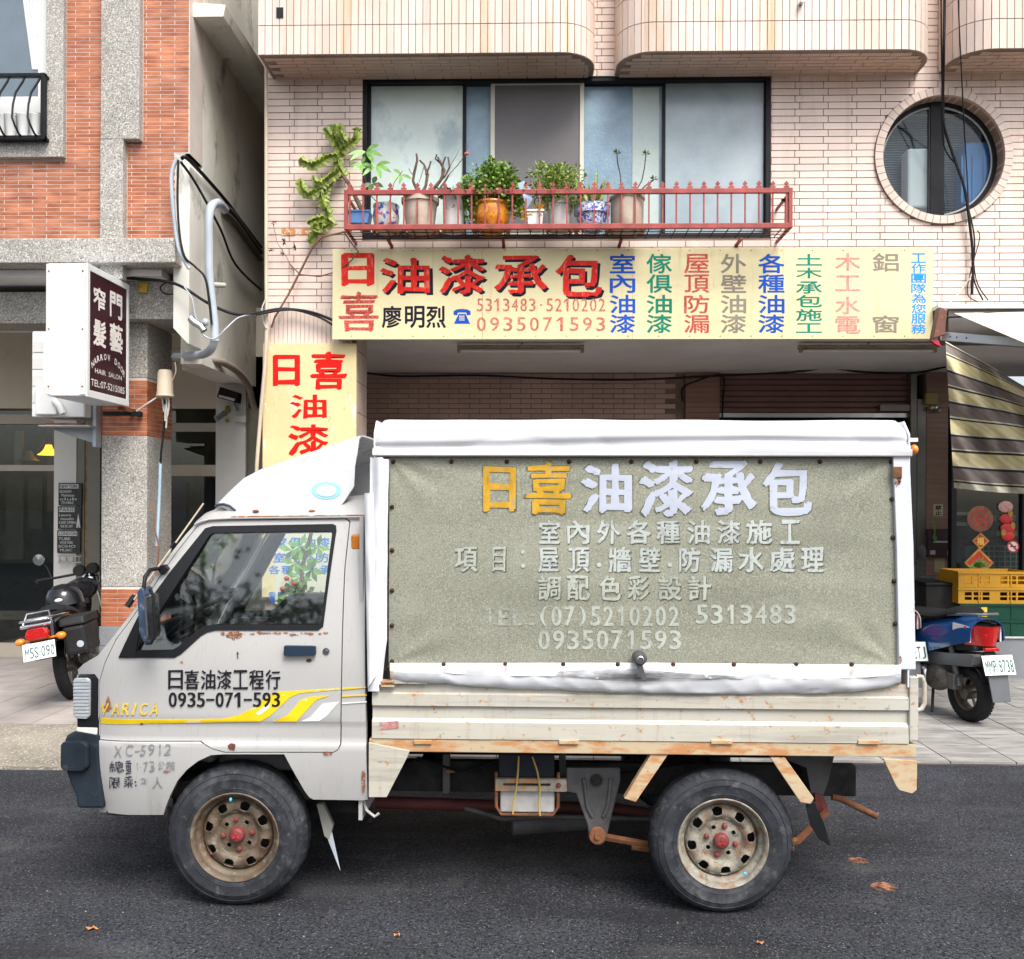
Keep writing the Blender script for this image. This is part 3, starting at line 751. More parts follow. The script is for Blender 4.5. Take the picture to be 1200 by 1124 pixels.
m_potc = M('pot_blue_white', (.64, .67, .74), .25, layers=[((.02, .05, .38), .50, .03, 42, .95)])
def tri_leaf(mb, p, d, L, W, up=Vector((0, 0, 1)), droop=.0):
    d = d.normalized(); s_ = d.cross(up)
    if s_.length < .01: s_ = Vector((1, 0, 0))
    s_.normalize(); m_ = p+d*L*.5+Vector((0, 0, -droop*L*.3)); e = p+d*L+Vector((0, 0, -droop*L))
    mb.add([p, m_-s_*W/2, e, m_+s_*W/2], [(0, 1, 2, 3)])
def rv(s_=1): return Vector((rnd.gauss(0, 1), rnd.gauss(0, 1), rnd.gauss(0, 1)))*s_
def plant(name, base, label): return thing(name, base, label, 'plant')
# blue tray with cactus that climbs the wall
bt_ = MB(); x0, x1, z0, z1 = rect(409, 249, 435, 264, YP)
bt_.prism([[(x0+.02, z0), (x1-.02, z0), (x1, z1), (x0, z1)]], YP-.06, YP+.08); bt_ = bt_.build('planter_tray', M('tray_blue', (.10, .26, .55), .45, var=.12), None, bevel=.006); tag(bt_, 'small blue rectangular planter at the left end of the red guard', 'planter')
MB().box(x0-.004, x1+.004, YP-.068, YP-.062, z1-.012, z1+.002).box(x0+.015, x1-.015, YP-.05, YP+.07, z1+.001, z1+.008).build('tray_rim', MATS['tray_blue'], bt_)
cp = plant('climbing_cactus', P(425, 249, YP+.02), 'angular green cactus climbing the tiles left of the wide window')
def pp(L_, y0, y1): n = len(L_); return [P(a, b, y0+(y1-y0)*i/(n-1)) for i, (a, b) in enumerate(L_)]
stem = MB()
stem.tube(pp([(425, 248), (420, 238), (414, 226), (408, 214), (401, 205)], YP, YP+.12), .012, 8, rs=[.02, .018, .016, .016, .014])
stem.build('stem', g_bark, cp, smooth=60)
def cactus(pts, y0, y1, w_, w1, name='cactus_arm'):
    pts = pp(pts, y0, y1); fine = []
    for i in range(len(pts)-1):
        n = max(1, int((pts[i+1]-pts[i]).length/.016))
        for k in range(n): fine.append(pts[i].lerp(pts[i+1], k/n))
    fine.append(pts[-1]); n = len(fine); vs_ = []; fs = []; seg = 8
    up = None
    for i, p in enumerate(fine):
        t = (fine[min(i+1, n-1)]-fine[max(i-1, 0)]).normalized()
        if up is None: up = Vector((0, -1, .2))
        up = (up-t*up.dot(t)).normalized(); s_ = t.cross(up)
        w__ = 1.22*(w_+(w1-w_)*i/(n-1))*(1.0 if i < n-1 else .5)
        for k in range(seg):
            rr = w__*(1.25+rnd.uniform(.0, .75)*(1 if (i % 2) else -.55) if k % 2 == 0 else .45)
            a = 2*PI*k/seg; vs_.append(p+(up*math.cos(a)+s_*math.sin(a))*rr)
    for i in range(n-1):
        for k in range(seg):
            a = i*seg+k; b = i*seg+(k+1) % seg; fs.append((a, b, b+seg, a+seg))
    fs += [tuple(range(seg)), tuple(range((n-1)*seg, n*seg))]
    MB().add(vs_, fs).build(name, g_l3, cp, fix=True)
y_ = YW-.10
cactus([(404, 207), (398, 197), (396, 186), (399, 175), (396, 166), (390, 158), (393, 146)], y_+.02, y_, .030, .026)
cactus([(396, 168), (388, 160), (380, 150)], y_, y_-.03, .026, .02)
cactus([(399, 178), (408, 170), (418, 163), (419, 149)], y_, y_-.02, .026, .022)
cactus([(396, 184), (385, 184), (376, 190), (366, 195), (356, 190), (350, 188)], y_, y_-.04, .026, .028)
cactus([(404, 165), (398, 152), (400, 145)], y_-.03, y_-.05, .022, .02)
cactus([(398, 200), (390, 206), (380, 214), (372, 224), (362, 229), (354, 222), (352, 210)], y_, y_-.03, .03, .026)
cactus([(378, 216), (370, 214), (367, 206)], y_-.04, y_-.03, .022, .016)
cactus([(376, 224), (379, 236), (380, 246)], y_, y_, .024, .02)
cactus([(388, 210), (383, 222), (380, 238), (386, 250), (380, 262), (372, 270), (362, 285)], y_+.02, y_+.01, .020, .022)
cactus([(380, 256), (368, 258), (360, 262)], y_, y_-.02, .026, .016)
cactus([(384, 258), (390, 262), (378, 268)], y_-.03, y_-.04, .026, .02)
cactus([(372, 262), (366, 268), (376, 272)], y_-.05, y_-.02, .024, .018)
# schefflera-like seedling between tray and painted pot
def fan(cp_, c, n, L, W, mat, name='leaf', tilt=0.):
    for k in range(n):
        a = 2*PI*k/n+rnd.uniform(-.25, .25); d = Vector((math.cos(a), -.35+.3*math.sin(a), math.sin(a)*.45+tilt)); mb = MB()
        p = Vector(c); s_ = Vector((-math.sin(a), 0, math.cos(a)))
        d.normalize(); s_ = d.cross(Vector((0, -1, .3))).normalized()
        vs_ = []; prof = [(0, .0), (.2, .3), (.45, .5), (.7, .42), (.9, .15), (1, 0)]
        top = [p+d*L*t+s_*W*w_+Vector((0, 0, -L*.35*t*t)) for t, w_ in prof]; bot = [p+d*L*t-s_*W*w_+Vector((0, 0, -L*.35*t*t)) for t, w_ in prof[1:-1]]
        mb.add(top+bot[::-1], [tuple(range(10))]); mb.build(name, mat, cp_, fix=False)
sp_ = plant('palmate_seedling', P(450, 246, YP), 'leggy seedling with fresh green palm-shaped leaves in the painted pot')
MB().tube(pp([(450, 244), (441, 236), (433, 228), (428, 212), (424, 190), (429, 178)], YP, YP), .004, 6).tube(pp([(452, 244), (458, 232), (462, 214), (472, 200)], YP, YP-.02), .003, 5).build('stem', g_bark, sp_)
fan(sp_, P(429, 178, YP), 5, .15, .04, g_l2, tilt=-.1); fan(sp_, P(424, 193, YP-.02), 5, .10, .035, g_l2); fan(sp_, P(441, 194, YP-.01), 5, .14, .04, g_l2, tilt=-.25); fan(sp_, P(470, 205, YP-.01), 4, .10, .03, g_l2, tilt=-.2); fan(sp_, P(437, 216, YP), 4, .10, .045, g_l4)
t1 = pot(437, 468, 241, m_potp, 'round pot painted with blue and red figures beside the blue planter', 'belly')
t2 = pot(471, 514, 234, m_potb, 'largest tapering beige pot under the bare branching stump', 'taper')
t3 = pot(518, 545, 229, m_potf, 'tall white pot with small red flowers left of the orange pot', 'tall')
t4 = pot(554, 598, 239, m_poto, 'orange glazed pot with a bushy green shrub', 'belly')
t6 = pot(640, 671, 237, m_potg, 'pale grey pot with a feathery green shrub', 'taper')
t7 = pot(673, 714, 242, m_potc, 'blue and white porcelain bowl pot with striped sword leaves', 'bowl')
t8 = pot(714, 756, 232, m_potb, 'beige pot with two thin bare shoots, rightmost of the pots', 'tall')
x0, x1, z0, z1 = rect(617, 248, 637, 266, YP-.05)
sq = MB().add([(x0+.015, YP-.1, zf), (x1-.015, YP-.1, zf), (x1-.015, YP, zf), (x0+.015, YP, zf), (x0, YP-.115, z1), (x1, YP-.115, z1), (x1, YP+.015, z1), (x0, YP+.015, z1)], [(0, 1, 2, 3), (4, 5, 6, 7), (0, 1, 5, 4), (1, 2, 6, 5), (2, 3, 7, 6), (3, 0, 4, 7)]).build('flower_pot', m_white, None, bevel=.003)
tag(sq, 'small square white pot with yellow flowers', 'flower pot')
MB().box(x0-.004, x1+.004, YP-.121, YP+.02, z1-.016, z1-.002).build('rim', m_white, sq)
yf = plant('yellow_flowers', P(627, 247, YP-.05), 'yellow blooms in the small square white pot')
for (a, b) in ((612, 246), (617, 252), (613, 255), (629, 244), (635, 243), (633, 249), (622, 249)):
    mb = MB(); c = P(a, b, YP-.10)
    for k in range(6):
        an = 2*PI*k/6; d = Vector((math.cos(an), -.5, math.sin(an))); tri_leaf(mb, c, d, .034, .030)
    mb.build('bloom', g_yel, yf, fix=False)
mb = MB(); mb.tube(pp([(626, 248), (618, 250), (613, 252)], YP-.05, YP-.09), .003, 5).tube(pp([(628, 248), (632, 246)], YP-.05, YP-.09), .003, 5); mb.build('stem', g_l4, yf)
# bare stump
st_ = plant('bare_stump', P(492, 236, YP), 'bare grey branching stump with cut ends in the largest beige pot')
def br(pts, r0, r1, dy=0, name='branch', m_=None):
    q_ = pp(pts, YP, YP+dy); n = len(q_); r0 *= .72; r1 *= .62; MB().tube(q_, r0, 7, rs=[(r0+(r1-r0)*i/(n-1))*rnd.uniform(.85, 1.2) for i in range(n)]).build(name, m_ or g_bark, st_, smooth=60)
for a_ in (([(490, 236), (489, 225), (484, 212), (486, 200), (489, 188), (488, 180)], .022, .012, -.02), ([(492, 232), (499, 218), (501, 205), (497, 193), (492, 188)], .022, .012, .03), ([(499, 205), (503, 196), (505, 189)], .013, .011, .0),
           ([(496, 236), (506, 224), (516, 212), (521, 200), (516, 190), (513, 184)], .024, .013, -.02), ([(504, 228), (513, 215), (522, 206), (527, 196), (525, 184)], .016, .010, .03), ([(518, 206), (519, 192), (522, 184)], .012, .010, -.03),
           ([(500, 232), (512, 226), (522, 212), (526, 205)], .014, .010, .0), ([(486, 206), (481, 202), (479, 197)], .006, .004, .0), ([(497, 195), (494, 205), (491, 214)], .005, .004, -.03), ([(515, 190), (510, 186), (512, 181)], .010, .008, -.03),
           ([(525, 206), (536, 194), (545, 182), (549, 181)], .005, .003, .0), ([(524, 200), (534, 184), (540, 172)], .004, .002, .02)): br(*a_)
MB().ball(P(547, 180, YP), .022, .012, .012, 8, 5).build('pink_bud', M('bud_pink', (.6, .12, .1), .5), st_)
# bushy shrub in orange pot
def bush(name, label, blobs, n, L, W, mat, dens=1, stems=()):
    t = plant(name, P(blobs[0][0], 238, YP), label); mb = MB()
    for (a, b, ra, rb) in blobs:
        ra *= 1.18; rb *= 1.12; c = P(a, b, YP-.03); rx = ra/145; rz = rb/145
        for k in range(int(n*ra*rb/400)):
            v = rv().normalized()*(rnd.random()**.45)*(rnd.uniform(1, 1.45) if rnd.random() < .14 else 1); p = c+Vector((v.x*rx, v.y*min(rx, .16), v.z*rz))
            tri_leaf(mb, p, (v+rv(.7)), L*rnd.uniform(.7, 1.3), W*rnd.uniform(.7, 1.3), rv().normalized())
    tag(mb.build('foliage', mat, t, fix=False), kind='stuff')
    mb = MB()
    for s_ in stems: mb.tube(pp(s_, YP, YP-.03), .005, 5)
    if stems: mb.build('stem', g_bark, t)
    return t
bush('bushy_shrub', 'bushy green shrub with tiny leaves overflowing the orange pot', [(578, 216, 24, 20), (562, 230, 18, 15), (556, 246, 9, 16), (592, 226, 18, 16), (577, 199, 12, 11), (605, 238, 8, 14), (566, 256, 8, 12), (549, 222, 9, 14), (590, 204, 12, 10)], 560, .034, .026, g_l1,
     stems=([(575, 238), (572, 220), (575, 200)], [(577, 238), (585, 220), (590, 208)], [(573, 238), (560, 228), (552, 218)]))
bush('feathery_shrub', 'feathery light green shrub in the pale grey pot', [(648, 211, 24, 13), (656, 226, 22, 13), (640, 226, 14, 17), (633, 199, 10, 7), (664, 206, 20, 8), (652, 201, 16, 7), (655, 238, 16, 6), (674, 240, 8, 8)], 520, .036, .014, M('leaf_yellow_green', (.16, .30, .03), .5, var=.4, vs=30, vary=(.36, .48, .07)),
     stems=([(655, 238), (650, 215), (640, 200)], [(655, 238), (660, 215), (672, 205)], [(655, 238), (640, 225), (630, 210)]))
bush('low_herb', 'small dark green sprigs in the tall white floral pot', [(530, 228, 14, 4), (520, 226, 6, 5)], 700, .03, .022, g_l4, stems=([(530, 232), (528, 226)],))
sw = plant('sword_leaf_plant', P(694, 242, YP), 'striped sword-leaved plant in the blue and white pot')
for (a0, a, b, w_) in ((690, 680, 208, 5), (693, 689, 214, 5), (694, 700, 198, 6), (697, 712, 206, 5), (699, 719, 212, 5), (688, 673, 215, 4), (695, 694, 218, 5), (701, 727, 232, 4), (690, 668, 222, 3), (698, 706, 214, 5)):
    b0 = P(a0, 244, YP+rnd.uniform(-.04, .04)); e = P(a, b, YP+rnd.uniform(-.10, .04)); s_ = Vector((w_/145/1.7, 0, 0)); m_ = b0.lerp(e, .5)+Vector((0, -.01, .012))
    MB().add([b0-s_*.7, b0+s_*.7, m_+s_, e, m_-s_], [(0, 1, 2, 3, 4)]).build('sword_leaf', g_vari, sw, fix=False)
th_ = plant('thin_shoots', P(735, 234, YP), 'two thin bare shoots with green tips in the rightmost beige pot')
for s_, tip in (([(722, 234), (728, 222), (727, 205), (724, 192), (723, 180)], 1), ([(742, 234), (745, 224), (752, 212), (755, 198), (757, 181)], 1), ([(744, 230), (756, 218), (766, 211)], 1), ([(750, 234), (755, 228), (753, 222)], 0)):
    q_ = pp(s_, YP, YP-.02); MB().tube(q_, .005, 6, rs=[.008]+[.005]*(len(q_)-1)).build('shoot', g_bark, th_, smooth=60)
    if tip:
        mb = MB()
        for k in range(7): tri_leaf(mb, q_[-1], Vector((math.cos(k*.9), -.3, .3+.5*math.sin(k*1.7))), .045, .018)
        mb.build('tip_leaf', g_l1, th_, fix=False)
lt_ = MB().add([P(606, 215, 7.5), P(614, 212, 7.47), P(622, 222, 7.46), P(624, 234, 7.47), P(617, 245, 7.48), P(613, 230, 7.45)], [(0, 1, 5), (1, 2, 5), (2, 3, 5), (3, 4, 5)]).build('rag', M('rag_blue', (.45, .55, .72), .9, var=.15), None, solid=.004)
tag(lt_, 'pale blue rag hung over the red guard behind the shrub', 'cloth')

# trailing brown vine from the guard
vn = plant('dry_vine', P(400, 275, 7.75), 'bare brown vine trailing from the guard down beside the big signboard')
MB().tube(pp([(412, 270), (395, 274), (378, 277), (366, 290), (352, 318), (338, 345), (322, 372), (318, 384)], 7.75, YW-.03), .009, 6).build('stem', M('vine_bark', (.24, .12, .07), .8, var=.3), vn, smooth=60)
MB().tube(pp([(403, 272), (412, 285), (420, 295), (412, 305), (396, 318), (375, 324), (352, 322), (340, 310)], 7.62, YW-.03), .006, 6).build('stem', MATS['vine_bark'], vn, smooth=60)
for (a, b) in ((321, 261), (333, 283), (332, 296), (346, 291), (318, 292)):
    mb = MB(); c = P(a, b, YW-.08)
    for k in range(9): tri_leaf(mb, c, rv(), .035, .016)
    mb.build('withered_tuft', M('withered', (.17, .07, .06), .9, var=.3) if 'withered' not in MATS else MATS['withered'], vn, fix=False)
MB().tube(pp([(345, 320), (335, 300), (325, 285), (320, 262)], YW-.05, YW-.08), .0025, 5).build('stem', MATS['vine_bark'], vn)
MB().rbox(rect(330, 268, 346, 276, YW-.012), YW-.013, YW-.0085).rbox(rect(349, 268, 362, 275, YW-.012), YW-.013, YW-.0085).build('rust_spall', M('rust_spall', (.55, .22, .06), .9, var=.4, vs=30, layers=[((.6, .55, .5), .5, .05, 30, .9)]), pk)

# arcade ceiling lamps
for (a, b, y_, lab) in ((536, 684, 8.75, 'unlit fluorescent tube lamp under the arcade ceiling, left one'), (936, 1096, 8.75, 'unlit fluorescent tube lamp under the arcade ceiling, right one near the awning')):
    x0, x1 = P(a, 415, y_).x, P(b, 415, y_).x; zz = P(600, 411.5, y_).z
    t = thing('fluorescent_lamp', ((x0+x1)/2, y_, zz), lab, 'ceiling lamp', 'fluorescent lamps under the arcade ceiling')
    MB().prism([(y_-.05, zz+.02), (y_+.05, zz+.02), (y_+.03, zz+.055), (y_-.03, zz+.055)], x0, x1, 'x').build('housing', M('lamp_housing', (.42, .34, .24), .6, var=.2, layers=[(RUST, .58, .1, 12, .8)]) if 'lamp_housing' not in MATS else MATS['lamp_housing'], t)
    MB().tube([(x0+.03, y_-.02, zz), (x1-.03, y_-.02, zz)], .015, 10).build('tube', m_white, t, smooth=60)
    for xa in (x0, x1-.03): MB().box(xa, xa+.03, y_-.04, y_, zz-.018, zz+.02).build('end_cap', MATS['lamp_housing'], t)
    MB().tube([((x0+x1)/2, y_, zz+.05), ((x0+x1)/2+.03, y_, zz+.1), ((x0+x1)/2-.02, y_, zc)], .006, 6).build('hanger', m_cable, t)

# ================================================================ cables
def cable(pts, r, label, mat=None, group=None, name='cable', cat='cable', sm=True):
    q_ = [Vector(p) for p in pts]
    if sm and len(q_) > 2:                       # Catmull-Rom
        o_ = []
        for i in range(len(q_)-1):
            a = q_[max(i-1, 0)]; b = q_[i]; c = q_[i+1]; d = q_[min(i+2, len(q_)-1)]
            for k in range(5):
                t = k/5; o_.append(.5*((2*b)+(c-a)*t+(2*a-5*b+4*c-d)*t*t+(3*b-a-3*c+d)*t**3))
        o_.append(q_[-1]); q_ = o_
    o = MB().tube(q_, r, 6).build(name, mat or m_cable, None, smooth=70)
    return tag(o, label, cat, group)
Yc = 7.66; Yd = YW-.05
def L3(*a): return [P(x, y, Y) for x, y, Y in a]
gc = 'cables dangling in front of the round window'
cable(L3((1107, -80, Yc-.3), (1107, 0, 7.42), (1106, 60, 7.45), (1105, 120, 7.7), (1107, 150, 7.75), (1118, 185, 7.8), (1130, 220, 7.82), (1136, 260, 7.85), (1140, 300, 7.86), (1139, 345, 7.86)), .011, 'thickest black cable hanging past the centre post of the round window', group=gc)
cable(L3((1103, -80, 7.35), (1103, 20, 7.42), (1104, 100, 7.6), (1106, 170, 7.8), (1125, 200, 7.84), (1134, 240, 7.85), (1142, 280, 7.86), (1141, 325, 7.86), (1152, 352, 7.86)), .006, 'thin cable hanging just left of the thickest one', group=gc)
cable(L3((1122, -80, 7.30), (1123, 0, 7.35), (1127, 90, 7.5), (1130, 150, 7.75), (1133, 200, 7.84), (1135, 240, 7.86), (1139, 280, 7.86), (1144, 328, 7.86), (1158, 352, 7.86)), .005, 'thin cable crossing the right pane of the round window', group=gc)
cable(L3((1140, 320, 7.86), (1130, 335, 7.86), (1118, 350, 7.84), (1104, 362, 7.8)), .006, 'pale cable branching down to the awning box', m_wcab)
cable(L3((1145, 270, 7.86), (1148, 280, 7.86), (1137, 320, 7.86), (1134, 345, 7.86), (1146, 354, 7.86)), .004, 'looped thin cable above the awning bar')
# ceiling-edge cables in the arcade
cable(L3((428, 437, 10.6), (470, 441, 10.7), (560, 440, 10.72), (650, 444, 10.72), (740, 445, 10.72), (830, 441, 10.6), (930, 436, 10.6), (970, 431, 10.5), (1010, 436, 10.6), (1070, 437, 10.6), (1108, 430, 10.3)), .012, 'black cable running along the top of the arcade back wall')
cable(L3((800, 470, 10.68), (800, 455, 10.68), (815, 447, 10.68), (846, 440, 10.68), (847, 470, 10.68), (846, 495, 10.68)), .010, 'black cable looping beside the roller shutter')
bxp = rect(1084, 461, 1098, 474, YB-.1); bx_ = thing('junction_box', (bxp[0], YB-.1, bxp[2]), 'small yellow square box high on the pier right of the shutter', 'box')
MB().rbox(bxp, YB-.13, YB-.067).build('box_body', M('box_yellow', (.40, .33, .13), .6, var=.1), bx_, bevel=.004)
MB().ball(P(1092, 478, YB-.14), .03, .03, .03, 8, 6).ball(P(1100, 481, YB-.14), .035, .05, .03, 8, 6).box(P(1096, 478, YB-.1).x-.012, P(1096, 478, YB-.1).x+.012, YB-.14, YB-.067, P(1096, 478, YB-.1).z-.01, P(1096, 478, YB-.1).z+.012).build('spotlight', m_alu, bx_, smooth=40)

# ================================================================ awning at right
aw = thing('awning', P(1150, 360, 7.6), 'retractable striped awning with aluminium arm at the right shop', 'awning')
m_strp = bpy.data.materials.new('awning_stripes'); m_strp.use_nodes = True
def stripes(m, cols, diag=True):
    nt = m.node_tree; L = nt.links; b = nt.nodes['Principled BSDF']; b.inputs['Roughness'].default_value = .85
    tc = _n(nt, 'ShaderNodeTexCoord'); sx = _n(nt, 'ShaderNodeSeparateXYZ'); L.new(tc.outputs['UV'], sx.inputs[0])
    cr = _n(nt, 'ShaderNodeValToRGB'); cr.color_ramp.interpolation = 'CONSTANT'; e = cr.color_ramp.elements
    while len(e) > 1: e.remove(e[-1])
    e[0].position = 0; e[0].color = cols[0][1]+(1,)
    for p_, c_ in cols[1:]: k = e.new(p_); k.color = c_+(1,)
    L.new(sx.outputs[1], cr.inputs[0])
    wv = _n(nt, 'ShaderNodeTexWave'); wv.bands_direction = 'DIAGONAL'; wv.inputs['Scale'].default_value = 4; wv.inputs['Distortion'].default_value = 2.5
    mp = _n(nt, 'ShaderNodeMapping'); mp.inputs['Scale'].default_value = (2.0, 3.0, 1); L.new(tc.outputs['UV'], mp.inputs[0]); L.new(mp.outputs[0], wv.inputs['Vector'])
    mx = _n(nt, 'ShaderNodeMix', data_type='RGBA'); mx.blend_type = 'MULTIPLY'; mx.inputs[0].default_value = .16
    L.new(cr.outputs[0], mx.inputs[6]); L.new(wv.outputs['Color'], mx.inputs[7]); L.new(mx.outputs[2], b.inputs['Base Color'])
YE = (.74, .64, .36); BR = (.24, .195, .175); CR = (.72, .67, .52); DL = (.03, .025, .03)
bands = [(0, BR)]; k = 0; ys = [1-(413+18.65*i-400)/172 for i in range(0, 9)]          # v from bottom (0) to top (1)
seq = [(0, CR), (.03, DL), (.045, CR)]
lv = [572, 562, 545, 526, 508, 488, 469, 451, 432, 413, 400]
cc = [CR, BR, YE, BR, YE, BR, YE, BR, YE, BR]; seq = []
for i, c_ in enumerate(cc):
    v0 = (572-lv[i])/172
    seq.append((v0, c_))
    v1 = (572-lv[i+1])/172
    seq.append((v1-.022, DL)); seq.append((v1-.008, CR))
stripes(m_strp, seq)
def curt(u, v):
    px = 1108+(1-v)*10+u*170*(1)
    top = 400+u*92; bot = 572+u*16
    # the cloth bunches towards its tied top-left corner
    py = bot+(400-bot)*v+(u*95*max(0, v-.25)/.75)*v+math.sin(u*9+v*3)*2.0*u
    fo_ = (u*1.6-(1-v)*1.25); y = 7.25+.075*math.sin(fo_*9)*min(1, .25+u*2+(1-v))+.05*math.sin(fo_*21+1)*(.3+.7*(1-v))+.03*math.sin(u*34+v*4)-.25*u*(1-v)
    return P(px, py, y)
MB().grid(curt, 60, 30, uv=True).build('side_curtain', m_strp, aw, smooth=80, fix=False)
m_strp2 = bpy.data.materials.new('awning_roof_stripes'); m_strp2.use_nodes = True
stripes(m_strp2, [(0, CR), (.2, CR), (.5, (.30, .28, .24)), (.62, CR), (.95, BR)])
def roof_(u, v):
    a = P(1118, 367, 7.6); b = P(1225, 412, 6.3); c = P(1330, 363, 7.6)
    return a.lerp(c, v)+(b-a)*u
MB().grid(roof_, 10, 20, uv=True).build('roof_fabric', m_strp2, aw, smooth=80, fix=False)
a, b = P(1097, 360, 7.70), P(1290, 362, 7.70)
MB().box(a.x, b.x, 7.66, YW-.01, a.z-.02, a.z+.015).build('wall_bar', m_white, aw, bevel=.004)
MB().box(a.x+.1, b.x, 7.70, YW-.01, P(1150, 400, 7.7).z, a.z-.021).build('housing', MATS['dark_aluminium'], aw)
a, b = P(1104, 394, 7.55), P(1290, 408, 6.9); t_ = (b-a).normalized()
mb = MB(); s_ = .035
mb.add([a+Vector((0, 0, -s_)), a+Vector((0, 0, s_)), a+Vector((0, .04, s_)), a+Vector((0, .04, -s_)), b+Vector((0, 0, -s_)), b+Vector((0, 0, s_)), b+Vector((0, .04, s_)), b+Vector((0, .04, -s_))], [(0, 1, 5, 4), (1, 2, 6, 5), (2, 3, 7, 6), (3, 0, 4, 7), (0, 3, 2, 1), (4, 5, 6, 7)])
mb.build('arm', m_alu, aw, bevel=.004)
mb = MB()
for k in range(3): c = a.lerp(b, .055+.045*k+(.02 if k == 2 else 0)); mb.ball((c.x, c.y-.002, c.z), .007, .004, .007, 8, 5)
mb.build('bolt', m_black, aw)
c = P(1100, 378, 7.5); MB().prism([(c.x-.05, c.z-.13), (c.x+.04, c.z-.1), (c.x+.06, c.z+.1), (c.x, c.z+.12)], 7.48, 7.56).build('end_plate', M('plate_brown', (.14, .05, .03), .5, var=.3, layers=[((.5, .3, .1), .6, .06, 30, .8)]), aw, bevel=.006)
MB().prism([(c.x-.06, c.z-.14), (c.x+.0, c.z-.14), (c.x+.02, c.z-.19), (c.x-.02, c.z-.17)], 7.5, 7.54).build('red_tab', M('tab_red', (.5, .02, .06), .5), aw)
cable(L3((1108, 372, 7.5), (1140, 370, 7.55), (1170, 366, 7.6), (1230, 367, 7.6)), .008, 'black cable running along the awning housing')
# ceiling of the right shop
zr = P(1150, 437, 8.8).z

# ================================================================ right shop: window, notices, crates, cabinet
YG = 9.7
sw_ = thing('shop_window', P(1160, 620, YG), 'dark shop window with red and gold festive stickers right of the brown pier', 'window')
x0 = P(1119, 620, YG).x
MB().box(x0, 7.2, YG, YG+.008, .3, 2.6).build('pane', m_glassd, sw_)
mb = MB(); mb.box(x0-.05, x0, YG-.04, YG+.05, 0, 2.6)
c = P(1196, 600, YG); mb.box(c.x, c.x+.08, YG-.04, YG+.04, 0, 2.6).box(x0, 7.2, YG-.03, YG+.03, .22, .30)
mb.build('window_frame', m_black, sw_)
r = rect(1119, 633, 1196, 637, YG+.1); MB().box(r[0], r[1], YG+.05, YG+.1, r[2], r[3]).build('inner_rail', M('inner_rail', (.16, .03, .06), .5), sw_)
rm = thing('shop_interior', (x0+1, YG+.5, 0), 'dim back wall inside the right shop', 'room')
MB().box(x0-.6, 7.2, YG+1.9, YG+2, 0, 3).build('back_wall', m_dark, rm)
mb = MB(); r = rect(1145, 640, 1196, 676, YG+.3)
for k in range(9): x = r[0]+(r[1]-r[0])*k/8; mb.box(x-.004, x+.004, YG+.28, YG+.29, r[2], r[3])
for k in range(7): z = r[2]+(r[3]-r[2])*k/6; mb.box(r[0], r[1], YG+.291, YG+.30, z-.004, z+.004)
mb.build('wire_grid', m_alu, rm)
MB().box(r[0]-.1, r[1]+.1, YG+.35, YG+.37, r[2], r[3]).build('grey_panel', M('interior_bluegrey', (.14, .19, .22), .7, var=.2), rm)
for i, (a, b, c_, d_) in enumerate(((1122, 600, 1150, 604), (1120, 612, 1150, 616), (1165, 604, 1190, 610), (1168, 622, 1192, 628), (1122, 654, 1142, 662))):
    MB().rbox(rect(a, b, c_, d_, YG+.4), YG+.4, YG+.5).build('shelf_item', m_potg if i < 4 else g_l4, rm)
def sticker(kind, px, py, r_px, label, colr, name='sticker', extra=None):
    c = P(px, py, YG-.004); R_ = r_px*YG/F; t = thing(name, c, label, 'sticker')
    if kind == 'disc': MB().lathe([(0, -.004), (R_, -.003), (R_, 0), (0, 0)], (c.x, YG-.004, c.z), 'y', 36, cap=False).build('sheet', colr, t)
    else: MB().prism([(c.x-R_, c.z), (c.x, c.z-R_), (c.x+R_, c.z), (c.x, c.z+R_)], YG-.010, YG-.004).build('sheet', colr, t)
    return t, c, R_
m_gold = M('sticker_gold', (.50, .25, .03), .5, var=.3, vs=20); m_sred = M('sticker_red', (.55, .02, .015), .5, var=.2); m_yelw = M('sticker_yellow', (.75, .55, .08), .5, var=.15); m_brd = M('sticker_brown', (.25, .09, .045), .5, var=.35, vs=18)
t, c, R_ = sticker('disc', 1148.5, 608, 15, 'round brown and red paper medallion stuck high on the shop window', m_brd)
MB().lathe([(R_*.7, -.006), (R_*.62, -.006)], (c.x, YG-.003, c.z), 'y', 30, cap=False).lathe([(R_*.35, -.006), (R_*.2, -.006)], (c.x, YG-.003, c.z), 'y', 30, cap=False).build('printed_ring', m_sred, t)
t, c, R_ = sticker('dia', 1149, 634, 10, 'small red and gold diamond with a yellow character on the shop window', m_gold)
MB().prism([(c.x-R_*.75, c.z), (c.x, c.z-R_*.75), (c.x+R_*.75, c.z), (c.x, c.z+R_*.75)], YG-.0125, YG-.0105).build('inner_diamond', m_sred, t)
lettering([('福', 1145, 630, 1153, 638.5)], onY(YG-.0135), m_yelw, t, .03)
t, c, R_ = sticker('dia', 1147, 659.5, 17, 'large red and gold diamond with green leaves on the shop window above the yellow crates', m_gold)
MB().prism([(c.x-R_*.8, c.z), (c.x, c.z-R_*.8), (c.x+R_*.8, c.z), (c.x, c.z+R_*.8)], YG-.0125, YG-.0105).build('inner_diamond', m_sred, t)
mb = MB()
for k in range(9): tri_leaf(mb, Vector((c.x, YG-.014, c.z-R_*.35)), Vector((math.sin((k-4)*.35), 0, math.cos((k-4)*.35))), R_*.95*rnd.uniform(.7, 1), R_*.22, Vector((0, 1, 0)))
mb.build('printed_leaves', g_l1, t, fix=False)
t = thing('festive_hanging', P(1180, 600, YG-.02), 'tall red and gold festive paper cutout with a pink top on the shop window', 'sticker')
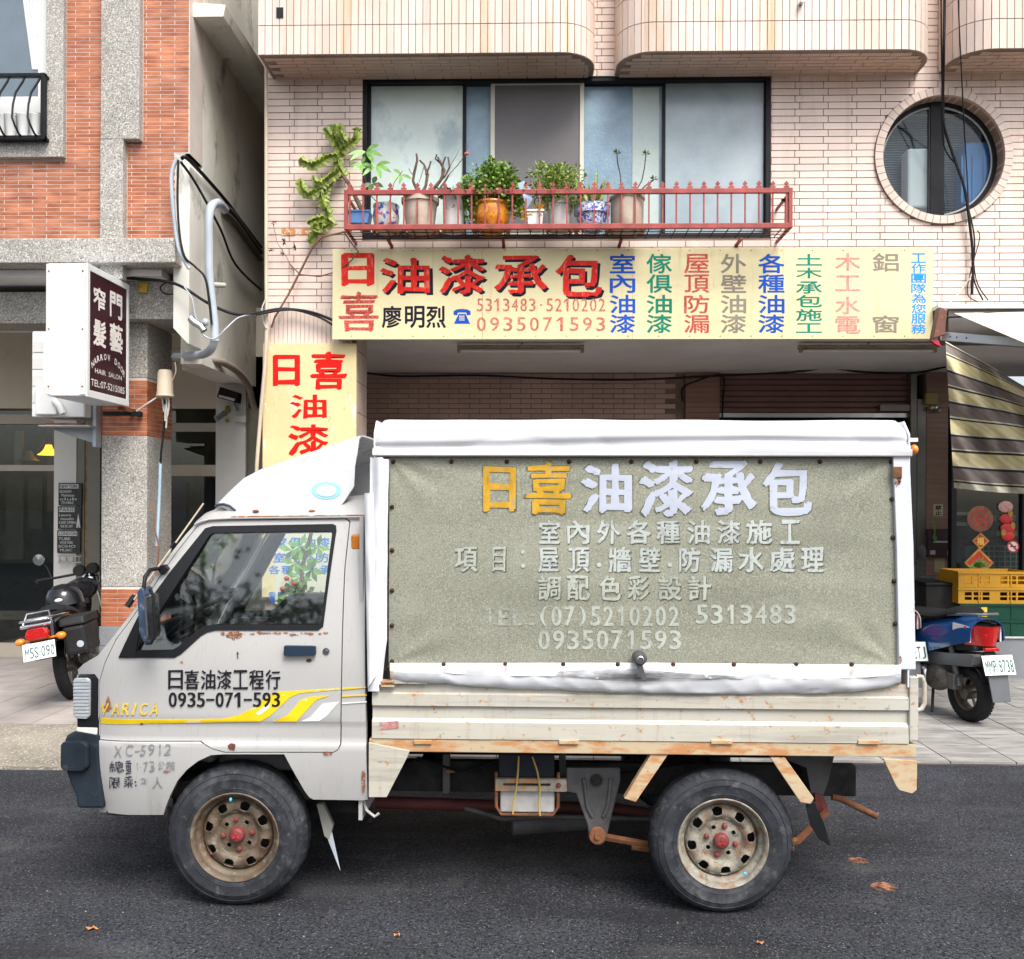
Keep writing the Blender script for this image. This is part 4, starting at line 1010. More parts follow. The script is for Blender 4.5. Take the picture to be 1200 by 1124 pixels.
mb = MB(); mb.ball(P(1178.5, 594, YG-.015), .075, .008, .06, 12, 6); mb.build('pink_top', M('sticker_pink', (.6, .33, .28), .6, var=.3, vs=30), t)
for i, (a, b, R_) in enumerate(((1179, 608, .07), (1181, 619, .075), (1181, 628, .07))):
    MB().ball(P(a, b, YG-.018), R_, .008, .05, 12, 6).build('red_scroll', m_sred, t)
for (a, b) in ((1184, 602), (1176, 624), (1187, 616)): MB().ball(P(a, b, YG-.028), .025, .004, .035, 8, 4).build('gold_trim', m_gold, t)
t, c, R_ = sticker('disc', 1187, 640.5, 7, 'small round no-smoking sticker low on the right of the shop window', m_white)
MB().lathe([(R_, -.006), (R_*.78, -.006)], (c.x, YG-.003, c.z), 'y', 30, cap=False).add([(c.x-R_*.7, YG-.010, c.z+R_*.5), (c.x-R_*.5, YG-.010, c.z+R_*.7), (c.x+R_*.7, YG-.010, c.z-R_*.5), (c.x+R_*.5, YG-.010, c.z-R_*.7)], [(0, 1, 2, 3)]).build('red_ring', m_sred, t, fix=False)
MB().box(c.x-R_*.5, c.x+R_*.5, YG-.0095, YG-.0088, c.z-R_*.1, c.z+R_*.12).build('cigarette_mark', m_black, t)
# notices on the pier
for (a, b, c_, d_, lab, mt, tx) in ((1094, 591, 1105, 605, 'small cream notice with dark marks, upper one on the brown pier', m_yelw, '禁止'), (1095, 654, 1107, 671, 'pale yellow sheet taped low on the brown pier', M('note_yellow', (.50, .42, .24), .7, var=.1), None)):
    t = thing('paper_notice', P(a, b, YB-.08), lab, 'notice'); MB().rbox(rect(a, b, c_, d_, YB-.07), YB-.072, YB-.0665).build('sheet', mt if tx is None else MATS['saucer_terracotta'] if 0 else M('note_cream', (.62, .52, .36), .7), t)
    if tx: lettering(col(tx, a+2, b+1.5, c_-2, d_-1.5), onY(YB-.073), m_black, t, .03)
mbx = thing('letter_box', P(1102, 636, YB-.1), 'dark maroon letter box with a green leaf on the brown pier', 'letter box')
MB().rbox(rect(1088, 620, 1117, 653, YB-.15), YB-.16, YB-.067).build('box_body', M('maroon_box', (.07, .03, .035), .4, var=.2), mbx, bevel=.006)
MB().rbox(rect(1094, 634, 1114, 636, YB-.161), YB-.163, YB-.161).rbox(rect(1090, 645, 1096, 650, YB-.161), YB-.163, YB-.161).rbox(rect(1110, 645, 1116, 651, YB-.161), YB-.163, YB-.161).build('label_print', m_potg, mbx)
mb = MB(); tri_leaf(mb, P(1097, 632, YB-.18), Vector((-.15, 0, 1)), .3, .03, Vector((0, 1, 0))); tri_leaf(mb, P(1097, 636, YB-.18), Vector((-.2, 0, 1)), .12, .05, Vector((0, 1, 0))); mb.build('leaf_sprig', g_l2, mbx, fix=False)
# cabinet and crates before the shop window
YC = 8.75
cb = rect(1124, 746, 1215, 792, YC); 
cab = thing('storage_cabinet', ((cb[0]+cb[1])/2, YC, 0), 'low grey cabinet carrying the green crates', 'cabinet')
MB().box(cb[0], cb[1], YC, YC+.5, .012, cb[3]-.02).build('cabinet_body', M('cabinet_grey', (.20, .21, .23), .5, var=.1), cab, bevel=.006)
MB().box(cb[0]-.01, cb[1]+.01, YC-.015, YC+.5, cb[3]-.019, cb[3]).build('cabinet_top', m_alu, cab, bevel=.003)
def crate_mesh(x0, x1, z0, z1, mat, label, yo, tagm=None):
    t = thing('crate', ((x0+x1)/2, yo+.2, z0), label, 'crate', 'plastic crates stacked on the cabinet'); h = z1-z0
    outer = [(x0, z0), (x1, z0), (x1, z1), (x0, z1)]; holes = []
    if tagm is None:
        n = 7; w__ = (x1-x0-.1)/n
        for i in range(n):
            for (za, zb2) in ((.22, .42), (.5, .72)):
                if i == 3: continue
                a = x0+.05+i*w__; holes.append([(a+.008, z0+h*za), (a+w__-.008, z0+h*za), (a+w__-.008, z0+h*zb2), (a+.008, z0+h*zb2)])
    MB().prism([outer]+holes, yo, yo+.012).build('front_side', mat, t)
    MB().box(x0, x1, yo+.4, yo+.412, z0, z1).build('back_side', mat, t)
    MB().box(x0, x0+.012, yo+.0125, yo+.3995, z0, z1).build('end_side', mat, t); MB().box(x1-.012, x1, yo+.0125, yo+.3995, z0, z1).build('end_side', mat, t)
    MB().box(x0+.013, x1-.013, yo+.013, yo+.399, z0, z0+.012).build('bottom', mat, t)
    MB().box(x0-.008, x1+.008, yo-.01, yo, z1-.02, z1-.001).build('rim', mat, t)
    for fr in (.28, .72): MB().box(x0+(x1-x0)*fr-.006, x0+(x1-x0)*fr+.006, yo-.006, yo, z0+.01, z1-.021).build('rib', mat, t)
    if tagm: c = (x0+x1)/2-.12; MB().box(c-.04, c+.04, yo-.003, yo-.0005, z0+.03, z1-.03).build('yellow_tag', tagm, t)
m_cy = M('crate_yellow', (.50, .25, .01), .45, var=.12); m_cg = M('crate_green', (.008, .055, .035), .45, var=.15)
zz = cb[3]+.001; hs_ = .146
labs = ['lower dark green crate standing on the grey cabinet', 'upper dark green crate under the yellow ones', 'lower yellow crate on top of the green crates', 'topmost yellow crate of the stack']
for i in range(4):
    crate_mesh(cb[0]+.02-(.02 if i > 1 else 0), cb[1]-.04, zz, zz+hs_, m_cg if i < 2 else m_cy, labs[i], YC+.02, m_yelw if i < 2 else None); zz += hs_+.002
bb = rect(1085, 683, 1130, 760, 8.9); db = thing('dark_bin', ((bb[0]+bb[1])/2, 8.9, 0), 'dark box standing left of the crates behind the blue scooter', 'box')
MB().box(bb[0], bb[1]-.06, 8.9, 9.3, .012, bb[3]-.03).build('box_body', m_dark, db, bevel=.01); MB().box(bb[0]-.01, bb[1]-.05, 8.89, 9.31, bb[3]-.029, bb[3]).build('lid', m_black, db, bevel=.008)
# ================================================================ left building
lb = thing('brick_building', P(110, 300, YL), 'building with orange red brick tiles and pebble-dash bands on the left', 'building')
XR = P(222, 180, YL).x                              # right corner
XT = P(206, 230, YL).x                              # where the tiles end lower down
zt0 = P(110, 285, YL).z; zflare = P(215, 180, YL).z
wL = rect(-90, -60, 58, 166, YL)
shell = MB().prism([[(-6.5, zt0), (XT, zt0), (XT, zflare), (XR, zflare), (XR, 7.6), (-6.5, 7.6)],
                    [(wL[0]-.0, wL[2]), (wL[1], wL[2]), (wL[1], wL[3]), (wL[0], wL[3])]], YL, YL+.3).build('facade_wall', m_redg, lb)
RW, RH, RJ = .2345, .0317, .0062
gx0, gx1, gz0 = P(78, 100, YL).x, None, P(30, 187, YL).z
sA = rect(118, 0, 163, 163, YL-.08); sB = rect(117, 160, 144, 290, YL-.08)
mb0 = MB(); mb0.box(-RW/2+RJ/2, RW/2-RJ/2, -.002, 0, -RH/2+RJ/2, RH/2-RJ/2); rme = mb0.mesh('brick_tile', m_red)
cand = []; z = zt0+.008; r_ = 0
while z < 7.0:
    zm = z+RH/2; x = XR-.006-RW*(1 if r_ % 2 else .5)-RW*12
    while x < XR-.01:
        a, b = x, min(x+RW, (XR if zm > zflare else XT)-.004)
        blk = [(sA[0], sA[1])] if zm > sA[2] else [(sB[0], sB[1])]
        if zm > gz0: blk.append((-9, gx0))
        segs = [(a, b)]
        for (p_, q_) in blk:
            ns = []
            for s0, s1 in segs:
                if s1 <= p_ or s0 >= q_: ns.append((s0, s1))
                else:
                    if s0 < p_: ns.append((s0, p_))
                    if s1 > q_: ns.append((q_, s1))
            segs = ns
        for s0, s1 in segs:
            if s1-s0 > .015: cand.append((s0, s1, zm))
        x += RW
    z += RH; r_ += 1
vis = [c for c in cand if 590-(c[2]-CZ)/YL*F > -5 and 600+c[0]/YL*F > -10]
vis.sort(key=lambda c: -(c[1]-c[0])-rnd.random()*.05); keep = set(vis[:290]); mb = MB()
for c in cand:
    s0, s1, zm = c
    if c in keep: piece(rme, 'brick_tile', ((s0+s1)/2, YL+rnd.uniform(-.0005, .0005), zm), shell, scale=((s1-s0-RJ)/(RW-RJ), 1, 1))
    else: mb.box(s0+RJ/2, s1-RJ/2, YL-.002-rnd.uniform(0, .0005), YL, zm-RH/2+RJ/2, zm+RH/2-RJ/2)
m_red2 = M('red_tile_joined', (.38, .09, .035), .5, var=.25, vs=5, vary=(.57, .22, .11), aniso=(.9, .9, 3.4), bump=.2, bs=60)
tag(mb.build('brick_tile', m_red2, shell, fix=False), kind='stuff')
# pebble-dash strips, window surround, bands
MB().box(sA[0], sA[1], YL-.08, YL, sA[2], 7.6).box(sB[0], sB[1], YL-.081, YL, P(130, 330, YL).z, sA[2]-.001).build('granite_strip', m_gran, lb, bevel=.006)
MB().prism([[(-7, gz0), (gx0, gz0), (gx0, 7.6), (-7, 7.6)], [(wL[0], wL[2]), (wL[1], wL[2]), (wL[1], wL[3]), (wL[0], wL[3])]], YL-.055, YL+.05).build('window_surround', m_gran, lb, bevel=.005)
zb1 = P(100, 308, 7.5).z; xe = P(205, 300, 7.5).x
MB().box(-7, xe, 7.5, 8.3, zb1, zt0-.001).build('granite_band', m_gran, lb, bevel=.008)
z2 = P(60, 379, 8.0).z; z2t = zb1-.12
MB().box(-7, P(128, 350, 8.0).x, 8.0, 8.35, z2, z2t).build('lower_beam', m_gran, lb, bevel=.006)
z3 = P(190, 374, 7.85).z
MB().box(P(117, 350, 7.9).x, P(222, 350, 7.85).x, 7.85, 8.5, z3, zb1-.06).build('beam_block', m_gran, lb, bevel=.006)
MB().box(-7, P(200, 320, 7.9).x, 7.7, 9.6, zb1-.06, zb1-.005).box(-7, XT, 8.3, 9.55, z2+.19, z2+.24).build('arcade_ceiling', m_ceil, lb)
# side plaster wall receding into the gap, with its ledge
zsb = P(291, 451, 9.36).z
MB().box(XR-.18, XR, YL+.301, 14, zsb, 7.6).box(XR-.18, XR-.001, YL+.002, YL+.3, zflare, 7.6).build('side_wall', m_plast, lb)
MB().prism([(XT-.02, zsb+.25), (XT+.10, zsb+.12), (XR+.0, zsb+.12), (XR+.0, zflare-.1), (XR-.04, zflare+.0), (XT-.01, zflare+.10), (XT-.02, zflare)], YL+.003, YL+.30).build('plaster_return', m_plast, lb, bevel=.005)
lx = P(263, 10, 7.75).x; zl = P(240, 22, 7.75).z
MB().prism([(XR-.02, zl), (lx, zl), (lx+.02, zl+.10), (XR-.02, zl+.12)], 7.72, 13.9).build('side_ledge', m_plast, lb, bevel=.006)
# pillar
YPi = 8.0
px0, px1 = P(118.5, 600, YPi).x, P(172, 600, YPi).x; pyb = 8.55
pil = thing('pillar', ((px0+px1)/2, YPi, 0), 'square pebble-dash pillar with orange tile bands behind the truck windscreen', 'pillar')
zz1, zz2 = P(145, 443, YPi).z, P(145, 511, YPi).z; zz3, zz4 = P(145, 688, YPi).z, P(145, 734, YPi).z
MB().box(px0, px1, YPi, pyb, zz1, z3-.001).box(px0, px1, YPi+.0, pyb, zz3, zz2).build('shaft', m_gran, pil, bevel=.008)
MB().box(px0-.01, px1+.01, YPi-.012, pyb+.01, P(145, 757, YPi).z, zz4-.003).box(px0-.01, px1+.01, YPi-.012, pyb+.01, .012, P(145, 757, YPi).z-.004).build('stone_base', m_gran2, pil, bevel=.004)
MB().box(px0+.004, px1-.004, YPi+.004, pyb, zz2, zz1).box(px0+.004, px1-.004, YPi+.004, pyb, zz4, zz3).build('band_core', m_redg, pil)
def band(z0, z1):
    z = z0+.004; k = 0
    w_ = (px1-px0)
    f_ = MB().box(0, .2, -.003, 0, 0, RH*1.25-RJ).mesh('brick_tile', m_red)
    sd_ = MB().box(0, .003, 0, .2, 0, RH*1.25-RJ).mesh('brick_tile', m_red)
    h = RH*1.25
    while z < z1-h*.5:
        cuts = [0, w_*.36, w_] if k % 2 else [0, w_*.72, w_]
        for a, b in zip(cuts, cuts[1:]): piece(f_, 'brick_tile', (px0+a+.002, YPi+.004, z), pil, scale=((b-a-.004)/.2, 1, 1))
        dd = pyb-YPi; cuts = [0, dd*.4, dd*.8, dd] if k % 2 else [0, dd*.2, dd*.6, dd]
        for a, b in zip(cuts, cuts[1:]): piece(sd_, 'brick_tile', (px1-.004, YPi+a+.003, z), pil, scale=(1, (b-a-.005)/.2, 1))
        z += h; k += 1
band(zz2, zz1); band(zz4, zz3)
# upper left window with grille and cups
uw = thing('upper_window', ((wL[0]+wL[1])/2, YL, wL[2]), 'white framed window with a curtain at the top left corner', 'window')
xg = P(46, 60, YL).x
zsill = P(30, 133, YL+.1).z
MB().box(P(46, 60, YL+.1).x, wL[1], YL+.08, YL+.14, zsill, 7.6).box(wL[0], xg, YL+.07, YL+.13, P(20, 122, YL+.1).z-.09, P(20, 122, YL+.1).z+.05).build('window_frame', m_white, uw, bevel=.004)
MB().box(wL[0], xg, YL+.11, YL+.118, zsill-.1, 7.6).build('pane', M('upper_pane', (.10, .14, .17), .04, var=.1, spec=.9, coat=1), uw)
def ctn(u, v):
    a = P(22+u*38, -40+v*125-(0 if 1 else 0), YL+.2); x = a.x; t = max(0, 1-v)
    return Vector((P(22+v*20+u*(24-v*14), 0, YL+.16).x, YL+.105-.004*math.sin(u*30), P(30, -60+v*145, YL+.16).z))
MB().grid(ctn, 24, 6).build('curtain', m_curt, uw, smooth=80, fix=False)
MB().box(wL[0], wL[1], YL+.0, YL+.12, wL[2]-.02, wL[2]+.003).build('sill', m_offw, uw)
MB().box(wL[0], wL[1], YL+.15, YL+.17, wL[2], P(20, 128, YL+.15).z).build('lower_panel', m_offw, uw)
gr = thing('window_grille', P(28, 166, YL-.12), 'black iron grille with bellied bars across the top left window', 'grille')
zg0, zg1 = P(25, 164, YL-.12).z, P(25, 86, YL-.12).z; xg1 = P(53, 120, YL-.12).x
mb = MB(); mb.box(wL[0]-.1, xg1, YL-.13, YL-.09, zg1-.03, zg1).box(wL[0]-.1, xg1, YL-.13, YL-.09, zg0, zg0+.035).box(xg1-.035, xg1, YL-.131, YL-.089, zg0, zg1+.001)
mb.box(xg1-.03, xg1, YL-.089, YL+.06, zg1-.025, zg1-.003).box(xg1-.03, xg1, YL-.089, YL+.06, zg0+.003, zg0+.03).box(wL[0]-.1, xg1-.03, YL-.085, YL-.001, zg0+.006, zg0+.014)
mb.build('grille_frame', m_black, gr, bevel=.004)
for k in range(9):
    x = xg1-.10-k*.127; H = zg1-zg0
    MB().tube([(x+.055, YL-.11, zg1-.02), (x+.045, YL-.12, zg1-H*.12), (x-.01, YL-.13, zg1-H*.3), (x-.015, YL-.16, zg1-H*.5), (x, YL-.20, zg1-H*.72), (x+.025, YL-.20, zg1-H*.85), (x+.035, YL-.16, zg1-H*.94), (x+.03, YL-.11, zg0+.03)], .0085, 8).build('bar', m_black, gr, smooth=60)
for i, a in enumerate((2, 15, 29.5, 43)):
    p = P(a-2, 161, YL-.05); t = thing('paper_cup', p, ['white cup behind the grille, leftmost', 'white cup behind the grille, second from the left', 'white cup behind the grille, third from the left', 'white cup behind the grille, rightmost'][i], 'cup', 'white cups on the upper window sill')
    MB().lathe([(.034, 0), (.05, .17), (.053, .175), (.05, .18), (.046, .17), (.032, .01), (0, .008)], p, 'z', 20).build('cup_body', m_white, t, smooth=40)

# hair salon shopfront under the arcade
YF_ = 9.5
sf = thing('hair_salon', P(100, 600, YF_), 'hair salon with beige header and dark glass under the left arcade', 'shopfront')
zh0, zh1 = P(100, 481, YF_).z, z2+.19
MB().box(-7, -2.3, YF_, YF_+.15, zh0+.02, zh1+.25).build('header_wall', m_beige, sf)
m_ltim = M('pale_trim', (.40, .36, .29), .6, var=.08); m_gtrim = M('grey_green_trim', (.17, .165, .13), .55, var=.1)
x_a, x_b = P(66, 600, YF_).x, P(92, 600, YF_).x
x_c, x_d = P(255, 520, YF_).x, P(290, 520, YF_).x
MB().box(x_a, x_b, YF_-.05, YF_+.1, 0, zh0).build('pilaster', m_offw, sf)
MB().box(x_c, x_d, YF_-.06, YF_+.1, 0, P(270, 449, YF_).z).build('pilaster', m_offw, sf, bevel=.004)
for (a, b, c_, d_) in ((-60, 486, 66, 497), (-60, 545, 66, 552), (201, 496, 255, 506), (201, 545, 255, 558)): MB().rbox(rect(a, b, c_, d_, YF_), YF_-.02, YF_+.06).build('window_rail', m_ltim, sf)
MB().box(-7, x_a, YF_-.03, YF_+.1, .012, .16).build('window_sill', m_ltim, sf)
for (a, c_) in ((92, 101), (104, 119)): MB().rbox(rect(a, 490, c_, 780, YF_), YF_-.04, YF_+.04).build('door_post', m_gtrim, sf)
MB().rbox(rect(101.2, 490, 103.8, 780, YF_), YF_-.03, YF_+.0).build('rusty_post', M('post_rust', (.30, .18, .08), .7, var=.4, vs=14), sf)
MB().box(-7, x_a, YF_+.02, YF_+.028, .16, zh0).build('pane', m_glassd, sf)
MB().box(P(117, 600, YF_).x, x_c, YF_+.02, YF_+.028, .0, zh0).build('pane', m_glassd, sf)
MB().box(-7, -2.0, YF_+2.6, YF_+2.7, 0, 3).box(-7.1, -7, YF_, YF_+2.6, 0, 3).box(-2.2, -2.1, YF_+.1, YF_+2.6, 0, 3).box(-7, -2.2, YF_+.2, YF_+2.6, 2.9, 3).build('salon_back_wall', M('salon_wall', (.26, .225, .165), .9, var=.25), sf)
mbf = MB(); mbf.box(-7, x_a-.0, YF_+.045, YF_+.06, .16, P(30, 660, YF_).z); mbf.build('lower_dark_panel', M('dark_navy', (.012, .014, .022), .3), sf)
MB().rbox(rect(238, 560, 254, 610, YF_+.6), YF_+.5, YF_+.6).rbox(rect(203, 565, 222, 610, YF_+.6), YF_+.5, YF_+.6).build('coloured_picture', M('picture_blue_pink', (.25, .05, .07), .8, vary=(.05, .12, .28), vs=4), sf)
MB().rbox(rect(58, 500, 66, 600, YF_+1.2), YF_+1.15, YF_+1.2).rbox(rect(20, 505, 28, 545, YF_+.3), YF_+.25, YF_+.3).build('hanging_banner', M('banner_pink', (.40, .22, .22), .8, vary=(.4, .38, .34), vs=5), sf)
MB().rbox(rect(10, 560, 30, 655, YF_+1.6), YF_+1.55, YF_+1.6).rbox(rect(36, 560, 52, 620, YF_+1.6), YF_+1.55, YF_+1.6).build('pale_partition', M('partition', (.22, .20, .15), .9, vary=(.30, .28, .22)), sf)
# wall lamp inside
c = P(62, 522, YF_+.3); lp = thing('salon_lamp', c, 'two-armed wall lamp with one bell shade glowing yellow behind the salon glass', 'lamp')
MB().tube(pp([(55, 512), (48, 522), (43, 528), (41, 520), (37, 520), (33, 528)], YF_+.3, YF_+.3), .012, 8).tube(pp([(53, 508), (43, 512), (37, 520)], YF_+.3, YF_+.3), .01, 8).tube(pp([(58, 508), (58, 520)], YF_+.3, YF_+.3), .03, 8).build('arm', m_cable, lp, smooth=60)
def bell(px, py, mat, k): p = P(px, py, YF_+.3); MB().lathe([(.03, .06), (.04, .03), (.055, 0), (.085, -.03), (.11, -.045)], p, 'z', 18, cap=False).build('lamp_shade', mat, lp, smooth=60, solid=.004)
bell(34, 535, M('shade_dim', (.25, .2, .12), .5), 0); bell(57, 528, M('shade_lit', (.9, .5, .05), .5, emit=((1., .42, .03), 2.6)), 1)
# framed city posters
for i, (t_, y0, y1, lab) in enumerate((('NEW YORK', 566, 592, 'topmost black poster lettered NEW YORK on the salon pilaster'), ('PARIS', 593.5, 620, 'middle black poster lettered PARIS with a small tower on the salon pilaster'), ('LONDON', 621.5, 648, 'lowest black poster lettered LONDON on the salon pilaster'))):
    yy = YF_-.075; r = rect(68.5-i*.8, y0, 95.5-i*.8, y1, yy); t = thing('city_poster', (r[0], yy, r[2]), lab, 'poster', 'city posters on the salon pilaster')
    MB().rbox(r, yy, yy+.02).build('sheet', M('poster_black', (.045, .05, .05), .6) if i == 0 else MATS['poster_black'], t)
    wm = M('poster_white', (.55, .56, .54), .6) if i == 0 else MATS['poster_white']; o_ = onY(yy)
    q = 70-i*.8
    MB().rbox(rect(q, y0+1.5, q+(22 if i != 1 else 18), y0+6.5, yy), yy-.001, yy).build('title_patch', wm, t)
    lettering([(t_, q+.8, y0+2.2, q+(21.2 if i != 1 else 17.2), y0+5.8)], lambda a, b, l: P(a, b, yy-.0012-l), m_black, t, .03)
    words_ = (('BROADWAY', 'Manhattan', 'club', '5TH AVENUE'), ('Louvre', 'moulin', 'CAFE OPERA', 'RUE DE L ART'), ('TUBE', 'HYDE PARK', 'SOHO', 'MUSIC'))[i]
    lettering([(w_, q+(2 if k % 2 else 0), y0+8.5+k*4.4, q+14+(k*3) % 7, y0+11.6+k*4.4) for k, w_ in enumerate(words_)], o_, wm, t, .01)
    tw = MB()
    if i == 1: tw.add([P(q+22.5, y0+8, yy-.001), P(q+20, y0+25, yy-.001), P(q+21.8, y0+25, yy-.001), P(q+22.5, y0+20, yy-.001), P(q+23.2, y0+25, yy-.001), P(q+25, y0+25, yy-.001)], [(0, 1, 2, 3), (0, 3, 4, 5)]); tw.build('tower_print', wm, t, fix=False)
mb_ = thing('metal_shelf', P(80, 655, YF_-.1), 'small wire rack under the posters', 'rack')
tb = MB()
for z_ in (652, 659): tb.tube([P(68, z_, YF_-.1), P(95, z_, YF_-.1)], .008, 6)
for x_ in (70, 78, 86, 93): tb.tube([P(x_, 652, YF_-.1), P(x_, 659, YF_-.1), P(x_, 656, YF_-.052)], .006, 6)
tb.build('rack_wire', m_alu, mb_)

# salon sign box
XS = P(101, 400, 7.0).x; XSl = P(56, 400, 7.0).x; ys0, ys1 = 7.0, 7.72
zs1, zs0 = P(80, 308.5, ys0).z, P(80, 464, ys0).z
ss = thing('salon_sign', ((XS+XSl)/2, ys0, zs0), 'projecting white lightbox sign with a dark maroon face reading NARROW DOOR HAIR SALON', 'sign')
m_lbox = M('lightbox_white', (.66, .72, .80), .35, var=.03)
MB().box(XSl, XS-.004, ys0, ys1, zs0, zs1).build('sign_case', m_lbox, ss, bevel=.006)
fr = MB(); fr.prism([[(ys0, zs0-.005), (ys1+.01, zs0-.005), (ys1+.01, zs1+.005), (ys0, zs1+.005)], [(ys0+.045, zs0+.05), (ys1-.03, zs0+.05), (ys1-.03, zs1-.045), (ys0+.045, zs1-.045)]], XS-.004, XS+.008, 'x').build('face_frame', m_white, ss, bevel=.003)
MB().box(XS-.003, XS+.002, ys0+.045, ys1-.03, zs0+.05, zs1-.045).build('face_panel', M('maroon_face', (.045, .012, .018), .3, var=.1), ss)
mb = MB(); mb.box(XSl-.012, XSl+.02, ys0-.006, ys0, zs0+.01, zs1-.005).box(XS-.045, XS-.004, ys0-.006, ys0, zs0+.01, zs1-.005); mb.build('corner_trim', m_offw, ss, bevel=.002)
mb = MB()
for xx in (XSl+.01, XS-.025):
    for zz in (zs0+.07, zs0+.5, zs1-.06): mb.ball((xx, ys0-.007, zz), .007, .004, .007, 6, 4)
mb.build('screw', m_rust, ss)
def faceX(u, v, l): return Vector((XS+.003+l, ys0+.045+(ys1-ys0-.075)*u, zs1-.045-(zs1-zs0-.095)*v))
w_t = M('sign_lettering_white', (.78, .74, .70), .5)
def LX(items, bold=.02, **k): return lettering(items, faceX, w_t, ss, bold, **k)
LX([('窄', .10, .11, .40, .295), ('門', .53, .085, .86, .30), ('髮', .10, .385, .42, .60), ('藝', .53, .36, .88, .60)], .03)
s_ = 'NARROW DOOR'
mb = MB()
for i, ch in enumerate(s_):
    if ch == ' ': continue
    t = i/(len(s_)-1); cu, cv = .48, .86; ang = math.radians(-55+110*t); ru, rv_ = .48, .18
    uc, vc = .5+.42*math.sin(ang)/math.sin(math.radians(55)), .775-.10*(math.cos(ang)-.57)/.43
    g, fs = glyph(ch, .02); ww, hh = .065, .042; ca, sa = math.cos(ang*.6), math.sin(ang*.6)
    vs_ = []
    for (a, b) in g:
        a2, b2 = (a-.5)*ww, (b-.5)*hh*1.3
        vs_.append(faceX(uc+a2*ca+b2*sa, vc-(b2*ca-a2*sa*.8), .0012))
    mb.add(vs_, fs)
mb.build('lettering', w_t, ss, fix=False)
LX([('HAIR', .14, .80, .42, .842), ('SALON', .50, .80, .86, .842)], .01)
LX([('TEL:07-5215085', .04, .90, .94, .958)], .02)
MB().box(XS-.08, XS-.04, ys1-.01, 8.0, zs0-.035, zs0-.005).build('bracket', m_rust, ss); MB().box(XS-.08, XS-.03, ys1+.0, 8.0, zs1-.20, zs1-.165).build('bracket', m_rust, ss)
mb = MB(); a = P(148, 485, 7.9); mb.box(a.x-.2, a.x+.12, 7.90, 7.93, a.z-.015, a.z+.02).box(a.x+.06, a.x+.1, 7.93, 8.0, a.z-.015, a.z+.02); mb.build('wall_arm', m_black, ss)

# air conditioner with its bracket
ac = thing('air_conditioner', P(75, 490, 7.75), 'white outdoor air conditioning unit hanging behind the salon sign', 'air conditioner')
r = rect(37, 388, 99, 489, 7.78); MB().rbox(r, 7.78, 8.12).build('unit_body', m_white, ac, bevel=.012)
for k in range(4): z = r[2]+.12+k*.14; MB().box(r[0]+.01, r[0]+.10, 7.774, 7.779, z, z+.09).build('side_panel', m_offw, ac, bevel=.002)
r2 = rect(41, 452, 66, 486, 7.74); MB().rbox(r2, 7.735, 7.773).build('valve_cover', m_white, ac, bevel=.01)
c = P(72, 480, 7.72); MB().tube([P(64, 470, 7.74), P(70, 476, 7.72), P(74, 485, 7.72)], .03, 10).build('pipe_sleeve', m_white, ac, smooth=60)
br_ = thing('unit_bracket', P(90, 505, 7.8), 'galvanised steel bracket under the air conditioner fixed to the pillar', 'bracket')
a = P(118, 505, 7.9); zt = P(60, 500, 7.8).z; zb = P(118, 521, 7.9).z; xl_ = P(46, 500, 7.8).x; xr_ = px0
MB().prism([(xl_, zt), (xr_, zt), (xr_, zb), (xl_+.16, zt-.06)], 7.98, 8.0).box(xl_, xr_, 7.78, 8.0, zt, zt+.012).box(xr_-.03, xr_-.001, 7.9, 8.05, zb-.02, zt+.25).build('bracket_arm', m_steel, br_, bevel=.002)
mb = MB(); mb.box(xl_+.05, xr_-.06, 7.80, 7.84, zt+.0125, zt+.03).box(xl_+.1, xr_-.1, 8.05, 8.09, zt+.0, zt+.03).build('wooden_batten', m_rust, br_)

# conduits on the side wall and the cable bundle
def tub(pts, r, name, label, mat, cat='pipe', group=None): return cable(pts, r, label, mat, group, name, cat)
Xw = XR+.03
def W3(*a): return [PXp(x, y, Xw) for x, y in a]
tub([P(261, 262, 7.9), P(262, 252, 7.88), P(266, 240, 8.0), P(272, 244, 8.2)] if 0 else L3((252, 400, 7.55), (251, 375, 7.55), (246, 330, 7.55), (245, 290, 7.55), (245, 258, 7.55), (248, 242, 7.6), (256, 238, 7.8), (264, 246, 8.1)), .036, 'grey_conduit', 'thick pale grey conduit bending at its top beside the plaster wall', m_pipeg)
tub(L3((207, 186, 7.5), (201, 205, 7.5), (202, 235, 7.5), (206, 270, 7.5), (211, 295, 7.48), (222, 315, 7.5)), .018, 'grey_hose', 'blue grey hose curving down the edge of the red tiles', m_pipeg)
tub(L3((209, 188, 7.48), (208, 230, 7.48), (210, 270, 7.46), (216, 300, 7.46), (228, 312, 7.5), (240, 325, 7.5), (245, 350, 7.5), (248, 380, 7.5)), .010, 'cable', 'black cable beside the grey hose at the tile edge', m_cable, 'cable')
tub([P(213, 186, 7.5)]+W3((222, 188), (262, 232), (285, 262), (306, 290)), .016, 'cable', 'upper heavy black cable running back along the plaster wall', m_cable, 'cable')
tub([P(212, 190, 7.5)]+W3((230, 216), (258, 268), (276, 310), (306, 340)), .011, 'cable', 'lower black cable sagging along the plaster wall', m_cable, 'cable')
for i, (dy, lab) in enumerate(((0, 'upper dark conduit running back from the bent grey one'), (8, 'lower dark conduit running back from the bent grey one'))):
    tub(W3((262, 240+dy), (275, 252+dy), (292, 276+dy), (306, 296+dy)), .024, 'conduit', lab, M('pipe_dark', (.12, .10, .08), .6) if i == 0 else MATS['pipe_dark'])
tub(L3((252, 395, 7.55), (248, 408, 7.6), (238, 415, 7.8), (224, 417, 7.9), (205, 418, 8.1)), .036, 'grey_conduit', 'dark grey conduit elbow turning under the block beside the pillar', m_pipeg)
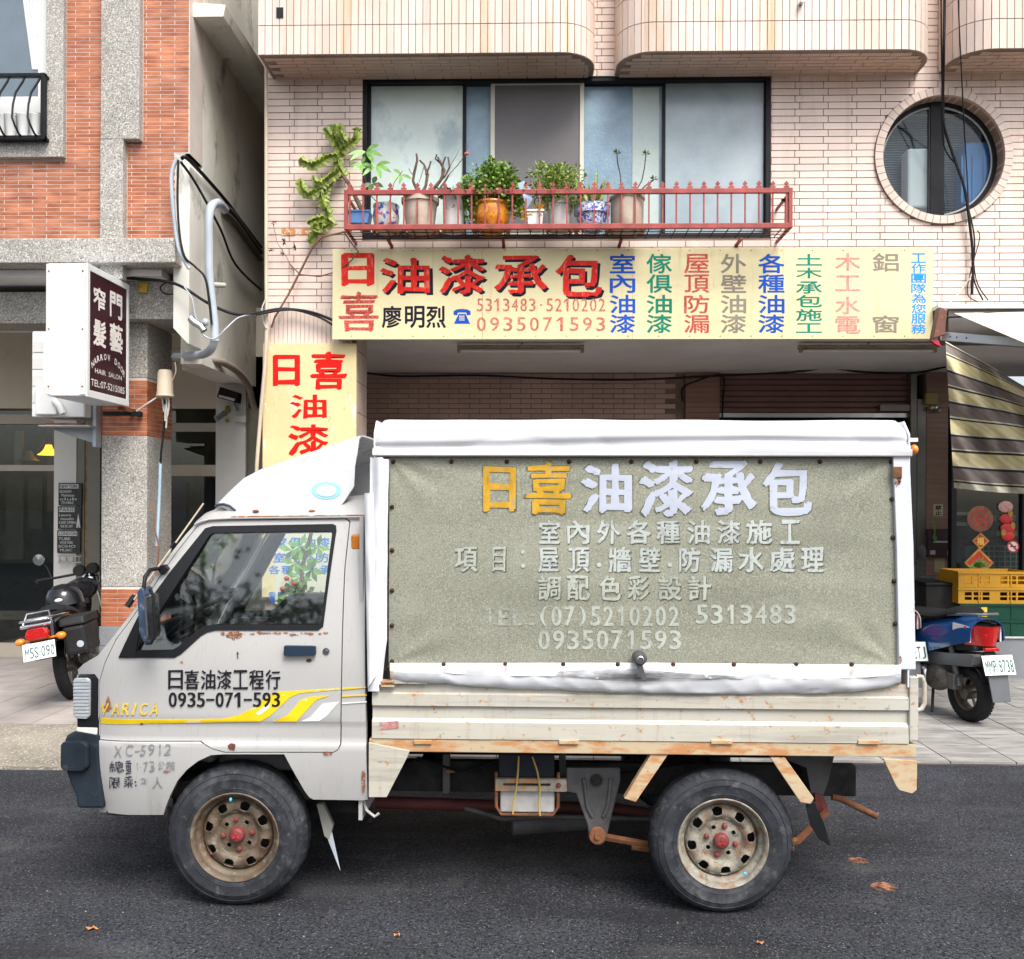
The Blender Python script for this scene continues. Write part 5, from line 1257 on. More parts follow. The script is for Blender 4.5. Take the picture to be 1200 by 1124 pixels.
tub(L3((204, 413, 8.2), (225, 413, 8.1), (243, 421, 8.2), (262, 425, 8.4), (280, 437, 8.7), (292, 455, 9.0), (297, 475, 9.2), (303, 492, 9.3)), .034, 'pvc_pipe', 'dusty pvc pipe curving across the gap under the beam', M('pipe_dusty', (.30, .26, .21), .7))
tub(L3((-20, 326, 7.8), (60, 325, 7.8), (120, 325, 7.8), (165, 327, 7.7), (195, 330, 7.6), (215, 337, 7.55), (245, 356, 7.55), (275, 368, 7.6), (300, 367, 7.7), (330, 362, 7.84), (365, 366, 7.84), (392, 376, 7.84)), .013, 'cable', 'long black cable crossing from the left building to the signboard', m_cable, 'cable')
tub(L3((300, 369, 7.7), (340, 363, 7.83), (372, 371, 7.83), (390, 381, 7.83)), .009, 'cable', 'second black cable drooping into the signboard', m_cable, 'cable')
tub(L3((216, 336, 7.5), (225, 350, 7.48), (229, 370, 7.48), (238, 392, 7.5), (252, 397, 7.5), (265, 385, 7.5), (280, 372, 7.6), (300, 368, 7.7)), .006, 'cable', 'thin grey cable looping below the cable joint', m_pipeg, 'cable')
mb = []
for k in range(12): a = 2*PI*k/11; mb.append(P(199+11*math.cos(a), 338+7*math.sin(a), 7.7))
tub(mb, .006, 'cable_coil', 'coil of spare black cable on the pebble-dash block', m_cable, 'cable')
c = P(232, 382, 7.5); j_ = thing('cable_joint', c, 'taped metallic cable joint at the corner of the arcade beam', 'joint')
MB().tube([c+Vector((-.06, 0, .06)), c+Vector((-.02, -.01, .02)), c+Vector((.02, 0, .0)), c+Vector((.05, 0, -.04))], .03, 8).build('joint_body', m_alu, j_, smooth=50); MB().ball(c+Vector((.06, 0, .03)), .03, .03, .03, 8, 6).build('knob', m_pipeg, j_)
rb = rect(162, 330, 172, 343, 7.82); t = thing('yellow_box', (rb[0], 7.82, rb[2]), 'small yellow junction box on the pebble-dash beam beside the salon sign', 'box'); MB().rbox(rb, 7.82, 7.85).build('box_body', M('box_yellow2', (.55, .36, .05), .6, var=.3, vs=30), t, bevel=.004)
sc_ = thing('security_camera', PXp(252, 334, XR+.05), 'small cream bullet camera on the plaster wall', 'camera'); p = PXp(252, 334, XR+.05)
MB().tube([p+Vector((-.04, -.05, -.01)), p+Vector((.05, .1, .02))], .022, 10).build('camera_body', m_offw, sc_, smooth=50); MB().tube([p+Vector((-.02, 0, -.02)), p+Vector((-.04, .0, -.25))], .008, 6).build('lead', m_pipeb, sc_)
mt = rect(184, 434, 204, 466, 7.95); c = Vector(((mt[0]+mt[1])/2, 7.94, mt[2])); jb = thing('junction_can', c, 'cream cylindrical junction can hanging at the pillar corner', 'junction box')
h = mt[3]-mt[2]; MB().lathe([(.062, 0), (.075, .01), (.068, .03), (.06, h*.9), (.05, h), (0, h)], c, 'z', 20).build('can_body', m_pipeb, jb, smooth=40)
tb = MB()
for k, (dx, q_) in enumerate(((-.03, .12), (-.01, .2), (.01, .26), (.03, .16))): tb.tube([c+Vector((dx, 0, 0)), c+Vector((dx*.8+.01, 0, -q_*.5)), c+Vector((.005+dx*.5, 0, -q_))], .007, 6)
tb.build('lead', m_wcab, jb)
tub(L3((160, 482, 7.9), (170, 475, 7.9), (182, 467, 7.92), (186, 464, 7.93)), .008, 'cable', 'pale cable from the sign bracket to the junction can', m_wcab, 'cable')
tub(L3((205, 425, 7.95), (206, 436, 7.92), (200, 450, 7.95)), .006, 'cable', 'thin beige cable rising from the junction can', m_pipeb, 'cable')
xx = px1+.03
tub(L3((193, 468, 7.94), (192, 500, 7.95), (189, 530, 7.95), (188, 545, 7.97)), .010, 'cable', 'black cable dropping from the junction can down the pillar', m_cable, 'cable')
tub(L3((188, 541, 7.97), (187, 575, 7.97), (185, 618, 7.97), (184, 640, 7.97)), .014, 'blue_conduit', 'pale blue conduit running down the corner of the pillar', M('conduit_blue', (.36, .50, .62), .5, var=.1))
tub(L3((176, 585, 7.98), (180, 600, 7.96), (181, 620, 7.95), (186, 640, 7.95), (183, 680, 7.96)), .006, 'cable', 'rusty wire along the pillar corner beside the blue conduit', m_rust, 'cable')
# flood light, small camera and box on the right pilaster
fl_ = thing('flood_light', P(268, 463, YF_-.2), 'black rectangular flood light on the white pilaster by the gap', 'lamp')
c = P(269, 463, YF_-.25); m_ = MB(); a_ = math.radians(18)
def rot2(dx, dz): return (c.x+dx*math.cos(a_)+dz*math.sin(a_), c.z-dx*math.sin(a_)+dz*math.cos(a_))
m_.prism([rot2(-.10, .05), rot2(.09, .05), rot2(.11, -.05), rot2(-.10, -.06)], c.y-.05, c.y+.08).build('lamp_body', m_black, fl_, bevel=.008)
MB().prism([rot2(-.08, -.03), rot2(.08, -.02), rot2(.08, -.045), rot2(-.08, -.052)], c.y-.056, c.y-.051).build('lamp_lens', m_offw, fl_)
MB().tube([c+Vector((0, .08, -.03)), c+Vector((.01, .15, -.12)), c+Vector((.02, .19, -.13))], .014, 6).build('mount_arm', m_alu, fl_)
cs = thing('security_camera', P(260, 490, YF_-.15), 'grey bullet camera with a yellow bracket below the flood light', 'camera')
MB().tube([P(253, 491, YF_-.25), P(264, 484, YF_-.18)], .032, 10).build('camera_body', m_alu, cs, smooth=50); MB().ball(P(267, 480, YF_-.12), .03, .05, .04, 8, 6).ball(P(266, 493, YF_-.1), .02, .04, .02, 8, 6).build('bracket', M('bracket_yellow', (.35, .30, .04), .6), cs)
r = rect(275, 487, 288, 495, YF_-.1); wb = thing('switch_box', (r[0], YF_-.1, r[2]), 'small white box on the pilaster right of the grey camera', 'box'); MB().rbox(r, YF_-.1, YF_-.062).build('box_body', m_offw, wb, bevel=.004)
# beige downpipe between the buildings, dark end of the gap
tub(L3((312, 60, 7.82), (312, 300, 7.82), (312, 402, 7.80), (306, 480, 7.80), (301, 545, 7.80), (299, 600, 7.8)), .017, 'downpipe', 'slim beige pipe running down the corner of the pink building', m_pipeb)
tub(L3((311, 352, 7.78), (307, 362, 7.78), (308, 375, 7.78), (312, 385, 7.78)), .007, 'cable', 'small white cable loop at the corner beside the pipe', m_wcab, 'cable')
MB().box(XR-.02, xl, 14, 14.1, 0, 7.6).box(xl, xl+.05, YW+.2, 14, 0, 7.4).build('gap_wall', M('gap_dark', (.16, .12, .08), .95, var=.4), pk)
MB().box(P(291, 520, YF_).x, xl-.001, YF_, YF_+.1, 0, zsb+.3).build('gap_end_wall', m_gtrim, lb)
MB().box(XR-.30, XR-.001, 8.3, 10.2, zsb+.0, zsb+.25).build('side_beam', m_ceil, lb)
# ================================================================ two-wheelers (built at the origin heading +Y, then stood in place)
m_tyre = M('tyre_rubber', (.018, .018, .020), .75, var=.25, vs=10, bump=.5, bs=120, layers=[((.10, .095, .085), .60, .2, 8, .5)])
m_blkp = M('black_paint', (.010, .010, .013), .16, var=.2, coat=.6); m_blkm = M('matt_black', (.022, .022, .023), .6, var=.2)
m_chr = M('chrome', (.65, .66, .68), .14, metal=1., var=.05); m_eng = M('engine_metal', (.13, .12, .11), .5, metal=.6, var=.3, vs=20)
m_tail = M('tail_red', (.42, .008, .008), .18, var=.1, coat=.8, layers=[((.9, .15, .1), .6, .05, 60, .5)]); m_amb = M('amber_lens', (.80, .22, .01), .25, coat=.6, var=.12)
m_plate = M('plate_white', (.70, .76, .76), .4, var=.03); m_pch = M('plate_characters', (.02, .07, .06), .5)
m_mir = M('mirror_face', (.75, .78, .82), .04, metal=1., var=.02); m_rim = M('bike_rim', (.20, .18, .15), .4, metal=.7, var=.3)
def tyre_prof(R, w_, rimR):
    h = w_/2
    return [(rimR, -h*.75), (rimR+(R-rimR)*.45, -h), (R-(R-rimR)*.25, -h*.92), (R-.004, -h*.6), (R, 0), (R-.004, h*.6), (R-(R-rimR)*.25, h*.92), (rimR+(R-rimR)*.45, h), (rimR, h*.75)]
def bike_wheel(t, y, R, w_, rimR, spokes=5, name='wheel', tread=True):
    c = (0, y, R)
    wh = MB().lathe(tyre_prof(R, w_, rimR), c, 'x', 40, cap=False).build(name, m_tyre, t, smooth=40)
    if tread:
        mb = MB()
        for k in range(44):
            a = 2*PI*k/44
            for s_ in (-1, 1):
                p = lambda aa, rr, xx: (c[0]+xx, c[1]+rr*math.cos(aa), c[2]+rr*math.sin(aa))
                mb.add([p(a, R+.003, s_*w_*.06), p(a+.09, R+.003, s_*w_*.06), p(a+.13, R-.004, s_*w_*.36), p(a+.04, R-.004, s_*w_*.36)], [(0, 1, 2, 3)])
        tag(mb.build('tread', m_tyre, wh, fix=False), kind='stuff')
    r_ = MB().lathe([(rimR+.008, -w_*.38), (rimR-.012, -w_*.34), (rimR-.02, 0), (rimR-.012, w_*.34), (rimR+.008, w_*.38)], c, 'x', 36, cap=False).lathe([(.045, -w_*.5), (.05, 0), (.045, w_*.5)], c, 'x', 16)
    for k in range(spokes):
        a = 2*PI*k/spokes+.3; r_.tube([(0, c[1]+.04*math.cos(a), c[2]+.04*math.sin(a)), (0, c[1]+(rimR-.015)*math.cos(a+.12), c[2]+(rimR-.015)*math.sin(a+.12))], .012, 6)
    r_.build('rim', m_rim, wh, smooth=50)
    return wh
def plate(t, c, w_, h, tilt, text, z_rot=0):
    tl = math.radians(tilt); c = Vector(c); ux = Vector((math.cos(z_rot), math.sin(z_rot), 0)); uz = Vector((0, -math.sin(tl), math.cos(tl))); nn = ux.cross(uz)*1.0
    f = lambda u, v, l: c+ux*(u-.5)*w_+uz*(.5-v)*h+nn*l
    mb = MB(); mb.add([f(0, 0, 0), f(1, 0, 0), f(1, 1, 0), f(0, 1, 0), f(0, 0, -.004), f(1, 0, -.004), f(1, 1, -.004), f(0, 1, -.004)], [(0, 1, 2, 3), (7, 6, 5, 4), (0, 4, 5, 1), (1, 5, 6, 2), (2, 6, 7, 3), (3, 7, 4, 0)])
    pl = mb.build('number_plate', m_plate, t, bevel=.0015)
    lettering([(ch, x0, .25, x1, .88) for ch, x0, x1 in text], f, m_pch, pl, .02)
    return pl
def spread(s, a, b, dash=.5):
    ws = [dash if c in '-·' else 1 for c in s]; tot = sum(ws); out = []; x = a
    for ch, w_ in zip(s, ws):
        d = (b-a)*w_/tot
        if ch == '-': out.append(('-', x+d*.15, x+d*.7))
        elif ch != ' ': out.append((ch, x+d*.02, x+d*.84))
        x += d
    return out
def fixdash(pl): pass
# --- black motorcycle
mc = thing('motorcycle', (0, 0, 0), 'black motorcycle seen from behind with side bag and plate M5S-090', 'motorcycle')
bike_wheel(mc, .30, .30, .115, .215, 6); bike_wheel(mc, 1.58, .31, .09, .225, 6)
MB().tube([(0, .30, .30), (0, .85, .42), (0, 1.25, .78), (0, 1.40, 1.02)], .035, 8).tube([(.07, .85, .35), (.07, 1.2, .3), (.05, 1.3, .7)], .02, 8).tube([(-.07, .85, .35), (-.07, 1.2, .3), (-.05, 1.3, .7)], .02, 8).tube([(-.09, .30, .30), (-.09, .8, .36)], .028, 8).tube([(.09, .30, .30), (.09, .8, .36)], .028, 8).build('frame', m_blkm, mc, smooth=60)
for s_ in (-1, 1):
    MB().tube([(s_*.11, .30, .32), (s_*.11, .42, .70)], .022, 8).build('shock_absorber', m_chr, mc, smooth=60)
    MB().tube([(s_*.08, 1.58, .31), (s_*.08, 1.38, 1.05)], .024, 10).build('fork_leg', m_chr, mc, smooth=60)
MB().ball((0, .98, .42), .14, .22, .15).box(-.13, .13, .85, 1.12, .24, .40).lathe([(.10, 0), (.10, .2)], (0, 1.08, .5), 'z', 14).build('engine', m_eng, mc, smooth=40, bevel=.01)
def tank(u, v):
    a = 2*PI*u; t = v; y = .82+.55*t; rx = .155*math.sin(PI*min(1, .12+t*.86))**.5; rz = .12*math.sin(PI*min(1, .15+t*.8))**.5
    return Vector((rx*math.cos(a), y, .92+rz*math.sin(a)+.05*t))
MB().grid(tank, 24, 12).build('tank', m_blkp, mc, smooth=60, weld=True)
def seat(u, v):
    a = PI*(u*1.1-.05); y = .12+.75*v; w_ = .13+.02*math.sin(v*6)
    return Vector((-w_*math.cos(a), y, .80+.07*math.sin(a)+.03*math.cos(v*7)))
MB().grid(seat, 12, 14).build('seat', m_blkm, mc, smooth=70, solid=.05)
MB().prism([(-.30, .60), (-.05, .58), (.35, .70), (.8, .74), (.8, .82), (.1, .84), (-.25, .78)], -.11, .11, 'x').build('tail_cowl', m_blkp, mc, bevel=.03)
def fend(u, v):
    a = math.radians(55+v*100); R_ = .345; return Vector(((u-.5)*.15, .30+R_*math.cos(a), .30+R_*math.sin(a)))
MB().grid(fend, 4, 16).build('rear_fender', m_blkp, mc, smooth=60, solid=.006)
MB().tube([(-.10, -.02, .80), (-.13, -.34, .815), (-.09, -.38, .815), (.09, -.38, .815), (.13, -.34, .815), (.10, .25, .80)], .012, 8).tube([(-.12, -.20, .815), (.12, -.20, .815)], .010, 8).tube([(-.125, -.36, .77), (.125, -.36, .77)], .016, 8).tube([(-.12, -.33, .77), (-.09, -.26, .87), (.09, -.26, .87), (.12, -.33, .77)], .009, 8).build('rear_rack', m_chr, mc, smooth=60)
MB().prism([(-.085, .655), (.085, .655), (.095, .70), (.07, .745), (-.07, .745), (-.095, .70)], -.40, -.32).build('tail_lamp', m_tail, mc, bevel=.012)
for s_ in (-1, 1):
    MB().tube([(0, -.3, .64), (s_*.15, -.30, .645)], .010, 6).ball((s_*.165, -.31, .645), .045, .04, .032).build('turn_signal', m_amb, mc, smooth=60)
plate(mc, (-.0, -.40, .555), .255, .145, -14, spread('M5S-090', .07, .99), .12)
MB().prism([(-.39, .48), (-.30, .64), (-.1, .6), (-.26, .46)], -.07, .07, 'x').build('plate_holder', m_blkm, mc, bevel=.01)
MB().tube([(.18, .20, .36), (.17, .45, .30), (.14, .9, .2)], .05, 14, rs=[.058, .052, .03]).lathe([(.058, 0), (.04, -.015), (.032, .01)], (.18, .20, .36), 'y', 16, cap=False).build('silencer', m_eng, mc, smooth=60)
bag = MB().prism([(-.17, .44), (.23, .44), (.28, .70), (-.19, .70)], .13, .33, 'x').build('side_bag', m_blkm, mc, bevel=.035)
MB().prism([(-.20, .701), (.29, .701), (.27, .77), (-.17, .77)], .12, .335, 'x').build('bag_lid', m_blkm, bag, bevel=.02)
MB().lathe([(.03, -.004), (.0, -.006)], (.27, -.177, .53), 'y', 16, cap=False).build('badge', m_pipeg, bag)
MB().tube([(-.37, 1.12, 1.10), (-.33, 1.22, 1.10), (-.12, 1.38, 1.10), (.12, 1.38, 1.10), (.33, 1.22, 1.10), (.37, 1.12, 1.10)], .013, 8).build('handlebar', m_blkm, mc, smooth=60)
for s_ in (-1, 1):
    MB().tube([(s_*.39, 1.08, 1.10), (s_*.33, 1.20, 1.10)], .02, 10).build('grip', m_blkm, mc, smooth=60)
    MB().tube([(s_*.30, 1.25, 1.11), (s_*.33, 1.27, 1.22), (s_*.36, 1.24, 1.27)], .007, 6).build('mirror_stalk', m_blkm, mc, smooth=60)
    mi = MB().ball((s_*.38, 1.24, 1.31), .062, .022, .05, 16, 8).build('mirror', m_blkm, mc, smooth=60)
    MB().lathe([(.0, -.004), (.055, -.002), (.057, .004)], (s_*.38, 1.222, 1.31), 'y', 20, cap=False).build('mirror_glass', m_mir, mi, smooth=30)
for s_ in (-1, 1): MB().lathe([(.0, -.045), (.052, -.045), (.058, -.035), (.058, .04), (.0, .05)], (s_*.065, 1.40, 1.13), 'y', 18, cap=False).build('gauge', m_blkm, mc, smooth=35)
MB().ball((0, 1.52, 1.02), .10, .09, .10).build('headlamp', m_chr, mc, smooth=60)
MB().grid(lambda u, v: Vector(((u-.5)*.12, 1.58+.345*math.cos(math.radians(20+v*120)), .31+.345*math.sin(math.radians(20+v*120)))), 4, 12).build('front_fender', m_blkp, mc, smooth=60, solid=.006)
gp = G(63, 829)
mc.location = (gp.x+.10, gp.y-.02, .024); mc.rotation_euler = (0, math.radians(-10), math.radians(11)); mc.scale = (.87,)*3
hm = thing('helmet', (0, 0, 0), 'black half helmet resting on the motorcycle seat', 'helmet')
MB().lathe([(.0, .155), (.06, .148), (.105, .12), (.132, .07), (.138, .02), (.142, 0), (.13, 0), (.0, .1)], (0, 0, 0), 'z', 28, cap=False).build('helmet_shell', m_blkp, hm, smooth=60)
MB().ball((0, -.134, .045), .03, .008, .014, 12, 6).build('sticker', m_white, hm, smooth=60)
hm.scale = (1.05, 1.15, 1.1); 
hl = mc.rotation_euler.to_matrix() @ (Vector((.03, .42, .86))*.87); hm.location = Vector(mc.location)+hl; hm.rotation_euler = mc.rotation_euler

# --- scooters
m_sblue = M('scooter_blue', (.008, .06, .20), .2, var=.1, coat=.7); m_sgrey = M('scooter_grey', (.10, .105, .115), .35, var=.1); m_swht = M('scooter_pearl', (.62, .60, .55), .25, var=.05, coat=.6)
def scooter(name, label, body, ptext):
    t = thing(name, (0, 0, 0), label, 'scooter')
    bike_wheel(t, .0, .215, .12, .13, 5); bike_wheel(t, 1.27, .215, .11, .13, 5)
    # body side shell, tapering up to the tail
    def shell(u, v):
        a = PI*(u*1.0); y = -.18+.78*v; zt = .80-.06*(v)+.02*math.sin(v*5); zb = .635-.24*v; w_ = .09+.085*math.sin(PI*min(1, .25+v*.55))
        return Vector((-w_*math.cos(a)*(1 if abs(math.cos(a)) > .5 else 1), y, zb+(zt-zb)*math.sin(a)**.55))
    MB().grid(shell, 16, 16).build('body_shell', body, t, smooth=60, solid=.006)
    MB().prism([(-.17, .56), (-.12, .76), (.3, .76), (.3, .5)], -.10, .10, 'x').build('tail_filler', m_blkm, t, bevel=.02)
    MB().prism([(-.16, .44), (.60, .36), (.64, .46), (-.20, .54)], -.13, .13, 'x').build('lower_cowl', m_sgrey, t, bevel=.02)
    def st(u, v):
        a = PI*u; y = .0+.64*v; w_ = .10+.05*math.sin(PI*min(1, v*.8+.15)); return Vector((-w_*math.cos(a), y, .765+.065*math.sin(a)*(1-.35*v)+.05*math.exp(-((v-.05)/.25)**2)))
    MB().grid(st, 12, 16).build('seat', m_blkm, t, smooth=60, solid=.05)
    MB().tube([(-.11, .12, .80), (-.12, -.12, .83), (-.07, -.20, .835), (.07, -.20, .835), (.12, -.12, .83), (.11, .12, .80)], .011, 8).build('grab_rail', m_sgrey, t, smooth=60)
    tl = MB().grid(lambda u, v: Vector(((u-.5)*(.22+.05*v), -.215+.10*abs(u-.5)**1.6*4-.02*v, .605+.14*v)), 12, 4).build('tail_lamp', m_tail, t, smooth=60, solid=-.02)
    for s_ in (-1, 1): MB().grid(lambda u, v: Vector((s_*(.137+.022*u), -.16+.16*u, .625+.075*u+(.115-.06*u)*v)), 6, 3).build('turn_lens', MATS['lens_clear'] if 'lens_clear' in MATS else M('lens_clear', (.72, .70, .70), .15, coat=.8), t, smooth=60, solid=.012)
    MB().box(-.06, .06, -.235, -.20, .565, .59).build('reflector', m_tail, t, bevel=.005)
    plate(t, (0, -.30, .475), .26, .145, -18, spread(ptext, .06, .98))
    MB().prism([(-.30, .40), (-.20, .56), (-.12, .54), (-.22, .36)], -.05, .05, 'x').build('plate_holder', m_blkm, t, bevel=.008)
    MB().add([(-.085, -.29, .41), (.085, -.29, .41), (.075, -.335, .21), (-.075, -.335, .21)], [(0, 1, 2, 3)]).build('mudguard', m_sgrey, t, solid=.01, bevel=.004)
    MB().grid(lambda u, v: Vector(((u-.5)*.13, .25*math.cos(math.radians(60+v*90)), .215+.25*math.sin(math.radians(60+v*90)))), 3, 10).build('fender', m_blkm, t, smooth=60, solid=.006)
    MB().ball((-.13, .22, .30), .05, .16, .10).box(-.15, -.06, .0, .36, .24, .36).build('engine_cover', m_eng, t, bevel=.02, smooth=50)
    MB().lathe([(.0, -.03), (.06, -.028), (.075, -.01), (.075, .03), (0, .03)], (-.155, .36, .30), 'x', 20, cap=False).build('fan_cover', m_alu, t, smooth=40)
    MB().tube([(.11, -.05, .28), (.12, .2, .26), (.1, .45, .22)], .045, 12, rs=[.05, .05, .025]).build('silencer', m_eng, t, smooth=60)
    MB().tube([(-.10, .0, .27), (-.11, .08, .56)], .02, 8).build('shock_absorber', m_sgrey, t, smooth=60)
    MB().box(-.16, .16, .55, 1.0, .27, .35).build('footboard', m_blkm, t, bevel=.02)
    def leg(u, v):
        a = PI*(u-.5)*.9; return Vector((.20*math.sin(a)*(1-.2*v), 1.02-.10*v+.10*math.cos(a), .32+.58*v))
    MB().grid(leg, 12, 8).build('leg_shield', body, t, smooth=60, solid=.03)
    MB().tube([(0, .99, .85), (0, .95, .98)], .05, 10).ball((0, .98, 1.0), .13, .10, .08).build('handlebar_cowl', m_sgrey, t, smooth=60)
    MB().lathe([(.0, -.0), (.05, -.002), (.055, .01)], (0, .885, 1.03), 'y', 18, cap=False).build('dial', m_mir, t)
    for s_ in (-1, 1):
        MB().tube([(s_*.10, .97, 1.01), (s_*.22, .92, 1.02)], .012, 8).tube([(s_*.21, .925, 1.02), (s_*.33, .87, 1.02)], .019, 10).build('grip', m_blkm, t, smooth=60)
        MB().tube([(s_*.16, .96, 1.02), (s_*.20, .98, 1.12), (s_*.25, .97, 1.19)], .007, 6).build('mirror_stalk', m_blkm, t, smooth=60)
        mi = MB().ball((s_*.27, .97, 1.24), .05, .02, .065, 14, 8).build('mirror', m_blkm, t, smooth=60)
    MB().tube([(0, 1.02, .75), (0, 1.20, .4), (0, 1.27, .215)], .03, 8).build('fork', m_sgrey, t, smooth=60)
    MB().tube([(-.10, .30, .25), (-.17, .22, .03)], .012, 6).build('stand', m_blkm, t, smooth=60)
    return t
s1 = scooter('scooter', 'blue scooter with red tail lamp and plate MMP-8738 in front of the crates', m_sblue, 'MMP-8738')
gp = G(1149, 846); s1.location = (gp.x-.10, gp.y-.06, .02); s1.scale = (.96,)*3; s1.rotation_euler.z = math.radians(14)
s2 = scooter('scooter', 'pearl white scooter mostly hidden behind the tail of the truck, plate ending ETJ', m_swht, '   -ETJ')
gp = G(1077, 838); s2.location = (gp.x-.13, gp.y+.22, .02); s2.rotation_euler.z = math.radians(6)
# ================================================================ the truck
YT, YFAR = 3.68, 5.06
tr_ = thing('pickup_truck', G(560, 1050), 'small grey and cream pickup truck with a white roof fairing and canvas-covered bed', 'truck')
TW_ = tr_
m_cab = M('cab_paint', (.42, .415, .405), .32, var=.04, vs=1.5, coat=.3, layers=[((.22, .21, .18), .50, .22, (16, 16, 1.3), .6, (.30, .62)), ((.34, .33, .30), .60, .05, (70, 70, 12), .5), ((.42, .40, .36), .58, .3, (2.5, 2.5, .8), .35), ((.30, .16, .08), .73, .02, 45, .8), ((.33, .32, .29), .60, .2, (10, 10, 1.5), .55, (.35, .60))])
m_cabw = M('fairing_white', (.66, .675, .69), .3, var=.02, coat=.3, layers=[((.6, .6, .58), .62, .2, 3, .3)])
m_bed = M('bed_cream', (.52, .48, .37), .45, var=.08, vs=2, vary=(.50, .49, .45), layers=[((.24, .23, .22), .54, .14, (1.3, 3, 20), .5), ((.26, .20, .13), .56, .2, (24, 24, 2), .45), ((.20, .19, .18), .63, .05, (26, 26, 60), .7), ((.42, .40, .38), .60, .16, (2.4, 3, 9), .55), ((.42, .18, .06), .62, .05, (24, 24, 34), .85), ((.45, .25, .10), .58, .12, (4, 4, 16), .5, (.74, .62))])
m_bedr = M('bed_frame_rusty', (.50, .40, .26), .5, var=.06, vs=2, layers=[((.46, .19, .06), .47, .14, (9, 9, 30), .85), ((.20, .07, .03), .64, .06, 40, .9)])
m_vin = M('white_vinyl', (.64, .655, .68), .38, var=.02, vs=2, layers=[((.44, .43, .41), .56, .2, (2.2, 2.2, 7), .5), ((.36, .34, .31), .62, .1, (9, 9, 30), .5), ((.45, .22, .08), .735, .03, (14, 14, 4), .7)], bump=.12, bs=9)
m_tarp = M('grey_green_tarp', (.235, .238, .180), .62, var=.12, vs=1.6, bump=.35, bs=300, layers=[((.40, .405, .34), .50, .08, (170, 170, 170), .6), ((.33, .335, .27), .50, .25, (3, 3, 7), .6), ((.20, .205, .14), .62, .2, (2.4, 2.4, 2.2), .5), ((.40, .40, .34), .66, .2, (3, 3, 3), .4), ((.11, .11, .08), .54, .08, (150, 150, 150), .6)])
m_blk = M('black_trim', (.010, .011, .013), .45, var=.2, layers=[((.04, .04, .04), .6, .2, 12, .3)])
m_bump = M('bumper_plastic', (.016, .024, .034), .55, var=.25, vs=6, bump=.25, bs=70, layers=[((.12, .13, .14), .60, .2, 14, .5), ((.3, .3, .28), .72, .03, 50, .8)])
m_chas = M('chassis_grime', (.030, .028, .027), .8, var=.4, vs=9, bump=.5, bs=40, layers=[((.09, .075, .06), .56, .2, 9, .6)])
m_chas2 = M('chassis_grey', (.085, .083, .085), .65, var=.3, vs=8, bump=.3, bs=50, layers=[((.16, .09, .05), .62, .15, 14, .6)])
m_tyr = M('truck_tyre', (.030, .033, .040), .72, var=.25, vs=12, bump=.35, bs=90, layers=[((.115, .12, .13), .52, .2, 9, .6), ((.17, .17, .168), .56, .22, (26, 26, 26), .6), ((.012, .012, .014), .56, .1, 26, .6)])
m_wrim = M('wheel_steel', (.255, .24, .195), .6, var=.25, vs=22, bump=.5, bs=90, layers=[((.20, .105, .055), .50, .14, 22, .85), ((.075, .06, .045), .55, .14, (30, 30, 30), .8), ((.10, .045, .025), .62, .08, 60, .8)])
m_wrimf = M('wheel_steel_rusty', (.12, .092, .06), .6, var=.25, vs=9, bump=.4, bs=60, layers=[((.115, .065, .04), .46, .14, 18, .8), ((.22, .20, .145), .54, .1, 24, .7), ((.05, .035, .025), .53, .14, 34, .8), ((.36, .15, .05), .68, .06, 50, .7)])
m_hub = M('hub_red', (.20, .035, .035), .6, var=.3, vs=30, layers=[((.12, .07, .05), .55, .15, 40, .8)])
m_clear = M('lamp_glass', (.36, .39, .41), .12, var=.12, vs=14, coat=.9, aniso=(1, 1, 9), bump=.3, bs=60)
m_cabg = glass('cab_glass', (.96, .99, .99), 2.2, rough=.03)
m_seat = M('seat_vinyl', (.09, .09, .095), .6, var=.2); m_dash = M('dashboard', (.11, .11, .112), .7, var=.2)
Zb_ = P(280, 790, YT).z; Zr_ = P(280, 606, YT).z
xf0 = P(160, 800, YT).x; xfront = P(88, 800, YT).x
z848, z868, z842 = P(300, 850, YT).z, P(300, 869, YT).z, P(300, 845, YT).z
def lean(x, z):
    y = 0.
    if z > Zb_: y += .105*((z-Zb_)/(Zr_-Zb_))**1.6
    if z < .62: y += .045*((.62-z)/.3)**2
    if z < z842: y += .006*min(1, (z842-z)/.015)
    if z < z868: y -= .008*min(1, (z868-z)/.012)
    if x < xf0: y += .07*((xf0-x)/(xf0-xfront))**2.2
    return y
def S(px, py, off=0.):
    y = YT
    for _ in range(6): p = P(px, py, y); y = YT+lean(p.x, p.z)+off
    return P(px, py, y)
def xz(pts): return [(S(a, b).x, S(a, b).z) for a, b in pts]
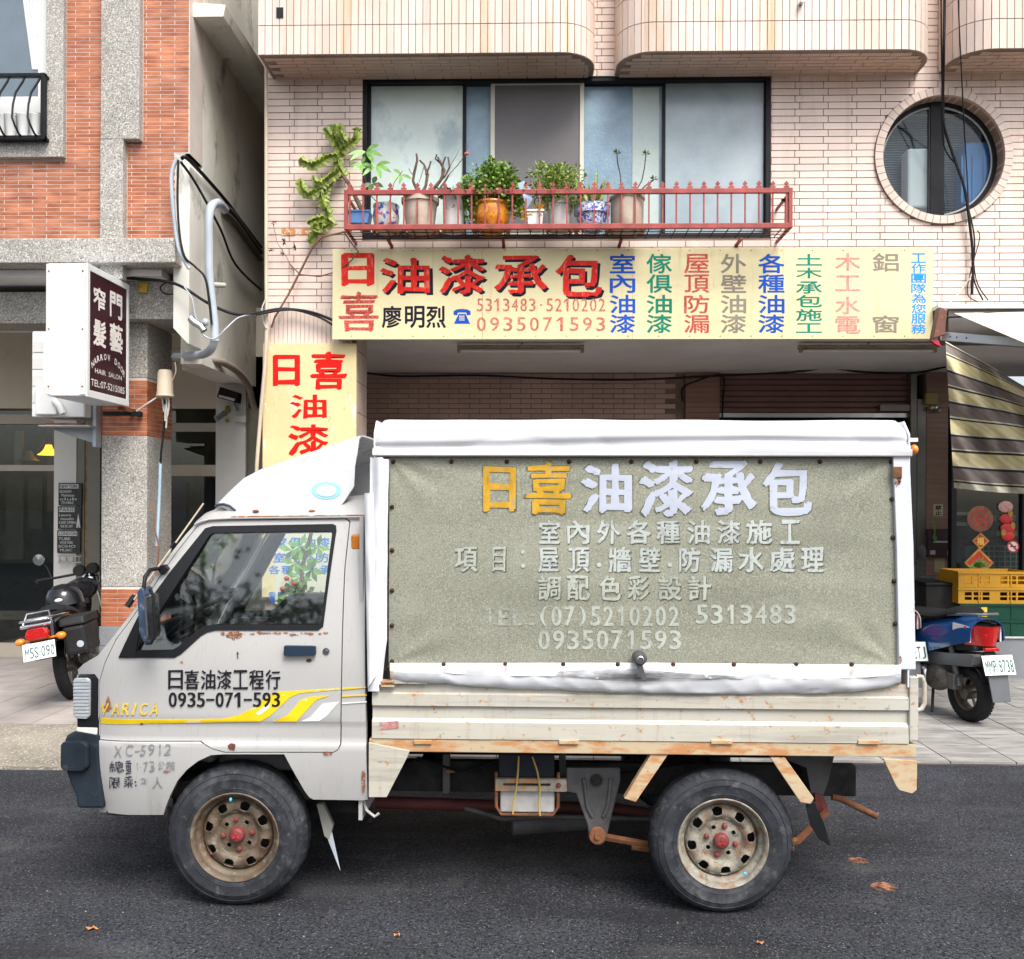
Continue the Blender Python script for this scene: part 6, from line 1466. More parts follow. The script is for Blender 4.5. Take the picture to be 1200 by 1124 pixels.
def sheet(name, loops, mat, parent, off=0., thick=.012, far=False, smooth=35, cuts=True, bevel=0, step=.03, planar=False):
    L_ = [xz(l) for l in loops]; flat = [p for l in L_ for p in l]
    tri = tessellate_polygon([[Vector((p[0], p[1], 0)) for p in l] for l in L_])
    bm = bmesh.new(); vs_ = [bm.verts.new((p[0], 0, p[1])) for p in flat]
    for t in tri:
        try: bm.faces.new([vs_[i] for i in t])
        except ValueError: pass
    z0, z1 = min(p[1] for p in flat), max(p[1] for p in flat); x0, x1 = min(p[0] for p in flat), max(p[0] for p in flat)
    def cut(co, no): bmesh.ops.bisect_plane(bm, geom=bm.verts[:]+bm.edges[:]+bm.faces[:], plane_co=co, plane_no=no, dist=1e-6)
    if cuts:
        zs = [z0+step*k for k in range(1, int((z1-z0)/step)+1)]+[z842, z842-.015, z868, z868-.012]
        for z in zs:
            if z0 < z < z1: cut((0, 0, z), (0, 0, 1))
        x = xfront
        while x < min(x1, xf0): 
            if x > x0: cut((x, 0, 0), (1, 0, 0))
            x += .04
    for v in bm.verts:
        y = YT+lean(v.co.x, v.co.z)+off
        if planar: y = YT+off+.10*(v.co.z-Zb_)/(Zr_-Zb_)
        v.co.y = y if not far else YFAR-(y-YT)
    bmesh.ops.recalc_face_normals(bm, faces=bm.faces)
    s_ = sum(f.normal.y*f.calc_area() for f in bm.faces)
    if (s_ > 0) != far: bmesh.ops.reverse_faces(bm, faces=bm.faces)
    me = bpy.data.meshes.new(name); bm.to_mesh(me); bm.free(); me.materials.append(mat)
    me.shade_smooth(); me.set_sharp_from_angle(angle=math.radians(smooth))
    c = Vector(((x0+x1)/2, YT if not far else YFAR, (z0+z1)/2)); me.transform(Matrix.Translation(-c))
    o = _link(name, me, c, parent)
    md = o.modifiers.new('solidify', 'SOLIDIFY'); md.thickness = thick; md.offset = -1; bake(o, None if planar else smooth)
    if bevel: b = o.modifiers.new('bevel', 'BEVEL'); b.width = bevel; b.segments = 2; b.limit_method = 'ANGLE'; b.angle_limit = math.radians(50)
    return o
outer = [(116.5, 952), (115.5, 866), (115.5, 796), (111, 790), (92, 790), (91, 785), (98, 778), (115, 768), (133, 746), (149, 725), (165, 703), (185, 672), (203, 645), (218, 626), (231, 612), (243, 607.5),
         (430, 605), (431, 937), (425, 938), (367, 937), (362, 934), (357, 927), (333, 884), (262, 884), (247, 885), (232, 892), (219, 902), (208, 915), (199.5, 932), (194, 946), (191.5, 955), (150, 955), (124, 952)]
wout = [(139.5, 770.5), (148, 752), (163.5, 720), (200, 670), (241, 619), (250, 616.5), (390, 614), (394, 616), (394.5, 622), (379, 734), (373, 738.5), (253, 738.5), (243, 741), (236, 745), (213, 766), (205, 770.5)]
win_ = [(161, 762), (166, 751), (245.5, 628), (250, 624.5), (388, 622.5), (389.5, 626), (377, 728), (373, 731.5), (250, 732), (240, 734), (231, 739), (209, 758), (203, 761)]
door = [(117.5, 866), (117.5, 798), (124, 776), (137, 749), (152, 729), (168, 707), (188, 676), (206, 649.5), (222, 629), (233, 616), (246, 610.5), (405, 608.5), (409.5, 612), (403.5, 667), (400, 780), (398.5, 872), (396, 878), (391, 881), (264, 881), (249, 877), (236, 868)]
doorh = [(a+(-1 if a < 200 else (1 if a > 390 else 0))*.9, b+(.0 if 200 < a < 390 and b > 800 else 0)) for a, b in door]
def hole(pts, s=1.0): cxm = sum(p[0] for p in pts)/len(pts); cym = sum(p[1] for p in pts)/len(pts); return [(cxm+(a-cxm)*s, cym+(b-cym)*s) for a, b in pts]
dh = [(a-1.2 if a < 240 else a+1.2 if a > 396 else a, b+1.2 if b > 860 else b-1.2 if b < 613 else b) for a, b in door]
for far in (False, True):
    body = sheet('cab_side', [outer, dh], m_cab, tr_, far=far, thick=.03)
    d_ = sheet('door', [door, wout], m_cab, tr_, off=-.002, far=far, thick=.03, bevel=.002)
    wf_ = sheet('window_frame', [[(a, b) for a, b in wout], win_], m_blk, d_, off=-.007, far=far, thick=.03, bevel=.002)
    gl_ = sheet('window_glass', [hole(win_, 1.01)], m_cabg, d_, off=.002, far=far, thick=.003, planar=True, cuts=False)
    inn = sheet('inner_panel', [[(118, 866), (118, 800), (140, 772), (205, 772), (237, 747), (254, 740), (376, 740), (402, 740), (399, 870)]], m_dash, d_, off=.05, far=far, thick=.005)
    if not far: near_door, near_side, near_glass = d_, body, wf_
sheet('quarter_triangle', [[(141.5, 769), (164, 722), (167.5, 722), (160, 769.5)]], m_blk, near_glass, off=-.012, thick=.004)
# hand-painted rust spots, handle, lock
def on_side(off=-.0022):
    return lambda px, py, l: S(px, py, off-l)
hd = MB(); a0 = S(334.5, 768, -.004)
def slabS(pts, y0, y1, ax='y'):
    yb = sum(S(a, b).y for a, b in pts)/len(pts); return MB().prism([(P(a, b, yb).x, P(a, b, yb).z) for a, b in pts], yb+y0, yb+y1)
slabS([(333, 757), (370.5, 757), (370.5, 777), (333, 777)], -.004, .002).build('handle_recess', m_cab, near_door, bevel=.004)
slabS([(334.5, 755.5), (371.5, 756), (371.5, 767), (334, 767.5)], -.028, -.006).build('door_handle', M('handle_navy', (.02, .035, .06), .35, var=.2), near_door, bevel=.006)
lk = S(382.5, 763); MB().lathe([(0, -.010), (.006, -.010), (.006, -.006), (.013, -.006), (.014, 0)], (lk.x, lk.y-.002, lk.z), 'y', 20, cap=False).build('door_lock', m_chr, near_door, smooth=30)
m_rs = M('rust_spot', (.30, .10, .03), .9, var=.45, vs=60, alpha=(.42, .12, 90, 0.))
m_rs2 = M('rust_dark', (.10, .035, .02), .9, var=.3)
def spot(pts, mat, parent, name='rust_spot'):
    L_ = [S(a, b, -.0045) for a, b in pts]; c = sum(L_, Vector())/len(L_)
    MB().add([c]+L_, [(0, i+1, (i+1) % len(L_)+1) for i in range(len(L_))]).build(name, mat, parent, fix=False)
def spot_e(cx, cy, rx, ry, mat, parent, n=11): spot([(cx+rx*math.cos(2*PI*k/n)*rnd.uniform(.65, 1.25), cy+ry*math.sin(2*PI*k/n)*rnd.uniform(.65, 1.25)) for k in range(n)], mat, parent)
spot_e(278.5, 766, 1.2, 2.5, m_rs2, near_door); spot_e(278.5, 770, .7, 3, m_rs2, near_door); spot_e(362, 774, 3.2, 2.4, m_rs2, near_door); spot_e(127, 826, 3, 9, m_rs, near_door); spot_e(125, 829, 7, 2.2, m_rs, near_door)
spot_e(272, 875, 5, 5, m_rs2, near_door); spot_e(384, 883, 6, 2.5, m_rs, near_side); spot_e(213, 768+8, 1.5, 2, m_rs, near_door); spot_e(195, 904, 5, 1.6, m_rs, near_side); spot_e(426, 915, 2.5, 14, m_rs, near_side); spot_e(166, 848.5, 2, 1, m_rs2, near_door)
for k in range(16): spot_e(262+k*8+rnd.uniform(-3, 3), 742+rnd.uniform(-1, 2), rnd.uniform(2, 6), rnd.uniform(1, 2.5), m_rs, near_door, 8)
for k in range(5): spot_e(268+k*3, 744+k % 3, 4, 4, m_rs, near_door, 8)
# stripes and lettering
m_ys = M('stripe_yellow', (.80, .56, .01), .4, var=.08, vs=6, layers=[((.72, .70, .62), .60, .06, (12, 12, 25), .75)]); m_ws = M('stripe_white', (.72, .76, .78), .4, var=.05)
def decal(pts, mat, parent, lift=0.): L_ = [xz([p])[0] for p in pts]; sheet('stripe', [pts], mat, parent, off=-.0040-lift, thick=.001, bevel=0)
decal([(118.5, 841), (200, 843), (262, 842), (280, 838), (298, 829), (312, 817), (326, 810.5), (398, 806.5), (398.5, 808), (352, 812), (340, 817), (318, 838), (305, 845.5), (118.5, 847.5)], m_ys, near_door)
decal([(320, 845.5), (337, 838), (353, 820), (364, 816.5), (386, 815.2), (371, 820), (352, 840), (348, 845.5)], m_ys, near_door)
decal([(353, 845.3), (364, 840), (378, 824.5), (398, 822), (382, 840), (374, 844.8)], m_ws, near_door)
decal([(300, 836), (316, 822), (316, 829), (304, 838)], m_ws, near_door, .0005)
decal([(401, 806.2), (429, 804.6), (429, 805.8), (401, 808.2)], m_ys, near_side); decal([(401, 814.8), (430, 813.5), (430, 815), (401, 816.5)], m_ys, near_side); decal([(401, 823.5), (430, 821.8), (430, 822.8), (401, 825)], m_ws, near_side)
m_ink = M('black_lettering', (.012, .012, .016), .5, var=.1)
oS = on_side(-.0055)
lettering([(c, 197.5+i*19.0, 785.5, 197.5+i*19.0+16.5, 807.5) for i, c in enumerate('日喜油漆工程行')], oS, m_ink, near_door, .017, rough=.9, nib=.45)
def serif(s, x0, y0, x1, y1, parent, mat, pl):
    n = len(s); cw = (x1-x0)/n
    for_ = [(ch, x0+i*cw+.6, y0, x0+(i+1)*cw-1.6, y1) for i, ch in enumerate(s)]
    lettering(for_, pl, mat, parent, .0, dup=((.45, 0), (.9, 0)))
serif('0935-071-593', 197, 811.5, 329, 828.5, near_door, m_ink, oS)
m_vy = M('worn_gold', (.74, .52, .08), .5, var=.2, alpha=(.36, .14, 60, .2))
lettering([(ch, 119+i*11.3, 824, 119+i*11.3+9, 838) for i, ch in enumerate('VARICA')], oS, m_vy, near_door, .03, shear=.25)
m_mk = M('marker_grey', (.22, .23, .24), .7, alpha=(.34, .12, 60, .25)); m_mk2 = M('marker_dark', (.035, .04, .06), .7, alpha=(.30, .12, 60, .45))
oS2 = on_side(-.003)
lettering([(ch, x, 873+dy, x+w_, 886+dy) for ch, x, w_, dy in (('X', 133, 10, 1), ('C', 147, 9, 0), ('-', 158, 6, 1), ('5', 164, 7, 0), ('9', 174, 7, -1), ('1', 186, 3, -1), ('2', 192, 8, -1))], oS2, m_mk, near_side, -.012, shear=.15, rough=1.4)
lettering([('總', 128, 892, 145, 905), ('重', 147, 891, 154, 907), ('限', 128, 911, 141, 924), ('乘', 145, 910, 156, 923), (':', 158, 913, 160, 921)], oS2, m_mk2, near_side, .002, rough=1.5)
lettering([('1', 160, 893, 162, 903), ('.', 163, 896, 167, 903), ('7', 168, 893, 173, 904), ('3', 175, 892, 181, 904), ('公', 185, 892, 193, 902), ('噸', 195, 892, 205, 903), ('2', 164, 912, 172, 919), ('人', 178, 911, 191, 924)], oS2, m_mk, near_side, -.008, rough=1.4)

# front: nose, windscreen, roof, back wall
def prof(pts, wd=(), mat=m_cab, name='panel', thick=.012, nb=12, bow=.05, smooth=60, parent=tr_, inset=.0, bulge=None):
    ps = [S(a, b) for a, b in pts]; n = len(ps)
    bm_ = MB(); vs_ = []; fs = []
    for i, p in enumerate(ps):
        yn = p.y+inset; yf = YFAR-(p.y-YT)-inset
        for k in range(nb+1):
            v = k/nb; s_ = 1-abs(2*v-1)**2.5
            vs_.append((p.x-bow*s_, yn+(yf-yn)*v, p.z+(bulge(i/(n-1), v) if bulge else 0)))
    for i in range(n-1):
        for k in range(nb): a = i*(nb+1)+k; fs.append((a, a+1, a+nb+2, a+nb+1))
    return MB().add(vs_, fs).build(name, mat, parent, smooth=smooth, solid=thick)
prof([(116, 950), (93, 868), (91, 862), (90, 845), (90, 792), (92, 788), (99, 779), (114, 769), (131, 749)], name='nose_panel', bow=.03)
ws = prof([(134, 746), (150, 724), (166, 702), (186, 671), (204, 644), (219, 625), (229, 614)], mat=m_cabg, name='windscreen', thick=.004, bow=.07, inset=.04)
mbw = MB()
for i_, y0 in enumerate((0, 1)):
    pass
rf = MB()
top = [(231, 612), (243, 599), (256, 593.5), (272, 591), (300, 590), (345, 588.5), (385, 584), (415, 579.5), (430, 578.5)]
edge = [(231, 612), (240, 608.5), (252, 607.5), (272, 607), (300, 606.6), (345, 606.2), (385, 605.8), (415, 605.6), (430, 605.5)]
n = len(top); nb = 24; vs_ = []; fs = []
for i in range(n):
    pe = S(*edge[i]); 
    yn, yf = pe.y, YFAR-(pe.y-YT)
    pt = P(top[i][0], top[i][1], yn+.16)
    for k in range(nb+1):
        v = k/nb; s_ = 1-abs(2*v-1)**7
        vs_.append((pe.x+(pt.x-pe.x)*s_, yn+(yf-yn)*v, pe.z+(pt.z-pe.z)*s_))
for i in range(n-1):
    for k in range(nb): a = i*(nb+1)+k; fs.append((a, a+1, a+nb+2, a+nb+1))
MB().add(vs_, fs).build('roof', m_cab, tr_, smooth=60, solid=.012)
# rain gutter, rusty
g_ = [S(a, b, -.012) for a, b in [(228, 615), (236, 611), (246, 608.6), (270, 607.4), (320, 606.8), (380, 606.2), (429, 605.6)]]
MB().tube(g_, .0055, 8).build('rain_gutter', m_cab, tr_, smooth=60)
MB().tube([p+Vector((0, -.003, .006)) for p in g_[3:]], .003, 6).build('gutter_rust', M('gutter_rust_mat', (.33, .13, .05), .8, var=.4, vs=30, layers=[((.5, .48, .44), .5, .1, 30, .8)]), tr_, smooth=60)
a, b = S(430, 605), S(430, 935); MB().box(a.x-.015, a.x, YT+.03, YFAR-.03, .35, b.z+.12).box(a.x-.015, a.x, YT+.15, YFAR-.15, a.z-.04, a.z+.0).box(a.x-.015, a.x, YT+.03, YT+.3, .9, a.z).box(a.x-.015, a.x, YFAR-.3, YFAR-.03, .9, a.z).build('cab_back', m_cab, tr_)
MB().box(S(125, 950).x+.05, S(425, 938).x, YT+.12, YFAR-.12, .40, .47).build('cab_floor', m_chas, tr_)
# seam & fairing
def fair_pts(): return [(279, 604.5), (263, 596), (254, 591), (270, 575), (285, 561), (304, 551), (330, 542.5), (360, 532), (392, 521), (421.5, 511.5), (419, 530), (416, 547), (415, 570), (404, 587), (392, 602.5)]
fy = YT+.17
fp = [(P(a, b, fy).x, P(a, b, fy).z) for a, b in fair_pts()]
fr_ = thing  # (no separate object: the fairing is bolted to the roof)
side_l = MB().prism(fp, fy, fy+.008).build('fairing_side', m_cabw, tr_, bevel=.002)
MB().prism([(x, z) for x, z in fp], YFAR-.178, YFAR-.17).build('fairing_side', m_cabw, tr_, bevel=.002)
topl = fp[2:10]; vs_ = []; fs = []; nb = 16
for i, (x, z) in enumerate(topl):
    for k in range(nb+1):
        v = k/nb; s_ = 1-abs(2*v-1)**3; vs_.append((x-.03*s_, fy+.002+(YFAR-.172-fy)*v, z+.025*s_))
for i in range(len(topl)-1):
    for k in range(nb): a = i*(nb+1)+k; fs.append((a, a+1, a+nb+2, a+nb+1))
MB().add(vs_, fs).build('fairing_top', m_cabw, tr_, smooth=70, solid=.008)
# dark lip around its nose and round badge
lip = [P(a, b, fy-.01) for a, b in ((252, 594), (256, 591.5), (262, 591), (269, 593), (275, 598), (278, 604))]
MB().tube(lip, .006, 6).build('fairing_seal', M('seal_navy', (.03, .04, .08), .5), tr_, smooth=60)
bg_ = MB().lathe([(0, -.002), (.055, -.001), (.062, .0)], (P(382.5, 575, fy).x, fy-.001, P(382.5, 575, fy).z), 'y', 32, cap=False).build('fairing_badge', M('badge_pale_blue', (.35, .68, .78), .3, var=.05), tr_)
bg_.scale = (1.0, 1, .60)
bg_ = MB().lathe([(0, -.0035), (.042, -.003)], (P(382.5, 575, fy).x, fy-.001, P(382.5, 575, fy).z), 'y', 32, cap=False).build('badge_centre', M('badge_white', (.66, .74, .76), .3, var=.1, vs=20), tr_)
bg_.scale = (1.0, 1, .60)
for cx_ in (300, 366):
    MB().prism([(P(a, b, fy-.02).x, P(a, b, fy-.02).z) for a, b in ((cx_-12, 604), (cx_-10, 594.5), (cx_-6, 591.5), (cx_+7, 591.5), (cx_+11, 595), (cx_+13, 604))], fy-.03, fy-.002).build('fairing_bracket', m_cabw, tr_, bevel=.006)
    c = P(cx_, 599, fy-.03); MB().ball((c.x, fy-.034, c.z), .014, .007, .006, 10, 6).build('bracket_bolt', m_rust, tr_)
# side repeater lamp
r = [S(412, 626), S(423.5, 645)]; MB().box(r[0].x, r[1].x, r[0].y-.016, r[0].y+.004, r[1].z, r[0].z).build('side_marker', M('marker_amber', (.55, .17, .01), .3, coat=.7, var=.15, vs=20), tr_, bevel=.008)

# headlamps, corner trims, bumper
for far in (False, True):
    def Yq(y): return y if not far else YFAR-(y-YT)
    def pr(pts, y0, y1, name, mat, bevel=.004, parent=tr_):
        a, b = sorted((Yq(y0), Yq(y1))); return MB().prism([(P(c, d, YT+.04).x, P(c, d, YT+.04).z) for c, d in pts], a, b).build(name, mat, parent, bevel=bevel)
    pr([(92, 792), (117, 792), (116, 864), (95, 864), (91, 850)], YT+.035, YT+.20, 'lamp_surround', m_blk)
    hl_ = pr([(87, 798), (89, 794), (105, 794), (107.5, 797), (107, 838), (104, 842), (90, 841), (87.5, 836)], YT+.025, YT+.30, 'headlamp', m_clear, .008)
    for k_ in range(11):
        pr([(88.2, 797+k_*4), (106.5, 797+k_*4), (106.5, 798.6+k_*4), (88.2, 798.6+k_*4)], YT+.0225, YT+.03, 'lens_rib', m_clear, .0, hl_)
    pr([(91, 852), (115, 852.5), (115, 862), (91.5, 861.5)], YT+.028, YT+.25, 'indicator', m_offw, .003)
bp_ = [(75, 868), (77, 862), (88, 857), (116, 862), (117, 900), (121, 948), (90, 948), (87, 930), (82, 920), (77, 905)]
bx = [(P(a, b, YT+.02).x, P(a, b, YT+.02).z) for a, b in bp_]
MB().prism(bx, YT+.02, YFAR-.02).build('front_bumper', m_bump, tr_, bevel=.012)
MB().prism([(P(a, b, YT).x, P(a, b, YT).z) for a, b in ((70, 874), (72, 870), (98, 869), (103, 873), (103, 900), (98, 904), (74, 904), (69.5, 900))], YT+.0, YT+.16).build('bumper_guard', m_bump, tr_, bevel=.010)
MB().prism([(P(a, b, YT).x, P(a, b, YT).z) for a, b in ((70, 874), (72, 870), (98, 869), (103, 873), (103, 900), (98, 904), (74, 904), (69.5, 900))], YFAR-.16, YFAR-.0).build('bumper_guard', m_bump, tr_, bevel=.010)
MB().box(P(118, 950, YT).x, P(190, 950, YT).x, YT+.05, YT+.10, P(150, 961, YT).z, P(150, 954, YT).z).build('lower_lip', m_chas, tr_)

# mirror, antenna
mir = MB().prism([(P(a, b, YT-.10).x, P(a, b, YT-.10).z) for a, b in ((164.5, 693), (168, 688), (172, 688), (176, 700), (179.5, 745), (178, 752), (172, 752), (167, 740))], YT-.135, YT-.05)
mo = mir.build('door_mirror', M('mirror_shell', (.045, .08, .14), .4, var=.3, vs=9, layers=[((.3, .36, .4), .56, .1, 30, .6)]), tr_, bevel=.008)
MB().tube([P(a, b, YT-.17) for a, b in ((175.5, 690), (180, 700), (181.5, 745), (177, 754), (171, 754))], .006, 8).build('mirror_frame', m_blk, mo, smooth=60)
MB().prism([(P(a, b, YT-.12).x, P(a, b, YT-.12).z) for a, b in ((176, 696), (178.5, 698), (181.3, 742), (179.5, 748))], YT-.18, YT-.06).build('mirror_glass', m_mir, mo)
MB().tube([S(194, 667, -.01), S(186, 666, -.03), P(176, 668, YT-.08), P(170, 676, YT-.11), P(168, 692, YT-.12)], .008, 8).build('mirror_arm', m_blk, mo, smooth=60)
sl_ = S(192, 665); MB().prism([(S(a, b).x, S(a, b).z) for a, b in ((185, 664), (196, 661), (200, 666), (192, 674))], sl_.y-.03, sl_.y).build('mirror_mount', m_blk, mo, bevel=.003)
an = MB().tube([P(157, 703, YT-.005), P(203, 640, YT+.03), P(238.5, 590, YT+.05)], .0035, 6).build('antenna', m_pipeb, tr_)
MB().tube([P(149, 711, YT+.0), P(158, 698, YT+.02)], .012, 10).tube([P(201, 642, YT+.03), P(206, 636, YT+.03)], .009, 8).build('antenna_mount', m_blk, an, smooth=60)

# cab interior
sx = P(300, 700, 4.2).x
for (y0, y1) in ((YT+.16, YT+.60), (YT+.74, YT+1.18)):
    st_ = MB().prism([(sx-.05, .50), (sx+.38, .50), (sx+.40, .62), (sx+.02, .68), (sx-.06, .64)], y0, y1).build('seat', m_seat, tr_, bevel=.03)
    MB().prism([(sx+.28, .62), (sx+.40, .60), (sx+.50, 1.02), (sx+.46, 1.08), (sx+.38, 1.06)], y0, y1).build('seat_back', m_seat, st_, bevel=.03)
dx = P(185, 760, 3.7).x
MB().prism([(dx-.22, .60), (dx+.20, .55), (dx+.24, .88), (dx+.10, .97), (dx-.20, .96), (dx-.26, .9)], YT+.08, YFAR-.08).build('dashboard', m_dash, tr_, bevel=.02)
wc = P(236, 720, YT+.40); Rw = .17; mb = MB(); pts = []
ax = Vector((-.62, 0, .78)); e1 = Vector((.78, 0, .62)); e2 = Vector((0, 1, 0))
for k in range(29): a = 2*PI*k/28; pts.append(wc+(e1*math.cos(a)+e2*math.sin(a))*Rw)
mb.tube(pts, .011, 8, cap=False)
for a in (.5, 2.6, 4.7): mb.tube([wc-ax*.02, wc+(e1*math.cos(a)+e2*math.sin(a))*Rw], .01, 6)
mb.tube([wc, wc-ax*.3], .02, 8); mb.build('steering_wheel', m_blk, tr_, smooth=60)

# ---- canopy
YC_ = 3.665; YCF = 5.07
xc0, xc1 = P(436.5, 520, YC_).x, P(1069, 520, YC_).x
ztop = P(750, 491, YC_+.03).z; zband = P(750, 533.5, YC_).z
def bandsec(u, v):        # u along the length, v round the section (near bottom -> over the top -> far bottom)
    x = xc0+(xc1-xc0)*u; r = .06; H = ztop-zband
    L_ = [(YC_, zband), (YC_-.004, zband+H*.35), (YC_-.002, ztop-r), (YC_+.02, ztop-.018), (YC_+.07, ztop)]
    t = v
    k = 5
    if t < .35:
        s_ = t/.35*4; i = min(3, int(s_)); f = s_-i; y = L_[i][0]*(1-f)+L_[i+1][0]*f; z = L_[i][1]*(1-f)+L_[i+1][1]*f
    elif t > .65:
        s_ = (1-t)/.35*4; i = min(3, int(s_)); f = s_-i; y = YC_+YCF-(L_[i][0]*(1-f)+L_[i+1][0]*f); z = L_[i][1]*(1-f)+L_[i+1][1]*f
    else:
        f = (t-.35)/.3; y = YC_+.07+(YCF-YC_-.14)*f; z = ztop+.03*math.sin(PI*f)
    w_ = .007*noise.noise(Vector((x*2.2, z*9, 1)))+.009*noise.noise(Vector((x*.9, z*14, 5)))+.004*(1-abs(noise.noise(Vector((x*3.1+z*6, z*7-x, 9)))))**6
    e = min(u, 1-u)*(xc1-xc0)
    if e < .05 and z > zband+.03: 
        q = 1-e/.05; z -= .045*q*q*(z-zband)/H; y += (.02*q*q if y < 4.3 else -.02*q*q)
    if t < .34 and 0 < t: y += w_+.010*math.exp(-((z-(zband+H*(.28+.12*math.sin(x*1.3))))/.012)**2); z += (.004*math.sin(x*3.1) if z > ztop-.1 else 0)
    if z > ztop-.02: z += .005*noise.noise(Vector((x*3, y*2, 3)))
    return Vector((x, y, z))
cv = MB().grid(bandsec, 160, 44).build('canopy_top', m_vin, tr_, smooth=60, solid=.004, fix=False)
# hem line
MB().tube([P(437, 534, YC_-.004), P(750, 534, YC_-.004), P(1068, 534.5, YC_-.004)], .0035, 6).build('canopy_hem', M('hem_brown', (.22, .19, .17), .7), tr_)
# end walls
def endwall(x0, x1, name):
    MB().prism([(YC_+.005, .90), (YCF-.005, .90), (YCF-.005, ztop-.06), (YCF-.06, ztop-.006), (YC_+.06, ztop-.006), (YC_+.005, ztop-.06)], x0, x1, 'x').build(name, m_vin, tr_)
endwall(xc0+.004, xc0+.010, 'canopy_front'); endwall(xc1-.012, xc1-.006, 'canopy_rear')
# corner posts (vinyl-wrapped front, bare white rear)
def post(u, v):
    px = 434+u*21.5-(v < .0)*0; py = 536+(800-536)*v
    if v > .8 and u > .5: px -= (v-.8)/.2*7*(u-.5)*2
    y = YC_+.004-.012*math.sin(PI*u)+.008*noise.noise(Vector((px*.12, py*.03, 2)))+.004*math.sin(u*8+v*3)
    return P(px-2*math.sin(v*2), py+(10*v if u < .7 else 2), y)
MB().grid(post, 14, 60).build('front_post_cover', m_vin, tr_, smooth=60, solid=.004, fix=False)
def flap(u, v):
    return P(428+u*9+(4*v if u > .5 else 4*v), 578+v*(228-16*u), YC_-.012-.01*math.sin(PI*u)+.006*noise.noise(Vector((u*3, v*6, 1))))
MB().grid(flap, 8, 40).build('gap_flap', m_vin, tr_, smooth=60, solid=.004, fix=False)
m_wpost = M('post_white', (.60, .62, .67), .4, var=.04, layers=[((.45, .2, .07), .69, .04, (18, 18, 9), .8)])
rp = MB(); r = rect(1047.5, 536, 1068, 785, YC_+.004)
rp.prism([(P(a, b, YC_).x, P(a, b, YC_).z) for a, b in ((1047, 535), (1066.5, 535), (1071, 640), (1073.5, 785), (1054, 785), (1051, 640))], YC_+.002, YC_+.05).build('rear_post', m_wpost, tr_, bevel=.003)
for (a, b, c_, d_) in ((1046, 547, 1056.5, 560), ): MB().rbox(rect(a, b, c_, d_, YC_), YC_-.006, YC_+.001).build('rusty_hinge', m_rust, tr_, bevel=.002)
for (cx_, cy_, rx_, ry_) in ((1052, 566, 4, 4), (1054, 562, 3, 6), (1048, 783, 3, 4), (1055, 773, 2, 5)):
    mbx_ = MB(); c = P(cx_, cy_, YC_-.001); n = 10
    mbx_.add([c]+[P(cx_+rx_*math.cos(2*PI*k/n)*rnd.uniform(.6, 1.3), cy_+ry_*math.sin(2*PI*k/n)*rnd.uniform(.6, 1.3), YC_-.001) for k in range(n)], [(0, k+1, (k+1) % n+1) for k in range(n)]).build('rust_spot', m_rs, tr_, fix=False)
c = P(1071, 527, YC_+.03); MB().ball(c, .016, .02, .02, 12, 8).build('rear_marker', m_amb, tr_, smooth=60); MB().box(c.x-.02, c.x+.012, c.y-.01, c.y+.01, c.z+.03, c.z+.045).build('marker_bracket', m_offw, tr_)
# tarpaulin side
def tarp_y(px, py):
    u = (px-456.5)/591.5; v = (py-535.5)/242.5; x = px*.01; z = py*.01
    e = max(0, min(u, 1-u, v, 1-v))
    w_ = .006*noise.noise(Vector((x*.8, z*1.3, 7)))+.004*noise.noise(Vector((x*.5+z, z*3, 2)))
    for (cu, cv_) in ((0, 0), (1, 0), (1, 1), (0, 1)):
        d = math.hypot((u-cu)*2.4, v-cv_); a_ = math.atan2(v-cv_, (u-cu)*2.4); w_ += .007*math.exp(-(d/.24)**2)*math.sin(a_*9)
    for cx_, am in ((594, .0016), (860, .0016), (712, .0008)): w_ -= am*math.exp(-((px-cx_)/1.6)**2)
    return YC_+.022-w_*min(1, e*12)-.008*math.sin(PI*min(1, max(0, v)))*math.sin(PI*min(1, max(0, u)))
def tarp(u, v):
    px = 456.5+(1048-456.5)*u+(5*v*v*(u-.9)/.1 if u > .9 else 0)-v
    py = 535.5+(777+2.2*u-535.5)*v
    return P(px, py, tarp_y(px, py))
tp = MB().grid(tarp, 300, 90).build('side_tarp', m_tarp, tr_, smooth=60, fix=False)
m_riv = M('rivet_rust', (.05, .028, .02), .7, var=.4, vs=50, layers=[((.25, .09, .03), .6, .1, 60, .8)])
rv_m = MB().lathe([(0, -.006), (.006, -.005), (.0085, -.001), (.009, .003)], (0, 0, 0), 'y', 12, cap=False).mesh('rivet', m_riv); rv_m.shade_smooth()
def riv(px, py, yy=None):
    yy = yy or tarp_y(px, py); p = P(px, py, yy); piece(rv_m, 'rivet', (p.x, p.y-.003, p.z), tp)
for px in (461, 529, 594, 667, 740, 816, 891, 961, 1044): riv(px, 541)
for py in (594, 645, 692, 733, 775): riv(459.5, py)
for py in (585, 630, 681, 731, 781): riv(1045+(py-585)*.025, py)
for px in (520, 592, 660, 724, 789, 860, 933, 998): riv(px, 778.5, YC_-.006)
oT = lambda px, py, l: P(px, py, tarp_y(px, py)-l-.0010)
m_gold_ = M('lettering_gold', (.58, .33, .03), .45, var=.2, vs=14, layers=[((.40, .30, .14), .55, .06, (30, 30, 14), .8), ((.25, .14, .04), .64, .06, 40, .8)])
m_tw = M('lettering_white', (.47, .51, .60), .6, var=.08, layers=[((.36, .37, .31), .60, .06, 30, .6)])
m_tw2 = M('lettering_white_worn', (.45, .49, .47), .5, var=.1, alpha=(.30, .18, 40, .35)); m_tw3 = M('lettering_faded', (.43, .46, .40), .55, alpha=(.30, .2, 40, .50))
m_sh = M('lettering_shadow', (.15, .15, .105), .7, alpha=(.44, .1, 60, .15))
